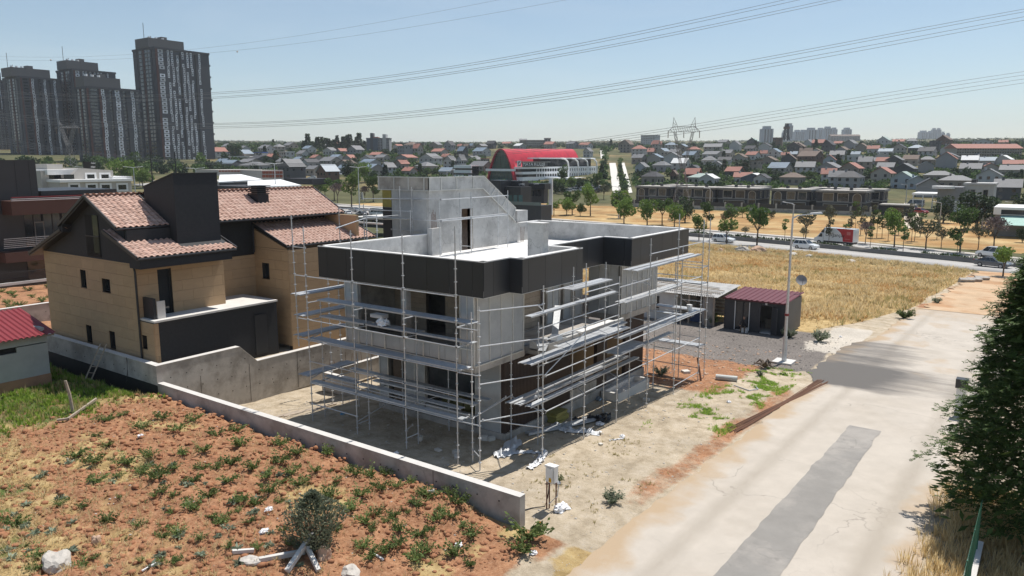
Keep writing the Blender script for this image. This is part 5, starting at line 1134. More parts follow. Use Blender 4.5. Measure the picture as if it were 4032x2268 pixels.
# the seated person, one continuous skinned figure
def person(loc, rz, label):
    t = thing('person', label, 'person', loc, None, rz); t['_local'] = 1
    J = {'pel': (0, 0, .47, .13), 'abd': (.02, 0, .68, .13), 'che': (.10, 0, .90, .145), 'nk': (.16, 0, 1.06, .055), 'hd0': (.18, 0, 1.12, .07), 'hd': (.20, 0, 1.22, .095), 'top': (.19, 0, 1.31, .07),
         'ls': (.11, .18, .99, .06), 'le': (.30, .24, .76, .045), 'lw': (.40, .10, .95, .033), 'lh': (.36, .05, 1.06, .04), 'rs': (.11, -.18, .99, .06), 're': (.24, -.26, .74, .045), 'rw': (.44, -.18, .62, .033), 'rh': (.52, -.15, .60, .04),
         'lhp': (.05, .10, .46, .09), 'lk': (.47, .15, .50, .065), 'la': (.40, .14, .10, .045), 'lt': (.55, .15, .05, .04), 'rhp': (.05, -.10, .46, .09), 'rk': (.47, -.13, .50, .065), 'ra': (.45, -.14, .10, .045), 'rt': (.60, -.15, .05, .04)}
    Ed = [('pel', 'abd'), ('abd', 'che'), ('che', 'nk'), ('nk', 'hd0'), ('hd0', 'hd'), ('hd', 'top'), ('che', 'ls'), ('ls', 'le'), ('le', 'lw'), ('lw', 'lh'), ('che', 'rs'), ('rs', 're'), ('re', 'rw'), ('rw', 'rh'), ('pel', 'lhp'), ('lhp', 'lk'), ('lk', 'la'), ('la', 'lt'), ('pel', 'rhp'), ('rhp', 'rk'), ('rk', 'ra'), ('ra', 'rt')]
    ks = list(J); me_ = bpy.data.meshes.new('body'); me_.from_pydata([J[k][:3] for k in ks], [(ks.index(a), ks.index(b)) for a, b in Ed], [])
    o = link('body', me_, t); o.modifiers.new('skin', 'SKIN'); o.modifiers.new('sub', 'SUBSURF').levels = 2; o.modifiers['sub'].render_levels = 2
    for i, k in enumerate(ks): me_.skin_vertices[0].data[i].radius = (J[k][3], J[k][3])
    me_.skin_vertices[0].data[0].use_root = True
    m = bpy.data.materials.new('clothes'); m.use_nodes = True; n = m.node_tree; tc = n.nodes.new('ShaderNodeTexCoord'); sx_ = n.nodes.new('ShaderNodeSeparateXYZ'); n.links.new(tc.outputs['Object'], sx_.inputs[0])
    rp = n.nodes.new('ShaderNodeValToRGB'); rp.color_ramp.interpolation = 'CONSTANT'; els = [(0, (.03, .025, .02)), (.11, (.10, .075, .055)), (.52, (.03, .032, .038)), (1.07, (.36, .21, .15)), (1.26, (.03, .022, .018))]
    mr_ = n.nodes.new('ShaderNodeMapRange'); mr_.inputs[2].default_value = 1.4; n.links.new(sx_.outputs[2], mr_.inputs[0]); n.links.new(mr_.outputs[0], rp.inputs[0])
    rp.color_ramp.elements[0].color = (*els[0][1], 1); rp.color_ramp.elements[1].position = els[1][0]/1.4; rp.color_ramp.elements[1].color = (*els[1][1], 1)
    for z, c in els[2:]: e = rp.color_ramp.elements.new(z/1.4); e.color = (*c, 1)
    n.links.new(rp.outputs[0], n.nodes['Principled BSDF'].inputs['Base Color']); n.nodes['Principled BSDF'].inputs['Roughness'].default_value = .9; me_.materials.append(m)
    skin = mat('skin', (.36, .21, .15), .6, .05); fm = MB()
    for s, c in ((1, Vector((.36, .05, 1.09))), (-1, Vector((.55, -.15, .59)))):
        for k in range(4): fm.path([c+Vector((0, s*(.02*k-.03), 0)), c+Vector((.03, s*(.02*k-.03), .03)), c+Vector((.035, s*(.02*k-.03), .065-.004*abs(k-1.5)))], [.009, .008, .006], 5)
        fm.path([c+Vector((-.01, s*.045, -.02)), c+Vector((.02, s*.06, 0)), c+Vector((.04, s*.05, .02))], [.01, .009, .007], 5)
    f = fm.build('fingers', skin, t)
    fc = MB(); fc.tube((.285, 0, 1.2), (.315, 0, 1.185), .014, .01, 6); fc.box((.27, -.028, 1.16), (.288, .028, 1.168)); fc.build('face', skin, t); ey = MB(); ey.tube((.27, .035, 1.232), (.29, .035, 1.232), .01, n=6); ey.tube((.27, -.035, 1.232), (.29, -.035, 1.232), .01, n=6); ey.build('eyes', DARK, t)
    return t
person((56.5, 18.75, CZ+.02), math.pi, 'person in dark shirt sitting on a white crate before the container')
setp(box('crate', (56.35, 18.55, CZ), (56.72, 18.95, CZ+.38), WHITE, None), 'white plastic crate used as a seat before the container', 'crate')
# shack with patched corrugated roof
SK = thing('shack', 'patched white shack with corrugated roof left of the container', 'shack', (60, 26, -1.3)); SKZ = -1.3
CORR = mat('corrugated_sheet', (.36, .35, .335), .6, .25, 1.5, rnd=.1)
mb = MB(); pr = []; y = 21.2
while y < 31.2: pr += [(y, 0), (y+.09, .045), (y+.18, 0)]; y += .19
mb.add([(57.0, a, SKZ+2.45+h) for a, h in pr]+[(62.4, a, SKZ+2.75+h) for a, h in pr], [(i, i+1, len(pr)+i+1, len(pr)+i) for i in range(len(pr)-1)]); mb.build('roof_sheet', CORR, SK)
for i in range(7): MB().bar((57.2+.5*i, 21.3+rng.random(), SKZ+2.56+.03*i), (58.2+.5*i, 29.5+rng.random(), SKZ+2.6+.05*i), .12, .05).build('roof_plank', WOOD if i % 3 else CONCW, SK)
mb = MB(); mb.box((57.4, 24.9, SKZ), (57.5, 26.3, SKZ+2.4)); mb.box((57.4, 26.3, SKZ), (57.5, 27.8, SKZ+.85)); mb.box((57.4, 26.3, SKZ+2.0), (57.5, 27.8, SKZ+2.4)); mb.box((57.4, 27.8, SKZ), (57.5, 31, SKZ+2.4)); mb.box((62.1, 21.4, SKZ), (62.2, 31, SKZ+2.6)); mb.box((57.6, 30.9, SKZ), (62.1, 31, SKZ+2.5)); mb.box((57.6, 24.9, SKZ), (62.0, 25.0, SKZ+2.45)); mb.build('wall_panel', mat('painted_board', (.62, .62, .60), .8, .15, 1.2), SK)
w_ = box('window', (57.46, 26.3, SKZ+.85), (57.48, 27.8, SKZ+2.0), GLASS, SK)
for i in range(8): ubox('bar', (57.36, 26.35+i*.2, SKZ+.8), (57.38, 26.37+i*.2, SKZ+2.05), STEELK, w_)
for y in (21.5, 22.2, 23.6): MB().bar((57.2, y, SKZ), (57.2, y, SKZ+2.45), .12, .12).build('post', WOOD, SK)
MB().bar((57.15, 24.7, SKZ+2.4), (57.15, 23.2, SKZ+1.5), .1, .1).build('brace', WOOD, SK)
mb = MB(); pr = [(21.45+.08*i, .03*(i % 2)) for i in range(14)]; mb.add([(57.3-h, a, SKZ) for a, h in pr]+[(57.3-h, a, SKZ+2.4) for a, h in pr], [(i, i+1, 14+i+1, 14+i) for i in range(13)]); mb.build('side_sheet', CORR, SK)
for i in range(6): ubox('shelf', (60.8, 22.0, SKZ+.3+.3*i), (61.3, 24.5, SKZ+.34+.3*i), WOOD, SK)
ubox('tank', (58.3, 23.0, SKZ), (59.2, 23.9, SKZ+.9), mat('blue_drum', (.05, .09, .2), .5), SK)
# rebar bundle
ra, rb = soil(2888, 1698), soil(3236, 1512); RBM = MATS['rusty_rebar']; RB = thing('rebar_bundle', 'bundle of rusty reinforcing bars lying along the street edge', 'rebar', ra)
for i in range(18):
    o0, o1 = Vector((0, -.28+.033*i+rng.uniform(-.03, .03), .03+.03*(i % 3))), Vector((0, -.28+.036*i+rng.uniform(-.06, .06), .03+.03*(i % 2))); m_ = (ra*.45+rb*.55)+Vector((0, -.08+.01*i, .05+.02*(i % 3)))
    MB().path([ra+o0+Vector((rng.uniform(-.6, .4), 0, 0)), m_, rb+o1+Vector((rng.uniform(-.3, .8), 0, 0))], .02, 5).build('bar', RBM, RB)
# pipe, insulation stack, trough, sheets, bricks, buckets
p = soil(2860, 1500); d = Vector((.25, -.95, 0)).normalized()*.6; mb = MB(); n_ = 14; mb.tube(p-d+Vector((0, 0, .17)), p+d+Vector((0, 0, .17)), .17, n=n_, cap=False); mb.tube(p-d+Vector((0, 0, .17)), p+d+Vector((0, 0, .17)), .14, n=n_, cap=False)
setp(mb.build('pipe', mat('grey_pipe', (.45, .46, .44), .5, .1, 3), None, loc=p), 'short grey drain pipe lying on the ground by the east scaffolding', 'pipe')
p = soil(2192, 1655); IST = thing('insulation_stack', 'stack of yellow mineral wool boards beside the south scaffolding', 'insulation', p); YW_ = mat('yellow_wool', (.30, .27, .085), .95, .15, 3, .01, 30, rnd=.12)
for k in range(6): a = .12*rng.uniform(-1, 1); o = link('board', MB().box((-.5, -.32, 0), (.5, .32, .075)).mesh('board', YW_), IST, (rng.uniform(-.05, .05), rng.uniform(-.05, .05), .01+k*.079), (0, 0, a))
TR = thing('concrete_trough', 'long concrete planter trough on the ground under the south scaffolding', 'trough', (35.2, 18.0, gz(35, 18)))
tz = gz(35, 17.9)
for a, b in (((33.4, 17.4, -.1), (37.0, 17.55, .5)), ((33.4, 18.25, -.1), (37.0, 18.4, .5)), ((33.4, 17.552, -.1), (33.55, 18.248, .5)), ((36.85, 17.552, -.1), (37.0, 18.248, .5)), ((33.55, 17.56, -.1), (36.85, 18.24, .2))): box('trough_wall', (a[0], a[1], tz+a[2]), (b[0], b[1], tz+b[2]), CONCW, TR)
def drape(name, pts, w, m, label, seed, cat='plastic sheet', h=.12):
    """a length of thin sheeting lying folded along a line"""
    pts = [Vector(p) for p in pts]; V_, F_ = [], []; n, mm = 26, 9; r_ = random.Random(seed)
    for i in range(n):
        t = i/(n-1)*(len(pts)-1); k = min(int(t), len(pts)-2); c = pts[k].lerp(pts[k+1], t-k); d = (pts[k+1]-pts[k]).normalized(); s = Vector((-d.y, d.x, 0))
        ww = w*(.6+.6*abs(mnoise.noise(Vector((t*1.7, seed, 0)))))
        for j in range(mm):
            u = j/(mm-1)-.5; q = c+s*(u*ww)+Vector((mnoise.noise(Vector((i*.5, j*.6, seed)))*.12, mnoise.noise(Vector((i*.5, j*.6, seed+9)))*.12, 0))
            V_.append((q.x, q.y, max(gz(q.x, q.y), c.z if len(pts) > 2 and c.z > gz(q.x, q.y)+.2 else gz(q.x, q.y))+.015+h*abs(mnoise.noise(Vector((i*.45, j*.9, seed+5))))*2*(1-abs(u)*1.2)))
    for i in range(n-1):
        for j in range(mm-1): F_.append((i*mm+j, (i+1)*mm+j, (i+1)*mm+j+1, i*mm+j+1))
    org = pts[0]; me_ = npmesh(name, [tuple(Vector(v)-org) for v in V_], F_, m); return setp(link(name, me_, None, org), label, cat, 'plastic sheets in the yard')
CLEAR = mat('milky_plastic', (.66, .67, .68), .3, .12, 3, rnd=.05)
drape('plastic_sheet', [soil(2030, 1735), soil(1990, 1790), soil(1950, 1800)], .8, CLEAR, 'milky plastic sheeting in the shade by the house corner', 1, h=.22)
drape('plastic_sheet', [soil(1960, 1792), soil(2060, 1785), soil(2140, 1785)], .35, CLEAR, 'milky plastic strip trailing along the shadow edge to a pole foot', 2)
drape('plastic_sheet', [soil(2148, 1785), soil(2120, 1820), soil(2085, 1848)], .45, TRASHW, 'white plastic sheet lying in the sun beside the corner pole', 3, h=.2)
drape('plastic_sheet', [soil(2175, 1680), soil(2250, 1700), soil(2365, 1712)], .7, CLEAR, 'crumpled clear plastic below the yellow board stack', 4, h=.22)
drape('plastic_sheet', [soil(2255, 1665), soil(2330, 1655), soil(2400, 1645)], .6, TRASHK, 'black plastic bags spread beside the board stack', 5, h=.3)
setp(crumple('bin_bag', soil(2375, 1658), .4, .32, .3, TRASHK, 7.7), 'open black rubbish bag in front of a scaffold pole', 'rubbish bag'); setp(crumple('rag', soil(2362, 1672), .2, .2, .1, TRASHW, 2.7), 'white rag in front of the black rubbish bag', 'rag')
drape('tape_strip', [soil(2398, 1735), soil(2430, 1732), soil(2460, 1726)], .09, TRASHW, 'thin white plastic strip alone on the sandy yard', 6, 'plastic strip', .03)
drape('plastic_sheet', [soil(2320, 1565), soil(2370, 1580)], .5, mat('bluish_plastic', (.42, .52, .62), .4, .1, 3), 'bluish plastic sheet in the shade under the scaffolding', 8, h=.2)
BRK = mat('block_white', (.58, .55, .50), .9, .1, 4, .004, 30, rnd=.1)
for i, (px, py, sx2, sy2, sz2, lb) in enumerate([(1795, 1785, .22, .12, .14, 'pale block at the foot of a west scaffold pole'), (1798, 1805, .2, .14, .1, 'second pale block below the one at the pole foot'), (1725, 1775, .2, .14, .08, 'flat pale stone slab left of the pole blocks'), (1905, 1735, .24, .14, .2, 'white broken block by the house corner'), (1935, 1735, .22, .12, .16, 'white bucket sized block right of the broken block'), (1655, 1735, .14, .12, .2, 'dusty white sack standing in the shaded yard'), (2365, 1754, .12, .1, .08, 'small brick lying on the sunny yard'), (2545, 1578, .24, .14, .12, 'pink block packed under a scaffold foot'), (2700, 1468, .3, .3, .14, 'pale rubble block under the far scaffolding'), (2315, 1716, .24, .1, .06, 'white tile piece by the second south pole')]):
    p = soil(px, py); setp(link('block', MB().box((-sx2/2*1.4, -sy2/2*1.4, 0), (sx2/2*1.4, sy2/2*1.4, sz2)).mesh('block', BRK), None, p, (0, 0, i*.7)), lb, 'block', 'loose blocks in the yard')
for i, (px, py, m, lb) in enumerate([(1350, 1632, mat('blue_bag', (.16, .36, .55), .6, .2, 3), 'blue and white bag lying in the shaded yard corner'), (1560, 1790, TRASHW, 'white scrap in the shade by the low wall'), (2195, 1905, TRASHW, 'white scrap behind the meter cabinet'), (2870, 1585, TRASHW, 'white bottle shaped litter on the verge'), (2450, 1720, TRASHW, 'small white litter near the plastic strip'), (3310, 1328, TRASHW, 'white bag on the rubble by the access track'), (555, 1722, TRASHW, 'crumpled white can on the red soil'), (1060, 2010, TRASHW, 'white paper scrap beside the shrub'), (1040, 2100, TRASHW, 'larger white scrap left of the shrub'), (1805, 2155, TRASHW, 'white plastic caught on weeds near the bottom right'), (1700, 1940, TRASHW, 'white shard near the low wall on red soil'), (2100, 2185, TRASHW, 'white bag in the bushy plant at the wall end')]):
    setp(crumple('litter', soil(px, py), .13, .1, .1, m, i*2.3+.5), lb, 'litter', 'litter')
# timber and boxes lying on the decks and in the openings
setp(box('foam_block', (23.35, 24.0, 4.86), (23.75, 24.75, 5.02), WHITE, None), 'white foam board on the upper deck before the left opening', 'foam board')
setp(crumple('sack', (22.4, 22.95, 4.87), .22, .28, .3, TRASHW, 9.1), 'white cement sack on the upper deck by the middle post', 'sack')
for i, (x, y, s) in enumerate([(24.2, 20.2, .45), (24.3, 19.75, .6), (24.2, 21.0, .35)]): setp(crumple('sack', (x, y, 3.6), .3, .3, s, mat('grey_sack', (.45, .44, .42), .9, .1, 3), 5.5+i), ['grey sack pile', 'tallest grey sack', 'small grey sack'][i]+' inside the right upper opening', 'sack', 'sacks in the upper room')
setp(box('foam_block', (26.9, 17.0, 4.15), (27.3, 17.4, 4.35), WHITE, None), 'small white foam block on a plank by the balcony', 'foam board')
mb = MB(); bz = 4.1; mb.tube((39.6, 16.3, 3.52), (39.6, 16.3, 3.86), .13, .16, 12); setp(mb.build('bucket', WHITE, None, loc=(39.6, 16.3, 3.52)), 'white plaster bucket on an east scaffold deck', 'bucket')
for a, b, lb in (((22.2, 29.8), (24.8, 29.0), 'dark plank lying in the shade of the north yard'), ((21.0, 30.6), (23.3, 30.0), 'brown timber lying in the sunny north yard')):
    za, zb_ = gz(*a)+.06, gz(*b)+.06; setp(MB().bar((*a, za), (*b, zb_), .22, .05).build('plank', WOOD, None, loc=(*a, za)), lb, 'plank')
p = soil(2760, 1500); setp(MB().bar(p, p+Vector((.1, .3, 1.3)), .1, .05).build('plank', mat('rusty_plate', (.12, .05, .03), .9, .2), None, loc=p), 'rusty steel bar standing at the far scaffold corner', 'steel bar')
mb = MB().path([soil(2890, 1520)+Vector((0, 0, .03)), soil(2950, 1540)+Vector((0, 0, .03)), soil(2985, 1535)+Vector((0, 0, .05)), soil(2975, 1525)+Vector((0, 0, .05))], .03, 6); setp(mb.build('hose', ALU, None), 'grey hose loop lying in verge grass by the pipe', 'hose')
for i, (px, py) in enumerate([(3770, 1110), (3800, 1108), (3830, 1102)]):
    p = gnd(px, py); mb = MB(); mb.add([(0, -.2, .2), (1.9, -.2, .2), (1.9, .2, .2), (0, .2, .2), (0, -.2, .9), (1.9, -.2, .8), (1.9, .2, .8), (0, .2, .9)], [(0, 3, 2, 1), (4, 5, 6, 7), (0, 1, 5, 4), (1, 2, 6, 5), (2, 3, 7, 6), (3, 0, 4, 7)])
    setp(link('concrete_slab', mb.mesh('concrete_slab', CONC), None, p-Vector((0, 0, .3)), (.5, 0, -.9)), ['left', 'middle', 'right'][i]+' one of three concrete kerb slabs dumped by the dirt track', 'slab', 'dumped kerb slabs')
for i, (px, py, s, m) in enumerate([(2920, 992, (2.0, 1.4, 1.1), STONE), (2980, 993, (2.4, 1.4, 1.2), STONER), (3120, 1008, (1.3, 1, .7), STONE), (3350, 1035, (1.1, .9, .6), STONE), (3185, 1012, (.9, .7, .5), STONE), (2838, 990, (.8, .7, .6), STONER)]):
    stone('boulder', gnd(px, py), tuple(v*.7 for v in s), m, i+11.1, ['pale', 'large reddish', 'flat pale', 'white', 'small pale', 'small reddish'][i]+' boulder in the dry grass near the main road', sub=3)
# ================================================================ trees and vehicles
LG = leafmat('tree_leaf', (.045, .090, .022), (.12, .185, .05), .3); LD = leafmat('dark_leaf', (.022, .045, .018), (.06, .095, .035), .15); LY = leafmat('bright_leaf', (.10, .17, .03), (.19, .27, .06), .3)
LP = leafmat('dull_leaf', (.075, .085, .045), (.14, .14, .08), .2); PURP = leafmat('bare_twig', (.13, .095, .09), (.22, .165, .15), 0)
def clumpf(clumps):
    """leaf position on one of several leaf clumps: (centre, radii)"""
    w = [c[1]**2 for c in clumps]
    def f(r):
        c, rad = r.choices(clumps, w)[0]; d = Vector((r.gauss(0, 1), r.gauss(0, 1), r.gauss(0, 1))).normalized()
        q = rad*(.55+.45*r.random()**.5); return Vector((c[0]+d.x*q, c[1]+d.y*q, c[2]+d.z*q*.75)), d
    return f
def crown(name, R_, zc, hh, n, ls, m, seed, nc=14, flat=.8):
    r = random.Random(seed); cl = []
    for k in range(nc):
        a = r.uniform(0, 6.28); q = R_*.72*r.random()**.5; z = zc+hh*flat*r.uniform(-.5, .55)*(1-.45*(q/R_)**2)
        cl.append(((q*math.cos(a), q*math.sin(a), z), R_*r.uniform(.24, .42)))
    return leafcloud(name, n, clumpf(cl), ls, m, seed, .25, 1.5)
def trunkmesh(name, h, r0, limbs, R_, seed, m=None, zc=None):
    r = random.Random(seed); mb = MB(); zc = zc or h*1.4
    mb.path([(0, 0, -.15), (.03, .02, h*.5), (0, .05, h)], [r0, r0*.8, r0*.65], 7)
    for k in range(limbs):
        a = k*6.28/limbs+r.uniform(-.4, .4); e = Vector((R_*.75*math.cos(a), R_*.75*math.sin(a), zc+r.uniform(-.2, .5)*R_)); s = Vector((0, .05, h*r.uniform(.75, 1)))
        mb.path([s, s.lerp(e, .5)+Vector((0, 0, .12*R_)), e], [r0*.5, r0*.3, r0*.1], 5)
        for j in range(3): t = r.uniform(.45, .9); b = s.lerp(e, t); mb.path([b, b+Vector((r.gauss(0, .3), r.gauss(0, .3), r.uniform(.1, .5)))*R_], [r0*.18, r0*.04], 4)
    return mb.mesh(name, m or BARK)
KINDS = {  # name: (crown mesh, trunk mesh, nominal crown radius)
 'mop': [(crown('crown', 1.5, 3.1+.2*(k % 3-1), 1.5+.35*k, 1150+160*k, .17, LG if k % 3 else LY, 100+k, 8+2*k, .75+.08*k), trunkmesh('trunk', 1.6+.15*k, .11, 4+k % 3, 1.5, k, zc=2.9)) for k in range(5)],
 'bright': [(crown('crown', 1.6, 2.2, 2.2, 1700, .17, LY, 110+k, 16), trunkmesh('trunk', 1.2, .1, 5, 1.5, k, zc=2.0)) for k in range(2)],
 'dark': [(crown('crown', 2.0, 2.4, 3.6, 2000, .2, LD, 120+k, 22, 1), trunkmesh('trunk', 1.2, .16, 5, 1.8, k, zc=2.3)) for k in range(2)],
 'dull': [(crown('crown', 1.2, 2.6, 1.6, 700, .15, LP, 130+k, 10), trunkmesh('trunk', 1.5, .08, 6, 1.2, k, zc=2.6)) for k in range(2)],
 'sapling': [(crown('crown', .6, 2.6, 2.4, 380, .15, LG if k else LP, 140+k, 9, 1), trunkmesh('trunk', 2.4, .045, 4, .5, k, zc=3.0)) for k in range(2)],
 'bare': [(leafcloud('crown', 900, clumpf([((1.0*math.cos(a)*q, 1.0*math.sin(a)*q, 2.7+.6*(1-q)), .5) for a in np.linspace(0, 6, 9) for q in (.4, .9)]), .10, PURP, 150, -.6, 3.2), trunkmesh('trunk', 1.6, .09, 9, 1.3, 3, zc=2.9))]}
TL_ = {'mop': 'round crowned green tree', 'bright': 'bright green bushy tree', 'dark': 'dense dark green tree', 'dull': 'thin dull green tree', 'sapling': 'slim young sapling', 'bare': 'bare purplish tree'}
NOM = {'mop': 1.5, 'bright': 1.6, 'dark': 2.0, 'dull': 1.2, 'sapling': .6, 'bare': 1.3}
def v2(o, s): return lambda x, y: (o[0]+x/s, o[1]+y/s)
Vc = v2((800, 500), 2.576); Vs = v2((1800, 450), 3.22); Vp = v2((2400, 450), 2.8975); Vr = v2((3100, 450), 2.764); Vt = v2((3200, 800), 2.898); Vb = v2((0, 600), 2.415); Va = v2((0, 100), 2.415)
TREES = [('mop', Vp, 120, 1190, 95), ('mop', Vp, 600, 1262, 95), ('mop', Vp, 1105, 1300, 68), ('mop', Vp, 1385, 1310, 78), ('bright', Vp, 165, 1255, 118), ('bright', Vp, 430, 1275, 112), ('bright', Vp, 740, 1285, 105), ('dark', Vp, 860, 1235, 100), ('mop', Vp, 1020, 1445, 80), ('mop', Vp, 1335, 1480, 105), ('mop', Vp, 1680, 1500, 118), ('bright', Vp, 1515, 1180, 50), ('bright', Vp, 1690, 1165, 40), ('dark', Vp, 1850, 1190, 34), ('dull', Vp, 1545, 1400, 40), ('bare', Vp, 1660, 1282, 66), ('dull', Vp, 1760, 1300, 42), ('dull', Vp, 1310, 1290, 45), ('sapling', Vp, 1995, 1440, 40), ('dull', Vp, 2235, 1420, 92), ('dull', Vp, 2210, 1440, 48), ('mop', Vs, 1460, 1272, 102), ('mop', Vs, 1690, 1290, 104), ('mop', Vs, 1225, 1290, 72), ('mop', Vs, 2065, 1275, 98), ('bright', Vs, 1390, 1285, 90), ('bright', Vs, 1560, 1290, 60), ('bright', Vs, 985, 1110, 100), ('bare', Vt, 600, 470, 72), ('mop', Vt, 930, 505, 112), ('dull', Vt, 1290, 532, 112), ('mop', Vt, 1680, 572, 124), ('dull', Vt, 1465, 515, 60), ('mop', Vt, 2170, 838, 120), ('sapling', Vt, 1030, 560, 45), ('sapling', Vt, 655, 500, 38), ('sapling', Vt, 180, 488, 42), ('bare', Vt, 2060, 560, 110), ('sapling', Vt, 1645, 620, 40), ('sapling', Vt, 385, 488, 40), ('dull', Vt, 1885, 530, 75), ('dark', Vt, 1490, 225, 118), ('dark', Vt, 1870, 300, 190), ('dark', Vt, 2390, 280, 130), ('dull', Vt, 180, 300, 70), ('bright', Vt, 2060, 290, 55), ('dark', Vt, 2390, 450, 60),
 ('bright', Vs, 1290, 985, 70), ('mop', Vs, 1350, 960, 80), ('bright', Vs, 1450, 950, 60), ('dark', Vs, 1560, 975, 55), ('dark', Vs, 1245, 1000, 55), ('mop', Vs, 1790, 990, 60), ('dark', Vs, 1905, 975, 50), ('bright', Vs, 1660, 1010, 50), ('dull', Vs, 1860, 1080, 60), ('dark', Vs, 1330, 1010, 60), ('mop', Vc, 1330, 745, 72), ('bright', Vc, 1165, 700, 62), ('mop', Vc, 1725, 760, 66), ('mop', Vc, 1505, 810, 92), ('bare', Vc, 1365, 780, 60), ('bare', Vc, 1640, 760, 42), ('bright', Vc, 1235, 690, 50), ('bright', Vb, 1180, 330, 95), ('bright', Vb, 1360, 340, 80), ('mop', Vb, 1280, 300, 90), ('bright', Vb, 1330, 320, 60), ('dark', Vc, 1480, 560, 70), ('bright', Vc, 1640, 560, 80), ('dark', Vc, 1720, 610, 60), ('dark', Vc, 320, 340, 65)]
for x in (430, 485, 545, 680, 730, 790, 1080, 1125, 1160, 1225, 1415, 860, 980): TREES.append(('sapling', Vt, x, 345+rng.uniform(-60, 40)+(.06*x), 42))
TREES = [(k,)+v(x, y)+(r_/({Vc: 2.576, Vs: 3.22, Vp: 2.8975, Vr: 2.764, Vt: 2.898, Vb: 2.415}[v]),) for k, v, x, y, r_ in TREES]
cnt = {}; tot = {}
for t_ in TREES: tot[t_[0]] = tot.get(t_[0], 0)+1
for kind, px, py, rp in sorted(TREES, key=lambda t: t[1]):
    p = gnd(px, py); s = 1.15*rp*depth(p)/FPX/NOM[kind]; c = cnt[kind] = cnt.get(kind, 0)+1
    cm, tm = KINDS[kind][c % len(KINDS[kind])]
    t = thing('street_tree' if kind != 'sapling' else 'young_tree', f'{TL_[kind]} near the main road, {ordinal(c)} of {tot[kind]} such counting from the left', 'tree', p, 'trees along the main road', rng.uniform(0, 6.28)); q_ = rng.uniform(.85, 1.18); t.scale = (s*q_, s/q_, s*rng.uniform(.88, 1.2))
    link('trunk', tm, t); link('crown', cm, t)
# low hedge along the median
hp = []
for y in np.arange(-25, 150, .8):
    for _ in range(3):
        if fbm(y*.08, 3, 0, 3) > -.25: hp.append((XM(y)+rng.uniform(.5, 2.9), y+rng.uniform(-.4, .4)))
protos = [tuft(14, .55, .8, .09, 500+k, .9) for k in range(4)]
pts = np.array([(x, y, T(x, y)+.38) for x, y in hp]); setp(link('median_hedge', scatter_mesh('median_hedge', protos, pts, np.random.RandomState(4).uniform(0, 6, len(pts)), np.random.RandomState(5).uniform(.7, 1.5, len(pts)), LD)), 'low dark juniper hedge growing along the road median', 'hedge', kind='stuff')
# ---- vehicles, built along local +X (front), origin on the road
RUB = mat('tyre', (.018, .018, .018), .9, .1); RIM = mat('rim', (.35, .35, .36), .35, .1, metal=.7); LAMPW = mat('headlight', (.75, .75, .72), .15, .05); LAMPR = mat('taillight', (.35, .015, .012), .25, .05)
def paint(n, c): return mat('paint_'+n, c, .25, .04, 1, coat=.6)
def wheels(t, xs, w, r):
    for x in xs:
        for s in (-1, 1):
            o = MB().tube((x, s*(w/2-.2), r), (x, s*(w/2+.01), r), r, n=16).mesh('tyre', RUB); k = link('wheel', o, t); link('rim', MB().tube((x, s*(w/2+.012), r), (x, s*(w/2+.03), r), r*.62, n=12).mesh('rim', RIM), k)
def bev(mb, m, name, w=.06):
    me_ = mb.mesh(name, m); bm = bmesh.new(); bm.from_mesh(me_); bmesh.ops.bevel(bm, geom=bm.edges[:]+bm.verts[:], offset=w, segments=2, affect='EDGES', profile=.6); bm.to_mesh(me_); bm.free()
    me_.polygons.foreach_set('use_smooth', [True]*len(me_.polygons)); return me_
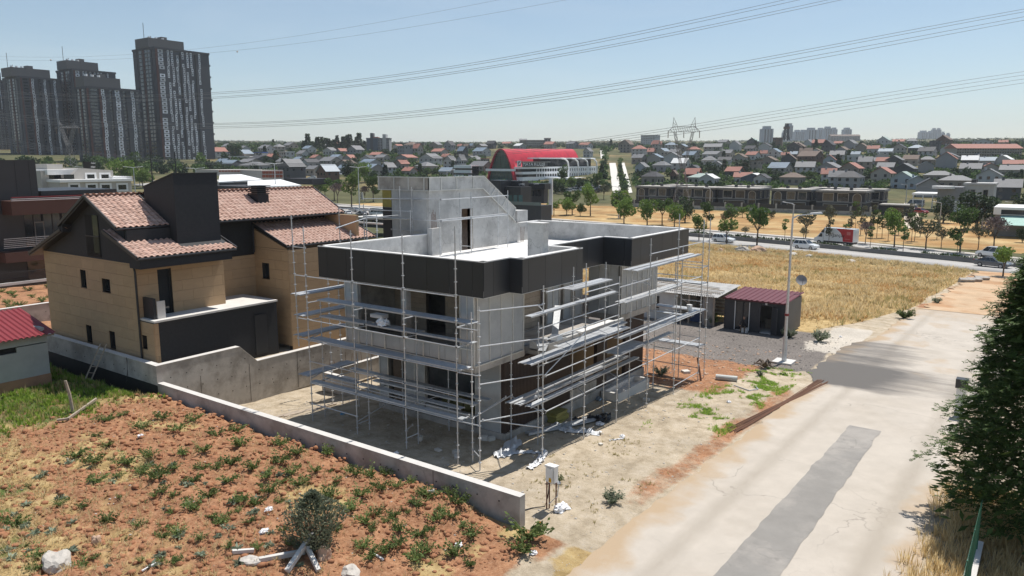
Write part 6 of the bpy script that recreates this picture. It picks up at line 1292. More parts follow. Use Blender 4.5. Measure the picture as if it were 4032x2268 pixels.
def car(kind, loc, rz, pm, label, group='cars on the main road', s=1.0):
    L, Wd, prof, cab = {'suv': (4.45, 1.84, [(-2.2, .3), (-2.22, .8), (-2.1, 1.02), (.75, 1.06), (1.9, .92), (2.18, .75), (2.22, .35), (1.9, .26), (-1.9, .26)], ((-2.08, 1.0), (.95, 1.0), (-1.75, 1.62), (.15, 1.64))),
                        'sedan': (4.8, 1.85, [(-2.38, .35), (-2.4, .85), (-2.2, .98), (.8, .96), (1.95, .84), (2.36, .66), (2.4, .32), (2.1, .24), (-2.1, .24)], ((-1.9, .93), (1.05, .92), (-1.0, 1.42), (.2, 1.44))),
                        'van': (4.4, 1.8, [(-2.2, .3), (-2.2, 1.0), (.9, 1.05), (1.9, .95), (2.18, .7), (2.2, .32), (-2.0, .26)], ((-2.18, 1.0), (1.25, 1.0), (-2.1, 1.78), (.45, 1.8))),
                        'minibus': (5.9, 2.0, [(-2.9, .35), (-2.92, 1.2), (2.1, 1.2), (2.8, 1.0), (2.95, .7), (2.95, .35), (-2.7, .3)], ((-2.9, 1.15), (2.4, 1.15), (-2.8, 2.35), (1.6, 2.4)))}[kind]
    t = thing({'suv': 'parked_car', 'sedan': 'car', 'van': 'van', 'minibus': 'minibus'}[kind] if kind != 'suv' else 'car', label, {'van': 'van', 'minibus': 'minibus'}.get(kind, 'car'), loc, group, rz); t.scale = (s, s, s); t['_local'] = 1
    link('body', bev(MB().prism(prof, 'y', -Wd/2, Wd/2), pm, 'body', .07), t)
    (x0, z0), (x1, _), (x2, z1), (x3, z2) = cab; b, tp = Wd/2-.05, Wd/2-.2
    cm = MB().add([(x0, -b, z0), (x1, -b, z0), (x1, b, z0), (x0, b, z0), (x2, -tp, z1), (x3, -tp, z2), (x3, tp, z2), (x2, tp, z1)], [(0, 3, 2, 1), (4, 5, 6, 7), (0, 1, 5, 4), (1, 2, 6, 5), (2, 3, 7, 6), (3, 0, 4, 7)])
    link('windows', cm.mesh('windows', GLASS), t)
    rf = MB().add([(x2-.06, -tp-.02, z1-.03), (x3+.05, -tp-.02, z2-.05), (x3+.05, tp+.02, z2-.05), (x2-.06, tp+.02, z1-.03), (x2, -tp+.06, z1+.04), (x3-.05, -tp+.06, z2+.03), (x3-.05, tp-.06, z2+.03), (x2, tp-.06, z1+.04)], [(0, 3, 2, 1), (4, 5, 6, 7), (0, 1, 5, 4), (1, 2, 6, 5), (2, 3, 7, 6), (3, 0, 4, 7)])
    link('roof', rf.mesh('roof', pm), t)
    for s_ in (-1, 1):
        pl = MB(); pl.bar((x0+.02, s_*b, z0), (x2, s_*tp, z1), .08, .08); pl.bar((x1-.02, s_*b, z0), (x3, s_*tp, z2), .06, .06)
        for q in ((.35, .4), (.68, .66)) if kind != 'minibus' else ((.25, .25), (.5, .48), (.75, .72)): pl.bar((x0+(x1-x0)*q[0], s_*(b+.005), z0), (x2+(x3-x2)*q[1], s_*(tp+.005), (z1+z2)/2), .06, .03)
        link('pillar', pl.mesh('pillar', pm), t)
        link('headlight', MB().box((L/2-.22, s_*Wd*.36-.17, .62), (L/2+.0, s_*Wd*.36+.17, .8)).mesh('headlight', LAMPW), t)
        link('taillight', MB().box((-L/2-.02, s_*Wd*.4-.12, .7), (-L/2+.15, s_*Wd*.4+.12, .98)).mesh('taillight', LAMPR), t)
        link('mirror', MB().box((x1-.35, s_*(Wd/2+.02)-.06, z0), (x1-.2, s_*(Wd/2+.02)+.06, z0+.14)).mesh('mirror', pm), t)
    wheels(t, (-L*.29, L*.31), Wd, .34 if kind != 'minibus' else .37)
    return t
PW_, PG_, PK_, PR_ = paint('white', (.75, .75, .74)), paint('grey', (.10, .105, .115)), paint('silver', (.36, .365, .37)), paint('red', (.30, .02, .02))
rdir = math.atan2(1, .36)
def onroad(px, py, off):
    p = gnd(px, py); y = p.y
    for _ in range(6):      # slide along the lane offset to the pixel column
        x = XM(y)+off; d = ray(px, py); y = x*d.y/d.x
    return Vector((XM(y)+off, y, T(XM(y)+off, y)+.04)), math.atan2(1, (XM(y+5)-XM(y-5))/10)
for kind, px, py, off, fl, pm, lb in [('suv', 2848, 958, -5.5, 1, PW_, 'white crossover on the main road partly behind a roadside tree'), ('suv', 3173, 978, -4.2, 1, PW_, 'white crossover on the main road near the lamp post'), ('sedan', 3908, 1055, -4.0, 1, PG_, 'dark grey sedan on the main road at the right'),
      ('van', 3905, 985, 13.2, 0, PW_, 'small white van parked on the far side at the right edge'), ('sedan', 1398, 822, -6, 1, PK_, 'grey sedan on the road behind the tiled house'), ('sedan', 1474, 814, -4, 1, PW_, 'white sedan on the road beside the stair tower'), ('suv', 2230, 862, -5, 0, PG_, 'dark car on the main road behind the flat roof')]:
    p, a = onroad(px, py, off); car(kind, p, a+(math.pi if fl else 0), pm, lb)
for i, (px, py, k, pm, lb) in enumerate([(1370, 848, 'sedan', PW_, 'white car parked left in the lot by the stair tower'), (1425, 850, 'sedan', PG_, 'black car parked in the lot by the stair tower'), (1490, 852, 'minibus', PW_, 'white van parked in the lot next to the stair tower'), (1330, 690, 'sedan', PW_, 'white car parked below the dark grey villa'), (1230, 703, 'sedan', PW_, 'white car parked left of the brown brick house')]): car(k, gnd(px, py), 1.0+.3*i, pm, lb, 'parked cars')
for i, (x, y) in enumerate([(1400, 985), (1480, 975), (1550, 960), (1610, 985), (1680, 965), (1740, 965), (1790, 985), (1340, 985)]): car('minibus' if i in (2, 3, 5) else 'van', gnd(*Vs(x, y)), 1.2+.2*(i % 3), PW_ if i != 6 else PG_, f'{"white" if i != 6 else "dark"} {"minibus" if i in (2, 3, 5) else "van"} parked before the red roofed school, {ordinal(sorted([1400, 1480, 1550, 1610, 1680, 1740, 1790, 1340]).index(x)+1)} from the left', 'vans before the school')
for i, (x, y, k, pm, lb) in enumerate([(1300, 1040, 'van', PW_, 'white van facing out of the sandy lane'), (1370, 1050, 'van', PW_, 'second white van nose out in the sandy lane'), (1390, 1003, 'minibus', PK_, 'silver minibus crossing the top of the sandy lane'), (1700, 845, 'sedan', PW_, 'white car parked before the big blank white house'), (1455, 1080, 'suv', PR_, 'dark red tractor like vehicle at the lane side')]): car(k, gnd(*Vr(x, y)), [-2.4, -2.5, 1.6, 1.0, -2.2][i], pm, lb, 'vehicles in the sandy lane')
# box truck with lettering
p, a = onroad(3287, 962, 7.0)
TK = thing('box_truck', 'white box truck with red printed rear panel on the far carriageway', 'truck', p, None, a); TK['_local'] = 1
link('cargo_box', bev(MB().box((-4.0, -1.15, .85), (1.7, 1.15, 3.35)), PW_, 'cargo_box', .04), TK); link('chassis', MB().box((-3.9, -.9, .45), (3.2, .9, .84)).mesh('chassis', STEELK), TK)
link('cab', bev(MB().prism([(1.85, .5), (1.85, 2.3), (2.55, 2.35), (3.2, 1.5), (3.75, 1.25), (3.85, .5)], 'y', -1.0, 1.0), PW_, 'cab', .06), TK)
link('fairing', MB().prism([(1.75, 2.36), (2.5, 2.38), (1.75, 3.3)], 'y', -.95, .95).mesh('fairing', STEELK), TK)
link('windscreen', MB().prism([(2.5, 2.25), (3.12, 1.5), (3.16, 1.52), (2.54, 2.3)], 'y', -.9, .9).mesh('windscreen', GLASS), TK)
for s_ in (-1, 1): link('door_window', MB().prism([(2.1, 1.5), (2.1, 2.15), (2.5, 2.2), (2.95, 1.5)], 'y', s_*1.001-.004, s_*1.001+.004).mesh('door_window', GLASS), TK); link('headlight', MB().box((3.7, s_*.7-.15, .8), (3.87, s_*.7+.15, 1.0)).mesh('headlight', LAMPW), TK)
wheels(TK, (-2.6, 2.7), 2.1, .42)
RDP = mat('truck_red', (.45, .02, .025), .4, .05)
link('red_panel', MB().prism([(-4.0, .9), (-2.1, .9), (-2.0, 1.7), (-1.6, 2.5), (-.6, 3.32), (-4.0, 3.32)], 'y', 1.151, 1.156).mesh('red_panel', RDP), TK)
def lettering(txt, size, loc, rot, m, parent, name='lettering', ext=.01):
    cu = bpy.data.curves.new(name, 'FONT'); cu.body = txt; cu.size = size; cu.extrude = ext; cu.materials.append(m); cu.resolution_u = 3
    tmp = bpy.data.objects.new('tmp', cu); COL.objects.link(tmp); dg = bpy.context.evaluated_depsgraph_get(); me_ = bpy.data.meshes.new_from_object(tmp.evaluated_get(dg)); bpy.data.objects.remove(tmp); bpy.data.curves.remove(cu)
    return link(name, me_, parent, loc, rot)
lettering('Doğançay', .92, (1.4, 1.16, 1.75), (R(90), 0, R(180)), DARK, TK); lettering('kombi', .5, (-2.3, 1.162, 1.3), (R(90), 0, R(180)), WHITE, TK) if False else None
for k, (x, z, w_, h_) in enumerate([(-3.5, 2.2, .7, .6), (-3.4, 1.35, .9, .12)]): link('panel_print', MB().box((x, 1.157, z), (x+w_, 1.16, z+h_)).mesh('panel_print', mat('faded_red', (.55, .16, .15), .5)), TK)
# lamps along the road
for i, (px, py, top) in enumerate([(2435, 860, 740), (3114, 990, 805), (2792, 858, 745), (3865, 905, 795), (3565, 810, 730), (3700, 880, 800), (3985, 880, 800), (2755, 700, 725), (3595, 805, 735)][:7]):
    p = gnd(px, py); D = depth(p); lamppost(p, (py-top)*D/FPX, 1.6, R(75), f'distant street lamp by the main road, {ordinal(sorted([2435, 3114, 2792, 3865, 3565, 3700, 3985]).index(px)+1)} from the left', sc=1.6)
for i, (px, py, top) in enumerate([(525, 800, 660), (770, 790, 665), (1080, 690, 645), (1410, 800, 660), (1760, 800, 672), (335, 770, 660)]):
    p = hd(px, top, 230); g = T(p.x, p.y); lamppost((p.x, p.y, g), p.z-g, 2.2, R(-20), f'double armed street lamp on the left road, {ordinal(sorted([525, 770, 1080, 1410, 1760, 335]).index(px)+1)} from the left', 'double armed lamps', True, 1.8)
# ================================================================ villas, school, shops, buildings at the left
VK = mat('villa_render', (.035, .035, .04), .8, .12, 1); VF = mat('villa_trim', (.22, .215, .20), .8, .1, 1); VFR = mat('villa_frame', (.40, .37, .33), .8, .08, 1); WARM = glass('warm_glass', (.10, .075, .05), .1)
def frame_window(name, axis, c, out, a0, a1, z0, z1, parent, fm=VFR, gm=GLASS, fw=.18, arch=False, mull=1):
    """window: projecting surround, recessed pane, mullions; on plane axis=c facing out"""
    def P(t, z, u): return (c+out*u, t, z) if axis == 'x' else (t, c+out*u, z)
    if arch:
        r = (a1-a0)/2; m = (a0+a1)/2; arc = [(m+r*math.cos(t), z1-r+r*math.sin(t)) for t in np.linspace(0, math.pi, 13)]
        outl = [(a1, z0)]+arc+[(a0, z0)]; r2 = r+fw; arc2 = [(m+r2*math.cos(t), z1-r+r2*math.sin(t)) for t in np.linspace(0, math.pi, 13)]; out2 = [(a1+fw, z0)]+arc2+[(a0-fw, z0)]
    else:
        outl = [(a1, z0), (a1, z1), (a0, z1), (a0, z0)]; out2 = [(a1+fw, z0-fw), (a1+fw, z1+fw), (a0-fw, z1+fw), (a0-fw, z0-fw)]
    n = len(outl); mb = MB(); mb.add([P(t, z, .10) for t, z in outl]+[P(t, z, .10) for t, z in out2]+[P(t, z, .0) for t, z in outl]+[P(t, z, .0) for t, z in out2],
        [(i, (i+1) % n, n+(i+1) % n, n+i) for i in range(n)]+[(i, 2*n+i, 2*n+(i+1) % n, (i+1) % n) for i in range(n)]+[(n+i, n+(i+1) % n, 3*n+(i+1) % n, 3*n+i) for i in range(n)])
    w = mb.build(name, fm, parent); pm = MB().add([P(t, z, .012) for t, z in outl], [tuple(range(n))]); pm.build('pane', gm, w)
    ml = MB()
    for k in range(1, mull+1): t = a0+(a1-a0)*k/(mull+1); ml.bar(P(t, z0, .03), P(t, z1-.02, .03), .08, .05)
    if z1-z0 > 1.8: ml.bar(P(a0, z0+(z1-z0)*.3, .03), P(a1, z0+(z1-z0)*.3, .03), .06, .05)
    ml.build('mullion', STEELK, w); return w
def villa(X, Y0, Y1, label, arch_left, depthx=11, z=-4.2, g='dark villas behind the road'):
    t = thing('villa', label, 'villa', (X, (Y0+Y1)/2, z), g); W_ = Y1-Y0
    box('wall', (X, Y0, z-.5), (X+depthx, Y1, z+6.6), VK, t)
    r_ = MB(); r_.box((X-.55, Y0-.55, z+6.35), (X+depthx+.4, Y1+.45, z+6.95)); r_.build('roof_fascia', VF, t); box('roof_deck', (X-.2, Y0-.2, z+6.952), (X+depthx, Y1+.1, z+7.0), CONC, t)
    for k in range(2): box('chimney', (X+3+k*3.5, Y0+W_*(.3+.4*k), z+7.0), (X+3.8+k*3.5, Y0+W_*(.3+.4*k)+.9, z+7.8), STEELK, t)
    box('storey_band', (X-.25, Y0-.25, z+3.2), (X+depthx+.1, Y1+.2, z+3.55), VF, t)
    ya = (Y1-3.2, Y1-.9) if arch_left else (Y0+.9, Y0+3.2)
    frame_window('arch_window', 'x', X, -1, ya[0], ya[1], z+.3, z+6.0, t, gm=WARM, arch=True, mull=1)
    o = Y0+.8 if arch_left else Y0+4.3
    span = W_-5.0
    for k in range(2): a = o+span*k*.5+.3; frame_window('window', 'x', X, -1, a, a+span*.34, z+3.75, z+6.0, t, gm=WARM if (k+int(Y0)) % 2 else GLASS)
    frame_window('window', 'x', X, -1, o+.4, o+span*.85, z+.5, z+2.7, t, gm=WARM, mull=2)
    for k in range(2): frame_window('window', 'y', Y0, -1, X+2+k*4.5, X+3.3+k*4.5, z+3.9, z+5.9, t)
    for k in range(7): ubox('railing', (X-.35, o+.3+k*.3, z+3.56), (X-.32, o+.34+k*.3, z+4.4), STEELK, t)
    return t
VX = 252.0
def yat(px, X=VX): return hx(px, 780, X).y
for i, (a, b, al, lb) in enumerate([(2505, 2632, True, 'leftmost dark villa with arched window behind the low wall'), (2672, 2815, False, 'dark villa with grey roof rim right behind the lattice pylon'), (2828, 2985, False, 'widest dark villa with arched window right of the pylon'), (3037, 3188, True, 'dark villa with tall arched window left of the truck'), (3227, 3412, False, 'rightmost dark villa with arched window beside the sandy lane')]):
    villa(VX-3*(i == 4), yat(b), yat(a), lb, al)
for i, (a, b, X, lb) in enumerate([(2850, 3000, 272, 'dark villa rear block behind the widest arched villa'), (3180, 3290, 270, 'dark villa rear block between the two right villas'), (3300, 3475, 266, 'dark villa rear block at the end of the row by the lane'), (2610, 2700, 272, 'dark villa rear block behind the leftmost villa')]): villa(X, yat(b, X), yat(a, X), lb, i % 2 == 0, 9)
FW = thing('fence_wall', 'grey boundary wall with dark railing in front of the villas', 'wall', (243, 90, -4.2))
y = yat(3435, 243); y1 = yat(2410, 243); box('wall_face', (243, y, -4.5), (243.3, y1, -3.1), CONC, FW)
k = 0
while y+k*5.5 < y1: ubox('pillar', (242.9, y+k*5.5, -4.4), (243.4, y+k*5.5+.5, -1.6), CONC, FW); ubox('fence_panel', (243.1, y+k*5.5+.5, -3.08), (243.16, min(y+k*5.5+5.5, y1), -1.75), STEELK, FW); k += 1
GT = thing('gatehouse', 'small dark flat roofed gatehouse at the lane entrance', 'building', gnd(*Vr(1180, 1105))); p = GT.location; box('wall', p+Vector((0, -4, -.3)), p+Vector((5, 4, 3.0)), VK, GT); box('roof', p+Vector((-.6, -4.6, 3.0)), p+Vector((5.6, 4.6, 3.35)), CONC, GT); box('window', p+Vector((-.05, -2, 1)), p+Vector((-.002, 2, 2.4)), GLASS, GT)
# modern pale villa beside the lane
MVp = gnd(*Vr(1900, 1060)); MV = thing('modern_house', 'pale grey modern house with curved white balcony at the right', 'house', MVp); x, y, z = MVp; MG = mat('pale_cladding', (.46, .45, .44), .8, .1, 1)
box('wall', (x, y-8, z-1), (x+12, y, z+8.5), MG, MV); box('side_block', (x-3, y+.0, z-1), (x+9, y+7, z+7.8), mat('grey_cladding', (.24, .24, .25), .8, .1, 1), MV); box('roof_rim', (x-.4, y-8.4, z+8.5), (x+12, y+.3, z+9.1), MG, MV); MB().tube((x-3.2, y+5.5, z+7.3), (x-3.2, y+5.5, z+8.1), 3.2, n=24).build('balcony', WHITE, MV); box('white_wall', (x-3.5, y-.4, z), (x-3.2, y+2, z+3.5), WHITE, MV)
for a in (-6.5, -3): frame_window('window', 'x', x, -1, y+a, y+a+1.2, z+4.3, z+7, MV)
for k in range(2): box('roof_box', (x+2+4*k, y-3, z+9.1), (x+3.4+4*k, y-1.6, z+10.2), STEELK, MV)
CPp = gnd(*Vr(1570, 1050)); CPO = thing('car_port', 'white pergola car port left of the modern house', 'car port', CPp); x, y, z = CPp; box('roof', (x-1, y-6, z+5.0), (x+12, y+6, z+5.6), WHITE, CPO)
for k in range(5): ubox('post', (x-.8, y-5.8+k*2.8, z-.3), (x-.5, y-5.5+k*2.8, z+5), WHITE, CPO)
SGp = gnd(*Vr(2420, 1330)); SG_ = thing('sales_office', 'flat office with white rim and pale green sheet canopy at the right edge', 'building', SGp); x, y, z = SGp; box('wall', (x, y-14, z-.5), (x+14, y+3, z+4.6), mat('dull_wall', (.22, .22, .22), .8), SG_); box('parapet', (x-.3, y-14, z+4.6), (x+14, y+3.4, z+6.2), WHITE, SG_); MB().add([(x-5.5, y-13, z+2.7), (x-5.5, y+2, z+2.7), (x-.1, y+2, z+4.3), (x-.1, y-13, z+4.3)], [(0, 1, 2, 3)]).prism([(0, 0), (.1, 0), (.1, .1)], 'z', 0, .1).build('canopy', mat('green_sheet', (.28, .46, .40), .6, .1, 1), SG_) if False else MB().prism([(x-5.5, z+2.7), (x-.1, z+4.3), (x-.1, z+4.42), (x-5.5, z+2.82)], 'y', y-13, y+2).build('canopy', mat('green_sheet', (.28, .46, .40), .6, .1, 1), SG_); box('glass_band', (x-.05, y-13, z+4.7), (x-.31, y+2, z+5.7), GLASS, SG_)
# ---- school with red vault
SP = gnd(2035, 716); SX, SY, SZ = SP.x, SP.y, SP.z
SWH = mat("school_white", (.88, .88, .87), .6, .05, .3)
SCH = thing('school', 'white school building with huge curved red roof and glass gable', 'school', SP)
Ds = depth(SP); apex = hx(1978, 586, SX).z; legL = hx(1918, 706, SX).y; legR = SY
RV = mat('red_vault', (.52, .012, .035), .55, .12, .25, col2=(.40, .008, .025), c2s=.35)
mY = (legL+legR)/2; hw = abs(legL-legR)/2; zt = apex; vx1 = hy(2304, 620, SY).x
def archpts(k, n=18):     # flattened horseshoe: straight leaning legs and a round head
    pts = []
    for i in range(n+1):
        t = i/n; a = math.pi*t; yy = math.cos(a)*abs(math.cos(a))**-.25 if abs(math.cos(a)) > .05 else math.cos(a); zz = math.sin(a)**.72
        pts.append((mY+yy*(hw*(1-.46*zz))*k, SZ-2+(zt-SZ+2)*zz*(1 if k >= 1 else .965)))
    return pts
A1, A2 = archpts(1.0), archpts(.90); n_ = len(A1)
fr = MB().add([(SX-1.2, a, b) for a, b in A1]+[(SX-1.2, a, b) for a, b in A2]+[(SX+2, a, b) for a, b in A1]+[(SX+2, a, b) for a, b in A2], [(i, i+1, n_+i+1, n_+i) for i in range(n_-1)]+[(i, 2*n_+i, 2*n_+i+1, i+1) for i in range(n_-1)]+[(n_+i, n_+i+1, 3*n_+i+1, 3*n_+i) for i in range(n_-1)]); fr.build('arch_frame', RV, SCH)
vm = MB(); zcut = SZ+hy(2150, 656.5, SY-3).z-SZ; top = [(a, max(b, zcut)) for a, b in A1]
zend = hy(2304, 588, mY).z; fe = (zend-zcut)/(zt-zcut)
vm.add([(SX+2, a, b) for a, b in top]+[(vx1, a, zcut+(b-zcut)*fe) for a, b in top], [(i, i+1, n_+i+1, n_+i) for i in range(n_-1)]); vm.build('vault', RV, SCH, True)
vm2 = MB().add([(vx1-.3, a, zcut+(b-zcut)*fe) for a, b in top], [tuple(range(n_))]).build('vault_end', RV, SCH)
gm_ = MB().add([(SX, a, b) for a, b in A2], [tuple(range(n_))]).build('glass_gable', glass('school_glass', (.035, .075, .07), .08), SCH)
for k in range(1, 9): yy = mY+hw*.8*(k/4.5-1); MB().bar((SX-.06, yy, SZ-1), (SX-.06, yy, SZ+(zt-SZ)*max(.1, 1-abs(k/4.5-1)**2.2)*.93), .12, .12).build('glazing_bar', STEELK, gm_)
for k in range(1, 7): zz = SZ+(zt-SZ)*k/7.5; MB().bar((SX-.06, mY-hw*.8*(1-k/14), zz), (SX-.06, mY+hw*.8*(1-k/14), zz), .12, .12).build('glazing_bar', STEELK, gm_)
MB().box((SX-1.3, legR, SZ+5.4), (SX-1.0, legL, SZ+6.6)).build('gable_band', SWH, SCH)
sx1 = hy(2350, 680, SY-3).x
fz = [hy(2150, q, SY-3).z-SZ for q in (712, 695, 684.5, 675, 664, 656.5)]
for k, (z0, z1, m) in enumerate([(-3, fz[1], SWH), (fz[1], fz[2], GLASS), (fz[2], fz[3], SWH), (fz[3], fz[4], GLASS), (fz[4], fz[5], SWH)]):
    e = 0 if m is SWH else .35; box('floor_band' if m is SWH else 'window_band', (SX+1+e, SY-3+e, SZ+z0), (sx1-e, SY+14, SZ+z1), m, SCH)
for k in range(26): xx = SX+14+k*(sx1-SX-14)/26; ubox('pier', (xx, SY-3.05, SZ+fz[1]), (xx+(1.3 if k > 8 else .3), SY-2.6, SZ+fz[4]), SWH, SCH)
for k in range(4): box('floor_band', (SX-1, SY+16+hw*1.4, SZ+k*2.6-1), (SX+6, SY+16+hw*1.4+12, SZ+k*2.6+.6), SWH, SCH)
box('side_core', (SX, SY+16+hw*1.4, SZ-1), (SX+6, SY+16+hw*1.4+11.8, SZ+7.8), GLASS, SCH)
xa, xb = hy(2130, 650, SY-3).x, hy(2336, 650, SY-3).x
uz = hy(2240, 626, SY-3).z-SZ; box('upper_glass', (xa, SY-2.5, SZ+fz[5]), (xb-2, SY+2, SZ+uz), GLASS, SCH); box('upper_roof', (xa-4, SY-4.5, SZ+uz), (xb, SY+3, SZ+uz+.7), SWH, SCH)
sz1 = hy(2100, 640, SY-3).z-SZ; box('sign_band', (hy(2056, 650, SY-3).x, SY-3.4, SZ+fz[5]), (xa+6, SY-3.0, SZ+sz1), STEELK, SCH); box('band_cap', (hy(2056, 640, SY-3).x-.5, SY-3.8, SZ+sz1), (xa+8, SY+1, SZ+sz1+.6), VF, SCH)
def sfy(px): return hy(px, 650, SY-3.45).x
tw_ = sfy(2145)-sfy(2058); tx = lettering('MAYA KOLEJI', 3.0, (0, 0, 0), (R(90), 0, 0), SWH, SCH); wdt = max(v.co.x for v in tx.data.vertices); tx.scale = (tw_/wdt, 1, 1); tx.location = Vector((sfy(2058), SY-3.46, SZ+fz[5]+.5))-SP
lg = box('emblem_plate', (sfy(2039), SY-3.5, SZ+fz[5]+.2), (sfy(2051), SY-3.0, SZ+fz[5]+3.2), SWH, SCH); box('emblem', (sfy(2040.5), SY-3.56, SZ+fz[5]+.5), (sfy(2049.5), SY-3.51, SZ+fz[5]+2.9), STEELK, lg); MB().bar((sfy(2042), SY-3.6, SZ+fz[5]+1), (sfy(2048), SY-3.6, SZ+fz[5]+2.4), .05, .5).build('emblem_mark', SWH, lg)
for k in range(4):
    xx = xa+ (xb-xa)*(.42+.19*k); pts = [(xx-5.5, SY-4, SZ+uz+.4), (xx-2.5, SY-5, SZ+uz), (xx-.5, SY-5.6, SZ+uz-1.5), (xx, SY-5.8, SZ+uz-4), (xx, SY-5.8, SZ)]; MB().path(pts, .45, 6).build('canopy_rib', SWH, SCH)
box('entrance_canopy', (xa+4, SY-14, SZ+1.0), (xb+12, SY-3.2, SZ+1.7), SWH, SCH); box('entrance_glass', (xa+6, SY-12, SZ-4), (xb+8, SY-3.3, SZ+.98), glass('teal_glass', (.03, .06, .06), .1), SCH)
# ---- black shop block behind the stair tower
def sbox(name, pxl, pxr, pyt, pyb, Y, dep, m, parent, dz=0):
    """box with its south face in plane Y, spanning the pixel rectangle on that face"""
    a, b = hy(pxl, (pyt+pyb)/2, Y), hy(pxr, (pyt+pyb)/2, Y); zt_, zb_ = hy((pxl+pxr)/2, pyt, Y).z, hy((pxl+pxr)/2, pyb, Y).z
    return box(name, (a.x, Y, zb_+dz), (b.x, Y+dep, zt_), m, parent)
def wbox(name, pxl, pxr, pyt, pyb, X, dep, m, parent):
    a, b = hx(pxl, (pyt+pyb)/2, X), hx(pxr, (pyt+pyb)/2, X); zt_, zb_ = hx((pxl+pxr)/2, pyt, X).z, hx((pxl+pxr)/2, pyb, X).z
    return box(name, (X, min(a.y, b.y), zb_), (X+dep, max(a.y, b.y), zt_), m, parent)
p0 = hd(2050, 860, 200); SPX = p0.x
SHP = thing('shop_building', 'black flat roofed shop building with white sign lettering behind the stair tower', 'building', (SPX, p0.y, T(SPX, p0.y)))
wbox('wall', 1925, 1970, 710, 880, SPX-2, 5, BLACKP, SHP); wbox('wall', 1970, 2050, 735, 900, SPX, 5, BLACKP, SHP); wbox('sign_band', 1968, 2056, 712, 735, SPX+3, 3, STEELK, SHP); wbox('fascia', 2074, 2145, 722, 745, SPX+10, 3, STEELK, SHP); wbox('wall', 2074, 2142, 745, 800, SPX+11, 2, mat('shop_dark', (.06, .06, .06), .7), SHP); wbox('terrace', 2010, 2130, 808, 880, SPX-4, 5, BLACKP, SHP); wbox('balustrade', 2010, 2130, 795, 808, SPX-4.1, .08, glass('clear_balustrade', (.12, .15, .15), .1), SHP)
for a in (2002, 2022, 2042): wbox('shop_window', a, a+15, 768, 800, SPX-.08, .06, glass('teal_shop_glass', (.05, .12, .13), .1), SHP)
for a in (2078, 2092, 2106, 2120): wbox('shop_window', a, a+10, 750, 772, SPX+10.9, .08, GLASS, SHP)
for pa, pb, X, py in ((1969, 2002, SPX+2.95, 729), (2043, 2067, SPX+2.95, 729), (2102, 2122, SPX+9.95, 727)):
    a, b = hx(pa, py, X), hx(pb, py, X); t = lettering('LUMINO', 1.0, (0, 0, 0), (R(90), 0, R(-90)), WHITE, SHP); wdt = max(v.co.x for v in t.data.vertices); s = (a.y-b.y)/wdt; t.scale = (s, s*1.5, 1); t.location = Vector((X-.02, a.y, a.z))-SHP.location
box('white_totem', hx(2168, 760, SPX+14)-Vector((0, .5, 6)), hx(2168, 704, SPX+14)+Vector((.4, .6, 0)), WHITE, SHP)
PL_ = thing('parking_wall', 'dark parking terrace with shop windows beside the left road', 'building', hd(1440, 880, 150)); q = PL_.location; wbox('terrace', 1395, 1510, 862, 895, q.x, 8, VK, PL_); wbox('terrace_rim', 1393, 1512, 856, 862, q.x-.3, 9, CONCW, PL_); wbox('lower_wall', 1400, 1560, 878, 884, q.x-12, .5, CONCW, PL_)
for a in (1402, 1425, 1450, 1475): wbox('shop_window', a, a+16, 866, 886, q.x-.06, .05, GLASS, PL_)
PNL = thing('sign_panel', 'white vertical panel sign with dark letters beside the left road', 'sign', gnd(1425, 790)); q = PNL.location; b_ = wbox('panel', 1420, 1429, 758, 786, q.x, .3, WHITE, PNL); a = hx(1426.5, 785, q.x-.02); t = lettering('SANİ', 1.6, (0, 0, 0), (R(90), R(-90), R(-90)), mat('navy', (.02, .03, .09), .6), PNL); t.location = Vector((q.x-.05, a.y, a.z))-q
# ---- left edge: black building with brown balconies
YB = 84.0
LBB = thing('dark_building', 'black panelled building with brown balcony bands at the left edge', 'building', hy(60, 1080, YB))
BRN = mat('brown_panel', (.085, .038, .027), .55, .1, .5)
sbox('tower_block', -140, 162, 630, 1100, YB, 12, BLACKP, LBB); sbox('rear_wall', 162, 480, 770, 1100, YB+3, 8, mat('dark_rear_wall', (.035, .034, .034), .8), LBB)  # set-back rear wall in one even near-black colour
sbox('roof_rim', 162, 460, 748, 765, YB+.5, 10, STEELK, LBB)
u_ = sbox('balcony_band', 45, 470, 785, 838, YB-2.4, 2.3, BRN, LBB); sbox('balcony_band', 20, 470, 978, 1016, YB-2.4, 2.3, BRN, LBB)
for k in range(3): sbox('light_strip', 47, 400, 771+k*6, 773.5+k*6, YB-2.5+.02*k, .3, WHITE if k else RED, u_)
for k in range(3): sbox('window', 100+k*75, 165+k*75, 838, 985, YB-.05, .04, GLASS, LBB); sbox('mullion', 135+k*75, 138+k*75, 838, 985, YB-.12, .05, STEELK, LBB)
w_ = sbox('door', 140, 178, 872, 978, YB-.2, .06, VF, LBB); sbox('pane', 144, 174, 877, 975, YB-.24, .03, GLASS, w_)
for k in range(6): sbox('railing', 15, 200, 935+k*7, 936.5+k*7, YB-2.35, .03, ALU, LBB)
for a, b in zip((62, 117), (63, 118)): sbox('panel_joint', a, b, 632, 770, YB-.01, .008, DARK, LBB)
sbox('ground_window', 110, 200, 1015, 1100, YB-.1, .05, GLASS, LBB)
FNC = thing('fence', 'dark vertical bar fence in front of the black building', 'fence', hz(60, 1120, .2)); yf = 78.5
for k in range(46): sbox('bar', -20+k*4.4, -18.2+k*4.4, 1066, 1112, yf, .04, STEELK, FNC)
sbox('rail', -20, 190, 1068, 1071, yf-.05, .04, STEELK, FNC); sbox('kerb', -20, 200, 1108, 1118, yf-.1, .3, CONCW, FNC)
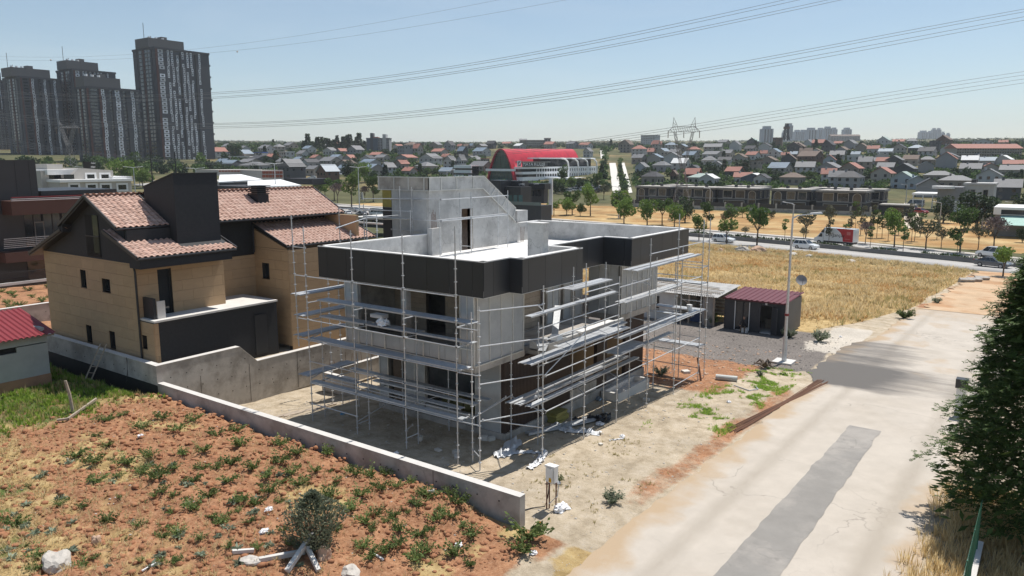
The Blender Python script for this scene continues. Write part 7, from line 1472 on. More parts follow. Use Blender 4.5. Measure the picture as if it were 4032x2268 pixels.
# cream building with white trim
CRM = mat('cream_render', (.46, .43, .39), .85, .08, 1); CB = thing('cream_building', 'cream rendered building with white window surrounds beyond the black building', 'building', hy(350, 770, 150)); Yc = 150.0
sbox('wall', 165, 300, 672, 790, Yc+2, 14, CRM, CB); MB().prism([(hy(285, 690, Yc).x, hy(285, 690, Yc).z), (hy(310, 662, Yc).x, hy(310, 661, Yc).z), (hy(445, 675, Yc).x, hy(445, 671, Yc).z), (hy(445, 700, Yc).x, hy(445, 790, Yc).z), (hy(285, 700, Yc).x, hy(285, 790, Yc).z)], 'y', Yc, Yc+14).build('wall', CRM, CB)
sbox('lower_block', 240, 520, 712, 795, Yc-3, 6, CRM, CB); sbox('cornice', 236, 524, 706, 716, Yc-3.4, 7, WHITE, CB); sbox('side_block', 443, 520, 695, 712, Yc-1, 8, WHITE, CB); sbox('stair_block', 186, 248, 646, 690, Yc+5, 6, CRM, CB); sbox('white_roof', 186, 300, 668, 688, Yc+1, 9, WHITE, CB)
def sfw(pa, pb, pt, pb2, Y, par): a, b = hy(pa, (pt+pb2)/2, Y), hy(pb, (pt+pb2)/2, Y); frame_window('window', 'y', Y, -1, a.x, b.x, hy(pa, pb2, Y).z, hy(pa, pt, Y).z, par, WHITE, GLASS, .35)
for a in (342, 398): sfw(a, a+30, 687, 703, Yc, CB)
for a in (276, 345, 400, 465): sfw(a, a+32, 728, 747, Yc-3, CB)
sbox('strip_window', 194, 240, 687, 704, Yc+1.9, .08, GLASS, CB); sbox('strip_window', 252, 292, 687, 704, Yc-.1, .08, GLASS, CB)
# roof sign on frame
SGN = thing('roof_sign', 'roof sign with white lettering on a dark frame above the cream building', 'sign', hy(350, 665, 158)); sbox('frame', 330, 376, 636, 664, 158, .3, DARK, SGN)
a, b = hy(358, 661, 157.9), hy(376, 661, 157.9); t = lettering('PERDE', 1.0, (0, 0, 0), (R(90), 0, 0), WHITE, SGN); s = (b.x-a.x)/max(v.co.x for v in t.data.vertices); t.scale = (s, s*1.6, 1); t.location = a-SGN.location
t = lettering('chalet', 1.0, (0, 0, 0), (R(90), 0, 0), WHITE, SGN); s = (b.x-a.x)/max(v.co.x for v in t.data.vertices); t.scale = (s, s*1.3, 1); t.location = hy(358, 645, 157.9)-SGN.location
# white roofed warehouses, red panelled block
Yw = 185.0; WR = thing('warehouse', 'low warehouse with bright white sheet roofs behind the tiled house', 'warehouse', hy(1000, 770, Yw)); SNOW = mat('white_sheet', (.80, .80, .79), .6, .05, .3)
def roofq(pts, Y0, dep, name, par, m=SNOW):
    a = [hy(px, py, Y0) for px, py in pts[:2]]; b = [hy(px, py, Y0+dep) for px, py in pts[2:]]; v = a+b; MB().add(v+[q-Vector((0, 0, .4)) for q in v], [(0, 1, 2, 3), (7, 6, 5, 4), (0, 4, 5, 1), (1, 5, 6, 2), (2, 6, 7, 3), (3, 7, 4, 0)]).build(name, m, par)
roofq([(975, 738), (1187, 729), (1105, 706), (975, 712)], Yw, 34, 'roof_sheet', WR); sbox('wall', 978, 1182, 732, 790, Yw+1, 20, VK, WR); roofq([(860, 716), (1035, 706), (950, 686), (865, 688)], Yw+36, 30, 'roof_sheet', WR); sbox('wall', 862, 1030, 712, 790, Yw+38, 20, CRM, WR); sbox('terrace_rail', 865, 975, 718, 733, Yw+20, .2, STEELK, WR); sbox('terrace_wall', 868, 976, 733, 760, Yw+19.6, 3, CONCW, WR)
RPn = thing('panelled_block', 'cream parapet block with red brick panels behind the white roofs', 'building', hy(1080, 730, 262)); Yr = 262.0; sbox('wall', 1030, 1116, 670, 720, Yr, 16, CRM, RPn); sbox('wall', 860, 1032, 668, 690, Yr+14, 16, CRM, RPn)
RBK = mat('red_brick_panel', (.25, .065, .035), .9, .1, 1)
for r_ in range(2):
    for k in range(6): sbox('brick_panel', 1034+k*13.6, 1045+k*13.6, 674+r_*14, 684+r_*15, Yr-.25, .24, RBK, RPn)
for k in range(14): sbox('brick_panel', 863+k*12, 872+k*12, 671, 676, Yr+13.8, .19, RBK, RPn)
DRK = thing('warehouse', 'long dark fence walled warehouse right of the white roofs', 'warehouse', hd(1170, 730, 300)); wbox('wall', 1120, 1230, 703, 726, DRK.location.x, 10, VK, DRK)
# ================================================================ hillside houses and trees
WALLS = {'W': ('white', mat('hw_white', (.44, .44, .44), .85, .08, .4)), 'C': ('cream', mat('hw_cream', (.36, .33, .295), .85, .08, .4)), 'L': ('light grey', mat('hw_grey', (.28, .28, .29), .85, .08, .4)), 'D': ('dark grey', mat('hw_dark', (.085, .085, .09), .85, .1, .4)), 'T': ('tan', mat('hw_tan', (.25, .22, .19), .85, .08, .4)), 'B': ('pale blue', mat('hw_blue', (.33, .37, .41), .85, .06, .4)), 'N': ('brown', mat('hw_brown', (.13, .08, .06), .85, .1, .4)), 'M': ('dark red', mat('hw_maroon', (.20, .03, .03), .8, .08, .4)), 'S': ('slate blue', mat('hw_slate', (.09, .11, .14), .8, .08, .4))}
ROOFS = {'R': ('red', mat('hr_red', (.33, .15, .115), .8, .12, .6)), 'G': ('grey', mat('hr_grey', (.17, .17, .175), .7, .12, .5)), 'B': ('blue grey', mat('hr_blue', (.20, .25, .30), .5, .1, .4)), 'N': ('brown', mat('hr_brown', (.16, .115, .09), .8, .12, .5)), 'K': ('black', mat('hr_black', (.045, .045, .05), .7, .1, .5)), 'W': ('white', mat('hr_white', (.66, .66, .65), .7, .06, .4)), 'V': ('pale green', mat('hr_green', (.33, .40, .36), .6, .1, .4))}
VS = {'c': (Vc, 2.576), 's': (Vs, 3.22), 'p': (Vp, 2.8975), 'r': (Vr, 2.764)}
HS = '''c 380 690 385 440 h G C|c 355 600 340 405 w G C|c 180 400 355 425 w B D|c 140 290 340 405 s B D|c 480 700 305 370 w K D|c 640 780 298 345 w R C|c 770 930 278 322 f W W|c 740 900 335 402 w G C|c 900 1060 320 385 w B C|c 775 1030 365 520 g G D|c 1000 1180 345 407 g K W|c 1180 1410 325 408 w G C|c 1080 1220 310 355 w R C|c 1150 1390 415 560 g B N|c 1360 1560 355 432 g N T|c 1290 1430 300 352 w B W|c 1420 1560 300 370 g R L|c 1595 1830 400 492 w B C|c 1800 1960 385 486 g G W|c 1590 1800 345 412 w B W|c 1600 1750 305 362 g K W|c 1740 1900 315 352 w G C|c 1690 1850 270 322 w R C|c 1040 1220 415 482 w G C|c 2020 2170 445 500 w R C|c 2160 2370 375 462 h G C|c 1950 2090 355 432 g R T|c 1960 2170 300 352 g R L|c 2200 2420 295 392 g G W|c 2415 2520 290 342 w R C|c 2440 2576 320 422 g G W|c 1970 2130 215 292 f G L|c 2120 2230 195 292 w R C|c 2320 2480 235 292 w R C|c 2440 2560 165 252 g K L|c 1365 1500 420 472 w B L|c 2395 2560 460 505 w B C
s 370 500 355 432 w K D|s 0 80 390 442 w R C|s 80 160 390 442 w N C|s 150 220 385 442 w B C|s 0 140 440 552 w B D|s 0 110 550 692 g G W|s 720 870 385 442 w W L|s 1100 1260 365 432 w R C|s 1380 1540 360 432 w G L|s 1540 1720 375 434 w R W|s 1600 1720 450 542 g G W|s 560 710 360 402 w R C|s 2060 2240 355 482 g N T|s 2320 2576 295 402 f G W|s 2470 2576 355 452 w R C|s 2210 2400 530 622 w G T|s 2255 2430 640 752 g G B|s 2405 2510 480 522 w R T|s 300 410 590 662 f R T
p 365 620 680 802 h K T|p 610 830 460 562 b G W|p 705 920 530 642 w W W|p 1045 1230 500 602 h G W|p 1140 1315 560 652 b G W|p 1060 1300 440 512 w G C|p 1405 1575 470 552 g N C|p 1510 1740 555 642 f N T|p 1365 1505 325 422 b G W|p 1060 1310 355 432 w G C|p 1235 1370 305 362 w G T|p 1695 1855 345 422 b K W|p 1560 1710 290 372 g V D|p 1850 1980 295 392 f N N|p 870 1060 610 682 g K S|p 850 1050 650 782 s R M|p 900 1180 695 792 h V C|p 1320 1530 625 722 s R D|p 1400 1640 690 792 w R W|p 1490 1820 700 794 b W S|p 1940 2230 690 802 h N T|p 1940 2140 480 612 g N D|p 1710 1805 430 502 w R W|p 1950 2060 450 512 w R C|p 2050 2150 450 502 w B N|p 2020 2240 345 442 g N D|p 2150 2318 420 562 w N N|p 1020 1250 750 802 g W W|p 1640 1840 760 802 g K W|p 470 610 330 402 w R T|p 100 270 320 412 g N T|p 690 780 690 752 g N N|p 430 520 425 452 w R C
r 355 540 620 742 w R W|r 440 620 650 782 w G W|r 520 835 650 792 h K L|r 905 1165 610 742 g R C|r 1120 1400 660 802 g V B|r 1280 1520 700 812 g B B|r 1380 1690 735 892 b K L|r 1455 1830 655 732 h G T|r 1620 2040 690 802 h G T|r 2045 2340 630 772 g G W|r 2230 2545 750 922 w G D|r 1600 1850 450 602 b R L|r 1885 2080 475 572 w W D|r 2070 2280 500 562 w B W|r 2260 2450 470 562 b W W|r 2330 2576 540 602 w R C|r 2300 2576 580 682 w G C|r 650 830 475 552 f W W|r 375 535 470 582 b R B|r 120 380 430 542 w N N|r 760 930 490 602 w G T|r 860 1020 490 562 w G W|r 960 1120 490 572 s R T|r 1065 1270 475 572 g G D|r 985 1160 390 452 w B W|r 1130 1300 345 432 g K C|r 1300 1510 350 422 h B D|r 1420 1620 380 472 w K W|r 1540 1665 320 422 f K D|r 1660 1830 355 452 b K W|r 970 1130 265 352 g V W|r 1285 1420 275 342 h G L|r 615 760 300 382 b G L|r 740 880 335 412 b N T|r 260 420 295 372 w R N|r 370 520 310 412 g K D|r 500 615 305 352 w R N|r 180 290 295 372 b G W|r 40 200 335 422 g N D|r 1135 1290 285 332 w R W|r 1620 1790 255 352 g N N|r 2000 2240 285 352 g K W|r 2290 2400 300 342 w R C|r 940 1110 440 502 g W W|r 690 800 430 482 w B W'''
HL = []
for ln in HS.replace('\n', '|').split('|'):
    v, a, b, t0, t1, ty, rc, wc = ln.split(); f, s = VS[v]; x0, y0 = f(float(a), float(t0)); x1, y1 = f(float(b), float(t1)); HL.append((x0, x1, y0, y1, ty, rc, wc))
_r = random.Random(31); _t = 0
while len(HL) < 205 and _t < 6000:      # houses that show only as small roofs between the others
    _t += 1; x, y = _r.uniform(860, 4000), 588+110*_r.random()**1.3; wpx = _r.uniform(40, 58)*(1+(y-588)/120); hpx = wpx*_r.uniform(.38, .5)
    if 1900 < x < 2390 or 2380 < x < 2500 or 1900 > x and y > 690 or any(abs(x-(h[0]+h[1])/2) < (wpx+h[1]-h[0])*.42 and abs(y-h[3]) < 16+hpx*.25 for h in HL): continue
    HL.append((x-wpx/2, x+wpx/2, y-hpx, y, _r.choice('wwgghsb'), _r.choice('RGGGGNBKB'), _r.choice('WWCCLTTD')))
HL.sort(key=lambda h: h[0])
def band(y): return 0 if y < 590 else 1 if y < 630 else 2 if y < 670 else 3 if y < 710 else 4
BN = ['skyline row', 'second hillside row', 'middle of the hillside', 'lower hillside', 'foot of the hillside']
hc = {}; OCC = []
for (x0, x1, y0, y1, ty, rc, wc) in HL:
    p = gnd((x0+x1)/2, y1); D = depth(p); w = (x1-x0)*D/FPX*1.1; h = max((y1-y0)*D/FPX*1.22, 5.0); OCC.append((x0, x1, y0, y1))
    kn = {'h': 'hip', 'f': 'flat'}.get(ty, 'gable'); key = (band(y1), rc, wc, kn, ty == 'b'); hc[key] = hc.get(key, 0)+1
    t = thing('hillside_house', f'{WALLS[wc][0]} {"blank-walled " if ty == "b" else ""}house with {ROOFS[rc][0]} {kn} roof, {BN[band(y1)]}, {ordinal(hc[key])} such from left', 'house', p-Vector((0, 0, .5)), 'houses on the hillside', rng.uniform(-.22, .22)); t['_local'] = 1
    # footprint: local x away from camera side, local y across
    a = w*.70; bq = min(a*rng.uniform(.8, 1.0), 16); eh = h*(.62 if ty != 'f' else 1)+.5; hh = h+.5; o = .45; wm, rm = WALLS[wc][1], ROOFS[rc][1]
    A, B = bq/2, a/2
    link('wall', MB().box((-A, -B, -3), (A, B, eh)).mesh('wall', wm), t)
    rf = MB()
    if ty == 'f': rf.box((-A-.25, -B-.25, eh), (A+.25, B+.25, eh+.5))
    elif ty == 'h':
        q = min(A, B)*.75; rf.add([(-A-o, -B-o, eh), (A+o, -B-o, eh), (A+o, B+o, eh), (-A-o, B+o, eh), (0, -B+q, hh), (0, B-q, hh), (-A-o, -B-o, eh+.2)], [(0, 1, 4), (1, 2, 5, 4), (2, 3, 5), (3, 0, 4, 5), (0, 3, 2, 1)])
    else:
        along_y = ty in ('w', 's')        # ridge along local y: slope faces the camera; otherwise the gable does
        if along_y: P = [(-A-o, eh-.2), (0, hh), (A+o, eh-.2), (A+o, eh-.02), (0, hh+.25), (-A-o, eh-.02)]; rf.prism([(u, v) for u, v in P], 'y', -B-o, B+o); g_ = MB().prism([(-A, eh), (A, eh), (0, hh)], 'y', -B, B)
        else: P = [(-B-o, eh-.2), (0, hh), (B+o, eh-.2), (B+o, eh-.02), (0, hh+.25), (-B-o, eh-.02)]; rf.prism(P, 'x', -A-o, A+o); g_ = MB().prism([(-B, eh), (B, eh), (0, hh)], 'x', -A, A)
        link('gable', g_.mesh('gable', wm), t)
    ro = link('roof', rf.mesh('roof', rm), t)
    if rng.random() < .7: link('chimney', MB().box((-.4, B*.3, hh-1.2), (.4, B*.3+.8, hh+.8)).mesh('chimney', wm), ro)
    st = max(1, round(eh/3.0)); sh_ = eh/st
    if ty != 'b':
        n = max(2, round(a/3.6))
        for s in range(st):
            for k in range(n):
                y = -B+a*(k+.5)/n; z = s*sh_+sh_*.55; ubox('window', (-A-.06, y-.6, z-.65), (-A+.02, y+.6, z+.65), GLASS, t)
        for k in range(2): x = -A+bq*(k+.5)/2; z = (st-1)*sh_+sh_*.55; ubox('window', (x-.55, -B-.06, z-.6), (x+.55, -B+.02, z+.6), GLASS, t)
# larger blocks on the ridge
def block(label, px0, px1, pt, pb, wm, rm, rows, cols, cat='apartment block', name='apartment_block', dep=14, D=None, pitched=False, balc=False):
    pm = (px0+px1)/2; p = gnd(pm, pb) if D is None else hd(pm, pb, D); D = depth(p); t = thing(name, label, cat, p, None, YAW-math.pi/2*0 if False else YAW); t['_local'] = 1; w = (px1-px0)*D/FPX; h = (pb-pt)*D/FPX; B = w/2
    link('wall', MB().box((0, -B, -4), (dep, B, h)).mesh('wall', wm), t)
    link('roof', (MB().prism([(-.8, h), (dep/2, h+w*.035+1.5), (dep+.8, h)], 'y', -B-.6, B+.6) if pitched else MB().box((-.4, -B-.4, h), (dep, B+.4, h+.6))).mesh('roof', rm), t)
    for r_ in range(rows):
        for c in range(cols):
            y = B-w*(c+.5)/cols; z = h*(r_+.55)/rows; ww = w/cols*.30; ubox('window', (-.08, y-ww, z-h/rows*.26), (.02, y+ww, z+h/rows*.26), GLASS, t)
        if balc: ubox('floor_line', (-.5, -B, h*r_/rows), (-.01, B, h*r_/rows+.35), wm, t)
    return t
hw = {k: v[1] for k, v in WALLS.items()}; hr = {k: v[1] for k, v in ROOFS.items()}
x0, y0 = Vc(1660, 120); x1, y1 = Vc(1890, 262); t = block('dark and white high rise block standing on the central skyline', x0, x1, y0, y1, hw['L'], hr['G'], 9, 10, 'apartment block'); Dd = depth(t.location); k_ = Dd/FPX
w = (x1-x0)*k_; h = (y1-y0)*k_; link('dark_wing', MB().box((-1, w*.0, -3), (10, w*.5, h*1.0)).mesh('dark_wing', hw['S']), t); link('white_fin', MB().box((-1.2, -w*.36, -3), (10, -w*.22, h*1.3)).mesh('white_fin', hw['W']), t); link('lift_tower', MB().box((-1.4, w*.2, -3), (8, w*.32, h*1.38)).mesh('lift_tower', hw['D']), t); link('red_roof', MB().box((0, w*.0, h+.6), (10, w*.3, h*1.12)).mesh('red_roof', hr['R']), t)
block('long low dark framed building right of the skyline high rise', *[Vc(a, 0)[0] for a in (1970, 2240)], Vc(0, 165)[1], Vc(0, 212)[1], hw['T'], hr['G'], 2, 12, 'building', 'long_building', balc=True)
block('cream four storey institution with dark windows on the ridge above the school', *[Vs(a, 0)[0] for a in (880, 1110)], Vs(0, 335)[1], Vs(0, 430)[1], hw['C'], hr['G'], 4, 9, 'building', 'long_building')
block('grey end tower of the institution above the school', *[Vs(a, 0)[0] for a in (1110, 1185)], Vs(0, 310)[1], Vs(0, 430)[1], hw['L'], hr['G'], 3, 2, 'building', 'long_building')
block('left gable wing of the institution above the school', *[Vs(a, 0)[0] for a in (795, 880)], Vs(0, 330)[1], Vs(0, 430)[1], hw['T'], hr['G'], 4, 3, 'building', 'long_building', pitched=True)
block('long apartment row with continuous red roof at the right', *[Vr(a, 0)[0] for a in (1835, 2545)], Vr(0, 372)[1], Vr(0, 492)[1], hw['C'], hr['R'], 4, 26, balc=True, pitched=True)
block('large tan public building with flat hipped roof below far towers', *[Vr(a, 0)[0] for a in (470, 790)], Vr(0, 238)[1], Vr(0, 302)[1], hw['T'], hr['N'], 3, 11, 'building', 'long_building', pitched=True)
block('long pale hall on the right skyline behind red roofs', *[Vr(a, 0)[0] for a in (1800, 2120)], Vr(0, 290)[1], Vr(0, 320)[1], hw['C'], hr['V'], 1, 12, 'building', 'long_building')
block('white commercial hall with blue roof band on the left skyline', *[Vc(a, 0)[0] for a in (135, 600)], Vc(0, 262)[1], Vc(0, 312)[1], hw['W'], mat('royal_blue', (.02, .07, .32), .5), 2, 14, 'hall', 'commercial_hall')
block('second white hall with grey bands under the blue roofed hall', *[Vc(a, 0)[0] for a in (150, 470)], Vc(0, 305)[1], Vc(0, 345)[1], hw['W'], hr['W'], 1, 10, 'hall', 'commercial_hall')
block('small pale slab on the skyline left of the pine wood', *[Vc(a, 0)[0] for a in (628, 655)], Vc(0, 272)[1], Vc(0, 305)[1], hw['T'], hr['N'], 2, 2, 'building', 'long_building')
# far towers in the haze
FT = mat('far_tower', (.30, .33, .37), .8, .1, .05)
far = [('p', 1738, 1864, 168, 320, 1700), ('p', 2030, 2088, 130, 280, 2100), ('p', 1970, 2010, 210, 290, 2000), ('r', 75, 150, 190, 275, 2600), ('r', 140, 205, 188, 275, 2700), ('r', 212, 322, 170, 285, 2300), ('r', 328, 395, 168, 280, 2600), ('r', 400, 485, 155, 285, 2500), ('r', 480, 540, 165, 280, 2700), ('r', 615, 700, 165, 230, 2600), ('r', 1445, 1527, 195, 305, 3000), ('r', 1530, 1578, 198, 290, 3100), ('r', 1574, 1618, 168, 285, 3200), ('r', 1624, 1668, 168, 285, 3200), ('r', 1678, 1713, 205, 270, 3300), ('r', 1735, 1770, 218, 270, 3300)]
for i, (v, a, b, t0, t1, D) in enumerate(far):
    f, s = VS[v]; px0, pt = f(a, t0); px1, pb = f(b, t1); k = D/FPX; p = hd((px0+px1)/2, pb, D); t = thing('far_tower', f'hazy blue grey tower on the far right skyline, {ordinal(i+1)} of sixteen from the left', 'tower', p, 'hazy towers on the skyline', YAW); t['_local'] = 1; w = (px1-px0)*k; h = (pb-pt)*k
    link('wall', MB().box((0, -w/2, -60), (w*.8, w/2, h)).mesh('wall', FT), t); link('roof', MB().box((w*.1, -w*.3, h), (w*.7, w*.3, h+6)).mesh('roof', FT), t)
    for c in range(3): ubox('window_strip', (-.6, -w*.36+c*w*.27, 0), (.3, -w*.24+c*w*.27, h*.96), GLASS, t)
# lattice watch tower on the skyline
def lattice(t, pts, sq, m, r=.12, name='lattice', taper=None):
    mb = MB()
    for (za, ha), (zb, hb) in zip(pts[:-1], pts[1:]):
        ca = [(ha*x, ha*y, za) for x, y in ((-1, -1), (1, -1), (1, 1), (-1, 1))]; cb = [(hb*x, hb*y, zb) for x, y in ((-1, -1), (1, -1), (1, 1), (-1, 1))]
        for i in range(4):
            j = (i+1) % 4; mb.bar(ca[i], cb[i], r*1.6, r*1.6); mb.bar(ca[i], cb[j], r, r); mb.bar(ca[j], cb[i], r, r); mb.bar(cb[i], cb[j], r, r)
    return link(name, mb.mesh(name, m), t)
px, pt = Vp(2012, 110); _, pb = Vp(2012, 300); D = 900; p = hd(px, pb, D); h = (pb-pt)*D/FPX; k = (Vp(60, 0)[0]-Vp(0, 0)[0])*D/FPX/2
WT = thing('lattice_mast', 'lattice radio mast with dark platform on the right skyline', 'mast', p, None, YAW); WT['_local'] = 1; lattice(WT, [(0, k), (h*.35, k*.7), (h*.7, k*.55), (h, k*.4)], 4, STEELK, .5); link('platform', MB().box((-k*.9, -k*.9, h*.68), (k*.9, k*.9, h*.82)).mesh('platform', hw['N']), WT)
# ---- hillside trees: individuals
def sm(kind, n, ls, seed):
    r = random.Random(seed)
    if kind == 'pine':
        def f(r):
            t = r.random()**.8; a = r.uniform(0, 6.28); q = (1-t)*1.5*r.random()**.4+.1; return Vector((q*math.cos(a), q*math.sin(a), .6+5.4*t)), Vector((math.cos(a), math.sin(a), -.1))
        return leafcloud('pine', n, f, ls, LD, seed, .5, 1.6)
    cl = [((r.gauss(0, 1), r.gauss(0, 1), 1.9+r.gauss(0, .7)), r.uniform(.8, 1.3)) for _ in range(7)]; return leafcloud(kind, n, clumpf(cl), ls, LG if kind == 'broad' else LD if kind == 'darkbroad' else LY, seed, .2, 1.4)
HT = {'pine': [sm('pine', 420, .5, 200+k) for k in range(2)], 'broad': [sm('broad', 420, .55, 210+k) for k in range(3)], 'darkbroad': [sm('darkbroad', 420, .55, 220+k) for k in range(2)]}
r2 = random.Random(12); made = 0; placed = []
def inhouse(px, py):
    for (x0, x1, y0, y1) in OCC:
        if x0-2 < px < x1+2 and y1-(y1-y0)*.55 < py < y1+3: return True
    return False
ZONE = lambda px: 'below the dark towers' if px < 860 else 'among houses left of the red roofed school' if px < 1900 else 'on the ridge above the red roofed school' if px < 2380 else 'around the white hill street and pylon' if px < 2800 else 'among houses above the dark villas' if px < 3350 else 'on the right hillside'
HTL = []
def hill_tree(px, py, kind=None, sc=None): HTL.append((px, py, kind or r2.choice(['pine', 'broad', 'darkbroad', 'darkbroad', 'broad']), sc or r2.uniform(.7, 1.4)))
def plant_hill_tree(px, py, kind, sc, lab):
    p = gnd(px, py); r = math.hypot(p.x, p.y); p.z += 1.6*fbm(p.x*.006, p.y*.006, 3, 3)*sstep(320, 500, r)
    s = sc
    setp(link('hillside_tree', r2.choice(HT[kind]), None, p-Vector((0, 0, .3)), (0, 0, r2.uniform(0, 6)), (s, s, s*r2.uniform(.85, 1.2))), lab, 'tree', f'{kind} trees {ZONE(px)}')
n = 0
while n < 268:
    px, py = r2.uniform(860, 4032), 575+150*r2.random()**1.25
    if px < 1900 and py > 700: continue
    if 1910 < px < 2370 and 575 < py < 722 or inhouse(px, py): continue
    if 2385 < px < 2500 and py > 600: continue
    hill_tree(px, py); n += 1
for px in np.linspace(1200, 1450, 22): hill_tree(px+r2.uniform(-5, 5), 598-8*(px-1200)/250+r2.uniform(-3, 3), 'pine', r2.uniform(1.5, 2.6))
for _ in range(46): hill_tree(r2.uniform(0, 860), r2.uniform(648, 700), r2.choice(['broad', 'darkbroad']), r2.uniform(1.0, 1.7))
for i in range(22): t = i/21; hill_tree(2438+18*t+r2.uniform(-4, 4), 642+118*t, 'darkbroad' if i % 2 else 'broad', r2.uniform(.42, .7))
cn = {}
for px, py, kind, sc in sorted(HTL):
    k = (kind, ZONE(px)); cn[k] = cn.get(k, 0)+1; nm = 'dark pointed pine' if kind == 'pine' else 'green leafy tree' if kind == 'broad' else 'dark leafy tree'
    plant_hill_tree(px, py, kind, sc, f'{nm} {ZONE(px)}, {ordinal(cn[k])} such from left')
# the scrub between them reads as one mass
P = []; S_ = []
for _ in range(12500):
    px, py = r2.uniform(840, 4040), 568+175*r2.random()**1.2
    if 1910 < px < 2370 and 585 < py < 720 or (2388 < px < 2440+(py-640)*.12 and py > 600) or (2444+(py-640)*.25 < px < 2496 and py > 630): continue
    if px < 1500 and py > 690: continue
    if fbm(px*.012, py*.03, 5, 3) < -.18 or inhouse(px, py) and r2.random() < .85: continue
    p = gnd(px, py); r = math.hypot(p.x, p.y); P.append((p.x, p.y, p.z+1.6*fbm(p.x*.006, p.y*.006, 3, 3)*sstep(320, 500, r))); S_.append(r2.uniform(.55, 1.5)*(1+.0010*max(r-400, 0)))
def scrub(seed):
    r = random.Random(seed); v = []; f = []
    for _ in range(30):
        c = Vector((r.gauss(0, .9), r.gauss(0, .9), abs(r.gauss(.5, .55)))); d = Vector((r.gauss(0, 1), r.gauss(0, 1), r.gauss(.3, .7))).normalized()*.55; w = d.cross(Vector((r.gauss(0, 1), r.gauss(0, 1), r.gauss(0, 1)))).normalized()*.42
        b = len(v); v += [c-d, c+w, c+d, c-w]; f += [(b, b+1, b+2), (b, b+2, b+3)]
    return [tuple(q) for q in v], f
h_ = len(P)//2
for lo, hi, m, lb in ((0, h_, LD, 'dark green shrubs covering the hillside between the houses'), (h_, len(P), LG, 'lighter green shrubs covering the hillside between the houses')):
    q = np.arange(hi-lo); setp(link('hillside_scrub', scatter_mesh('hillside_scrub', [scrub(s) for s in range(5)], P[lo:hi], np.random.RandomState(3).uniform(0, 6, hi-lo), S_[lo:hi], m)), lb, 'shrubs', kind='stuff')
# far tree line to the horizon
P = []
for _ in range(5200):
    a = r2.uniform(R(-12), R(85)); rr3 = 820+3200*r2.random()**1.6; P.append((rr3*math.cos(a), rr3*math.sin(a), T(rr3*math.cos(a), rr3*math.sin(a))+6*fbm(rr3*math.cos(a)*.0011, rr3*math.sin(a)*.0011, 8, 3)*sstep(900, 2500, rr3)))
setp(link('far_woods', scatter_mesh('far_woods', [scrub(20+s) for s in range(5)], P, np.random.RandomState(3).uniform(0, 6, len(P)), np.random.RandomState(4).uniform(.9, 2.4, len(P)), LD)), 'distant woods and shrubs along the horizon', 'woods', kind='stuff')
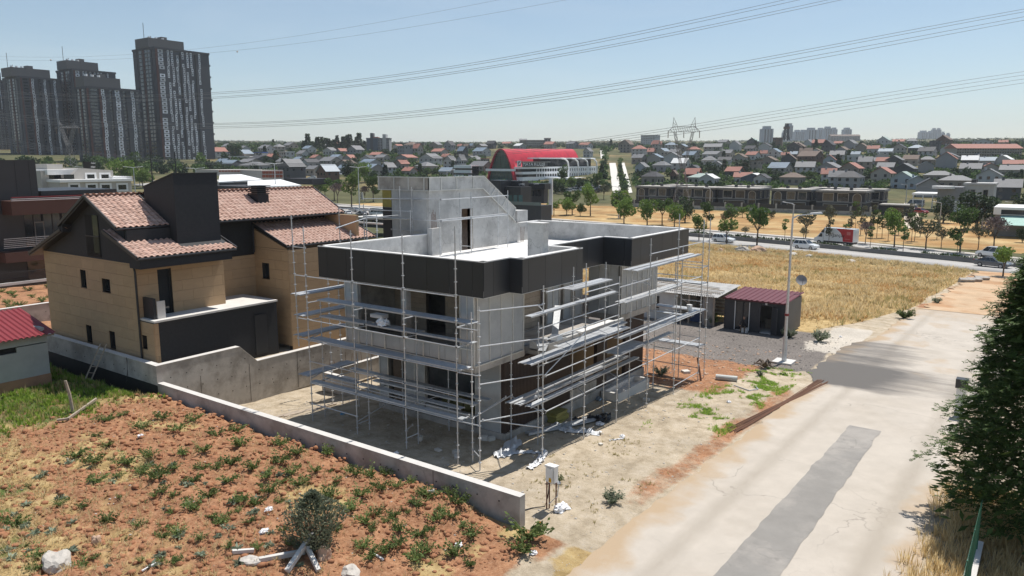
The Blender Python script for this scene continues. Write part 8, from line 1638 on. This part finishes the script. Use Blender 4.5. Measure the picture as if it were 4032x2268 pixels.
# ================================================================ high-rise towers, pylons, power lines, conifer, haze
TWD = mat('tower_render', (.058, .062, .072), .8, .06, .05); TWB = mat('tower_brown', (.085, .038, .032), .8, .08, .05); TWL = mat('tower_light', (.17, .175, .18), .7, .08, .05); TWP = mat('tower_parapet', (.11, .108, .108), .8, .05, .05)
wm = MB(); wm.box((-.5, -.02, -.5), (.5, .0, .5)); wm.cm = 1; wm.box((-.24, -.03, -.22), (.24, -.021, .22))
WIN = wm.mesh('tower_window', [mat('tower_frame', (.58, .60, .64), .6, .1, .1, rnd=.25), GLASS]); wd = MB(); wd.box((-.5, -.02, -.5), (.5, .0, .5)); wd.cm = 1; wd.box((-.40, -.03, -.36), (.40, -.021, .40)); WIND = wd.mesh('tower_balcony', [TWD, GLASS])
def tower(label, pxl, pxc, pxr, pyt, D, floors, cols, wcols, ph, cap=280, dark=False):
    p = hd(pxc, pyt, D); X, Y, Z = p; g = T(X, Y); x1 = hy(pxr, pyt, Y).x; y1 = hx(pxl, pyt, X).y; H_ = Z-g; fh = H_/floors
    t = thing('apartment_tower', label, 'tower', (X, Y, g), 'dark towers at the left'); box('wall', (X, Y, g-3), (x1, y1, Z), TWD, t); box('parapet', (X-.4, Y-.4, Z-.2), (x1+.4, y1+.4, Z+1.2), TWD, t)
    w, d = x1-X, y1-Y; a, b = ph; box('roof_house', (X+w*a, Y+d*.2, Z+1.2), (X+w*b, Y+d*.8, Z+7.5), TWP, t); box('lift_house', (X+w*(a+b)/2, Y+d*.4, Z+7.5), (X+w*(a+b)/2+4, Y+d*.6, Z+10), TWP, t)
    for k in range(2): MB().tube((X+w*(a+.12*k+.05), Y+d*.5, Z+7), (X+w*(a+.12*k+.05), Y+d*.5, Z+18-8*k), .18, n=5).build('antenna', TWP, t)
    for k in range(3): MB().tube((X+w*(a+.1+.12*k), Y+d*.4, Z+7.4), (X+w*(a+.1+.12*k), Y+d*.4, Z+9), .9, n=10).build('roof_dish', WHITE, t)
    for c, (u, ww, br) in enumerate(cols):
        xx = X+w*u
        if br: box('pilaster', (xx-w*ww*.5-w*.045, Y-.45, g), (xx-w*ww*.5-w*.008, Y-.01, Z), TWB, t)
    box('groove', (X+w*.44, Y-.25, g), (X+w*.455, Y-.003, Z-1), DARK, t); box('groove', (X+w*.72, Y-.25, g), (X+w*.735, Y-.003, Z-1), DARK, t)
    made = 0; V_, F_, M_ = [], [], []
    for f in range(floors-1, -1, -1):
        z = g+fh*(f+.5)
        for k, (u, ww, br) in enumerate(cols):
            if (f*7+k*3) % 11 == 0 and not dark: continue
            c = Vector((X+w*(u+(.012 if (f//4+k) % 2 else 0)), Y-.012, z))-Vector((X, Y, g)); s = (w*ww, 1, fh*.86); me_ = WIND if dark and k % 2 == 0 else WIN
            if made < cap: link('window', me_, t, c, None, s); made += 1
            else:
                b = len(V_); V_ += [(v.co.x*s[0]+c.x, v.co.y+c.y, v.co.z*s[2]+c.z) for v in me_.vertices]
                for pl in me_.polygons: F_.append(tuple(i+b for i in pl.vertices)); M_.append(pl.material_index)
        for k, u in enumerate(wcols):
            c = Vector((-.012, d*u, z-g)); s = (d*.13, 1, fh*.86)
            b = len(V_); V_ += [(c.x+v.co.y, c.y-v.co.x*s[0], v.co.z*s[2]+c.z) for v in WIND.vertices]
            for pl in WIND.polygons: F_.append(tuple(i+b for i in pl.vertices)); M_.append(pl.material_index)
    if V_:
        me_ = bpy.data.meshes.new('side_windows'); me_.from_pydata(V_, [], F_); me_.materials.append(TWL); me_.materials.append(GLASS); me_.polygons.foreach_set('material_index', M_); setp(link('side_windows', me_, t), kind='stuff')
    for u in (.16, .5, .84): box('side_pilaster', (X-.4, Y+d*u-d*.035, g), (X-.003, Y+d*u+d*.035, Z), TWB if u == .5 else TWD, t)
    for f in range(4, floors, 3): ubox('balcony', (x1, Y+.5, g+fh*f), (x1+1.1, Y+d*.3, g+fh*f+1.3), TWD, t)
    return t
C1 = [(.10, .09, 1), (.225, .036, 0), (.305, .036, 0), (.39, .036, 0), (.50, .036, 0), (.575, .036, 0), (.655, .036, 0), (.80, .036, 0)]
tower('tallest dark tower with white window columns right of the tower group', 521, 607, 820, 190, 510, 28, C1, (.25, .4, .66), (-.02, .62))
tower('dark tower with white roof dishes second tallest in the group', 221, 286, 453, 276, 560, 27, C1[:1]+C1[1:8:1], (.25, .4, .66), (-.05, .68), 200)
tower('front dark tower with brown pilasters and banded balconies', 288, 344, 545, 346, 470, 22, [(.10, .16, 1), (.28, .06, 1), (.42, .05, 0), (.56, .09, 0), (.68, .05, 0), (.86, .06, 0), (.95, .05, 0)], (.2, .35, .5, .66), (0, .7), 180, True)
tower('dark tower with pale fins near the left edge', 10, 77, 235, 305, 540, 25, [(.12, .14, 1), (.30, .06, 1), (.48, .05, 0), (.60, .05, 0), (.72, .05, 0), (.85, .05, 0)], (.2, .4, .6, .8), (-.1, .85), 150, True)
tower('dark tower cut by the left edge of the picture', -90, -40, 52, 318, 600, 25, C1[:6], (.25, .5, .75), (0, .6), 60, True)
for fx in (.16, .32, .48, .64): pass
# ---- pylons
PYM = mat('pylon_steel', (.19, .185, .185), .7, .1, .5)
def pylon(px, pyt, D, Hh, label, sc=1.0, yaw=0.6):
    p = hd(px, pyt, D); g = p.z-Hh; t = thing('pylon', label, 'pylon', (p.x, p.y, g), 'lattice pylons', yaw); t['_local'] = 1; h = Hh; r = .05 if sc < 1 else .12
    lattice(t, [(0, 2.9), (h*.1, 2.4), (h*.2, 1.95), (h*.3, 1.5), (h*.4, 1.05), (h*.5, .7*sc+.1)], 4, PYM, r, 'leg_lattice')
    for s in (-1, 1):      # the two arms of the window, the cross beam and the horns
        mb = MB(); za, zb = h*.50, h*.86
        for k in range(6):
            u, v = k/6, (k+1)/6; ya, yb = s*(.5+3.4*u)*sc, s*(.5+3.4*v)*sc; z0, z1 = za+(zb-za)*u, za+(zb-za)*v; e0, e1 = .8*sc, .7*sc
            for dx in (-1, 1):
                mb.bar((dx*e0, ya-.5*sc, z0), (dx*e1, yb-.5*sc, z1), r*1.4, r*1.4); mb.bar((dx*e0, ya+.5*sc, z0), (dx*e1, yb+.5*sc, z1), r*1.4, r*1.4); mb.bar((dx*e0, ya-.5*sc, z0), (dx*e1, yb+.5*sc, z1), r, r); mb.bar((dx*e0, ya+.5*sc, z0), (dx*e1, yb-.5*sc, z1), r, r)
            mb.bar((-e0, ya, z0), (e1, yb, z1), r, r)
        link('arm', mb.mesh('arm', PYM), t)
        hn = MB()
        for dx in (-1, 1):
            hn.bar((dx*.6*sc, s*4.9*sc, h*.90), (0, s*4.6*sc, h), r*1.4, r*1.4); hn.bar((dx*.6*sc, s*2.6*sc, h*.90), (0, s*4.6*sc, h), r*1.2, r*1.2); hn.bar((dx*.6*sc, s*3.8*sc, h*.93), (-dx*.3*sc, s*4.7*sc, h*.95), r, r); hn.bar((dx*.6*sc, s*4.9*sc, h*.90), (-dx*.4*sc, s*3.6*sc, h*.93), r, r)
        link('horn', hn.mesh('horn', PYM), t)
    bm_ = MB(); n = 14; yr = 7.0*sc
    for k in range(n):
        a, b = -yr+2*yr*k/n, -yr+2*yr*(k+1)/n; ha, hb = [h*.86+h*.05*max(0, min(1, (yr-abs(q))/(2.2*sc))) for q in (a, b)]
        for dx in (-.7*sc, .7*sc):
            bm_.bar((dx, a, h*.86), (dx, b, h*.86), r*1.4, r*1.4); bm_.bar((dx, a, ha), (dx, b, hb), r*1.4, r*1.4); bm_.bar((dx, a, h*.86), (dx, b, hb), r, r)
        bm_.bar((-.7*sc, a, h*.86), (.7*sc, b, h*.86), r, r)
    link('cross_beam', bm_.mesh('cross_beam', PYM), t)
    for y in (-6.8*sc, 0, 6.8*sc): link('insulator', MB().tube((0, y, h*.86), (0, y, h*.86-2.6*sc), .16*sc, n=6).mesh('insulator', mat('insulator', (.16, .09, .06), .3)), t)
    return t
_p = hd(2690, 462, 205); pylon(2695, 462, 205, _p.z+4.2, 'tall lattice pylon standing in front of the dark villas', .62, .55)
_q = hd(262, 478, 420); pylon(262, 478, 420, _q.z-T(_q.x, _q.y), 'lattice pylon in front of the dark towers at the left', 1.15, .35)
# ---- power lines: hang in vertical planes between far left and near right
CAB = mat('power_cable', (.17, .165, .165), .6, .1, .5)
def wire(label, pts, D0, D1, r0, r1, group, balls=()):
    """wire hanging in a vertical plane from far end (first pixel, distance D0) to near end (last pixel, D1)"""
    pts = [(x*1.5652, y*1.5652) for x, y in pts]; A = hd(*pts[0], D0); B = hd(*pts[-1], D1); n = Vector((-(B.y-A.y), B.x-A.x, 0)); xs_ = np.linspace(pts[0][0], pts[-1][0], 40); P = []
    co_ = np.polyfit([p[0] for p in pts], [p[1] for p in pts], min(3, len(pts)-1))
    for x in xs_:
        d = ray(x, float(np.polyval(co_, x))); t = n.dot(A-EYE)/n.dot(d); P.append(EYE+d*t)
    rs_ = [r0+(r1-r0)*i/39 for i in range(40)]; o = MB().path(P, rs_, 5).build('power_line', CAB, None, loc=A); setp(o, label, 'power line', group)
    for i, (bx_, by_) in enumerate(balls):
        d = ray(bx_*1.5652, by_*1.5652); t = n.dot(A-EYE)/n.dot(d); c = EYE+d*t; k = MB(); rb_ = .0011*t*1.0
        bm = bmesh.new(); bmesh.ops.create_uvsphere(bm, u_segments=12, v_segments=8, radius=rb_); me_ = bpy.data.meshes.new('marker_ball'); bm.to_mesh(me_); bm.free(); me_.materials.append(mat('marker', (.62, .52, .46), .5)); link('marker_ball', me_, o, c-A)
    return o, n, A
G1 = 'power lines overhead'
ws = [('upper thin earth wire with marker ball across the top left sky', [(0, 142), (240, 140), (525, 122), (900, 63), (1262, 0), (1500, -48)], 520, 150, .035, .02, ()), ('lower thin earth wire with marker balls across the top left sky', [(0, 152), (128, 151), (330, 146), (597, 129), (1000, 72), (1425, 0), (1600, -34)], 500, 140, .035, .02, ((128, 151), (597, 130)))]
for k, (dy, nm) in enumerate(((0, 'top'), (4.5, 'second'), (13, 'third'), (17, 'lowest'))): ws.append((f'{nm} cable of the upper bundle crossing the sky', [(0, 228+dy), (260, 238+dy), (540, 233+dy*.9), (870, 205+dy), (1280, 141+dy*1.15), (1700, 60+dy*1.6), (1975+dy*9, 0), (2300+dy*9, -75)], 460, 105, .06, .022, ()))
for k, (dy, nm) in enumerate(((0, 'top'), (4, 'second'), (11, 'third'), (16, 'lowest'))): ws.append((f'{nm} cable of the middle bundle crossing the sky', [(0, 284+dy), (200, 300+dy), (420, 312+dy*.8), (545, 312+dy*.6), (805, 300+dy*.8), (1280, 248+dy*1.2), (1850, 158+dy*1.6), (2576, 26+dy*1.7), (2750, -10+dy*1.7)], 450, 100, .06, .022, ()))
for k, (dy, nm) in enumerate(((0, 'top'), (8, 'second'), (17, 'third'), (26, 'lowest'))): ws.append((f'{nm} cable of the lower bundle crossing the sky', [(0, 345+dy*.6), (250, 385+dy*.3), (520, 408+dy*.2), (800, 412+dy*.2), (1100, 395+dy*.4), (1480, 347+dy*.6), (1880, 290+dy*.9), (2260, 232+dy), (2576, 182+dy*1.1), (2700, 160+dy*1.1)], 430, 120, .055, .022, ()))
ws += [('faint low cable passing the right hillside above the villas', [(1755, 395), (1950, 420), (2200, 452), (2576, 505), (2700, 522)], 215, 330, .02, .03, ()), ('second faint low cable passing the right hillside', [(1755, 402), (1950, 432), (2200, 470), (2576, 535), (2700, 555)], 215, 330, .02, .03, ())]
for lb, pts, D0, D1, r0, r1, bl in ws:
    o, n, A = wire(lb, pts, D0, D1, r0, r1, G1, bl)
# ---- the conifer at the right, with its wall and mesh fence
cp_ = Vector((28.6, -.55, gz(28.6, -.55))); CON = thing('conifer', 'big dark green conifer with feathery sprays at the right edge', 'tree', cp_)
def conifer(seed=5):
    """boughs all round the trunk, each carrying flat drooping sprays of short feathery blades"""
    r = random.Random(seed); V_, F_ = [], []; Hc = 10.2
    for i in range(2100):
        t = r.random()**.9; zb = .55+Hc*t*.97; a = r.uniform(0, 6.28); Rm = (3.85*(1-t)**.60*(.62+.38*min(1, t*6+.2))+.2)*(1+.09*math.sin(3*a+zb*1.3)+.06*math.sin(7*a-2*zb)); u0 = r.uniform(.45, 1.0); Lb = Rm*u0*r.uniform(.9, 1.06)
        d = Vector((math.cos(a), math.sin(a), 0)); s = Vector((-d.y, d.x, 0)); base = d*Lb*.72+Vector((0, 0, zb+.10*Lb)); tip = d*Lb+Vector((0, 0, zb+r.uniform(-.12, .10)*Lb*.5))
        for j in range(13):
            u = r.random(); b0 = base.lerp(tip, u)+s*r.gauss(0, .20)*(1.1-u*.6)+Vector((0, 0, r.gauss(0, .07))); sg = r.choice((-1, 1))
            dr = (d*r.uniform(.5, 1.1)+s*sg*r.uniform(.1, .8)+Vector((0, 0, r.uniform(-.45, .25)))).normalized(); ln = r.uniform(.16, .34)
            for q in range(4):
                c = b0+dr*ln*q*.24; sd = dr.cross(Vector((r.gauss(0, .35), r.gauss(0, .35), 1))).normalized(); ll = ln*(.55-.09*q)
                for g2 in (-1, 1):
                    e = (dr*.75+sd*g2*.6+Vector((0, 0, r.uniform(-.2, .15)))).normalized(); x = e.cross(Vector((r.gauss(0, .4), r.gauss(0, .4), 1))).normalized()*.022; b = len(V_)
                    V_ += [c-x*.5, c+e*ll*.5+x, c+e*ll, c+e*ll*.5-x]; F_ += [(b, b+1, b+2), (b, b+2, b+3)]
    for i in range(5200):     # shaded inner twigs
        t = r.random()**.9; a = r.uniform(0, 6.28); q = (3.85*(1-t)**.60+.1)*.8*r.random()**.45; c = Vector((q*math.cos(a), q*math.sin(a), .7+Hc*t*.94)); e = Vector((math.cos(a)+r.gauss(0, .5), math.sin(a)+r.gauss(0, .5), r.gauss(-.2, .3))).normalized(); x = e.cross(Vector((r.gauss(0, 1), r.gauss(0, 1), 1))).normalized()*.07; b = len(V_)
        V_ += [c-x*.4, c+e*.2+x, c+e*.42, c+e*.2-x]; F_ += [(b, b+1, b+2), (b, b+2, b+3)]
    return npmesh('foliage', [tuple(v) for v in V_], F_, leafmat('conifer_needle', (.034, .070, .016), (.115, .175, .045), .25))
link('foliage', conifer(), CON); link('trunk', MB().path([(0, 0, -.2), (0, 0, 3.5), (.05, 0, 7.4)], [.17, .12, .02], 8).mesh('trunk', BARK), CON)
mb = MB()
for i in range(60): a = i*2.4; z = .8+6*i/60; L = 2.0*(1-i/62)**.7+.2; mb.path([(0, 0, z), (L*.5*math.cos(a), L*.5*math.sin(a), z+.12*L), (L*math.cos(a), L*math.sin(a), z+.02)], [.035, .02, .006], 4)
link('branches', mb.mesh('branches', BARK), CON)
CWL = thing('kerb_wall', 'low grey wall with green mesh fence under the conifer', 'wall', (24, 1.2, 0)); box('wall_face', (8, .9, -.5), (25.6, 1.15, .42), CONC, CWL); box('wall_top', (7.98, .88, .422), (25.62, 1.17, .44), CONCW, CWL)
GM = mat('green_mesh', (.02, .12, .075), .5)
for i in range(9): MB().tube((9+i*2, 1.02, .44), (9+i*2, 1.02, 1.9), .025, n=6).build('fence_post', GM, CWL)
fm = MB()
for i in range(110): fm.bar((9+i*.15, 1.02, .5), (9+i*.15, 1.02, 1.85), .008, .008)
for i in range(10): fm.bar((9, 1.03, .5+i*.15), (25.4, 1.03, .5+i*.15), .008, .008)
setp(fm.build('mesh_wires', GM, CWL), kind='stuff')
GP = thing('gate_post', 'white gate pillar with black cap hidden behind the conifer', 'pillar', gnd(3775, 1640)); q = GP.location; box('pillar', q+Vector((-.2, -.2, -.2)), q+Vector((.2, .2, 1.5)), WHITE, GP); box('cap', q+Vector((-.26, -.26, 1.5)), q+Vector((.26, .26, 1.95)), STEELK, GP)

# ---- summer haze: one even volume round the whole scene
hz_ = MB().box((-6300, -6300, -9), (6300, 6300, 260)).build('haze', [], None)
hm = bpy.data.materials.new('haze'); hm.use_nodes = True; hn = hm.node_tree; hn.nodes.remove(hn.nodes['Principled BSDF']); pv = hn.nodes.new('ShaderNodeVolumePrincipled')
pv.inputs['Color'].default_value = (.88, .92, .96, 1); pv.inputs['Density'].default_value = .00012; pv.inputs['Anisotropy'].default_value = .2
hn.links.new(pv.outputs[0], hn.nodes['Material Output'].inputs['Volume']); hz_.data.materials.append(hm); setp(hz_, 'pale summer haze in the air over the whole scene', 'haze', kind='stuff')
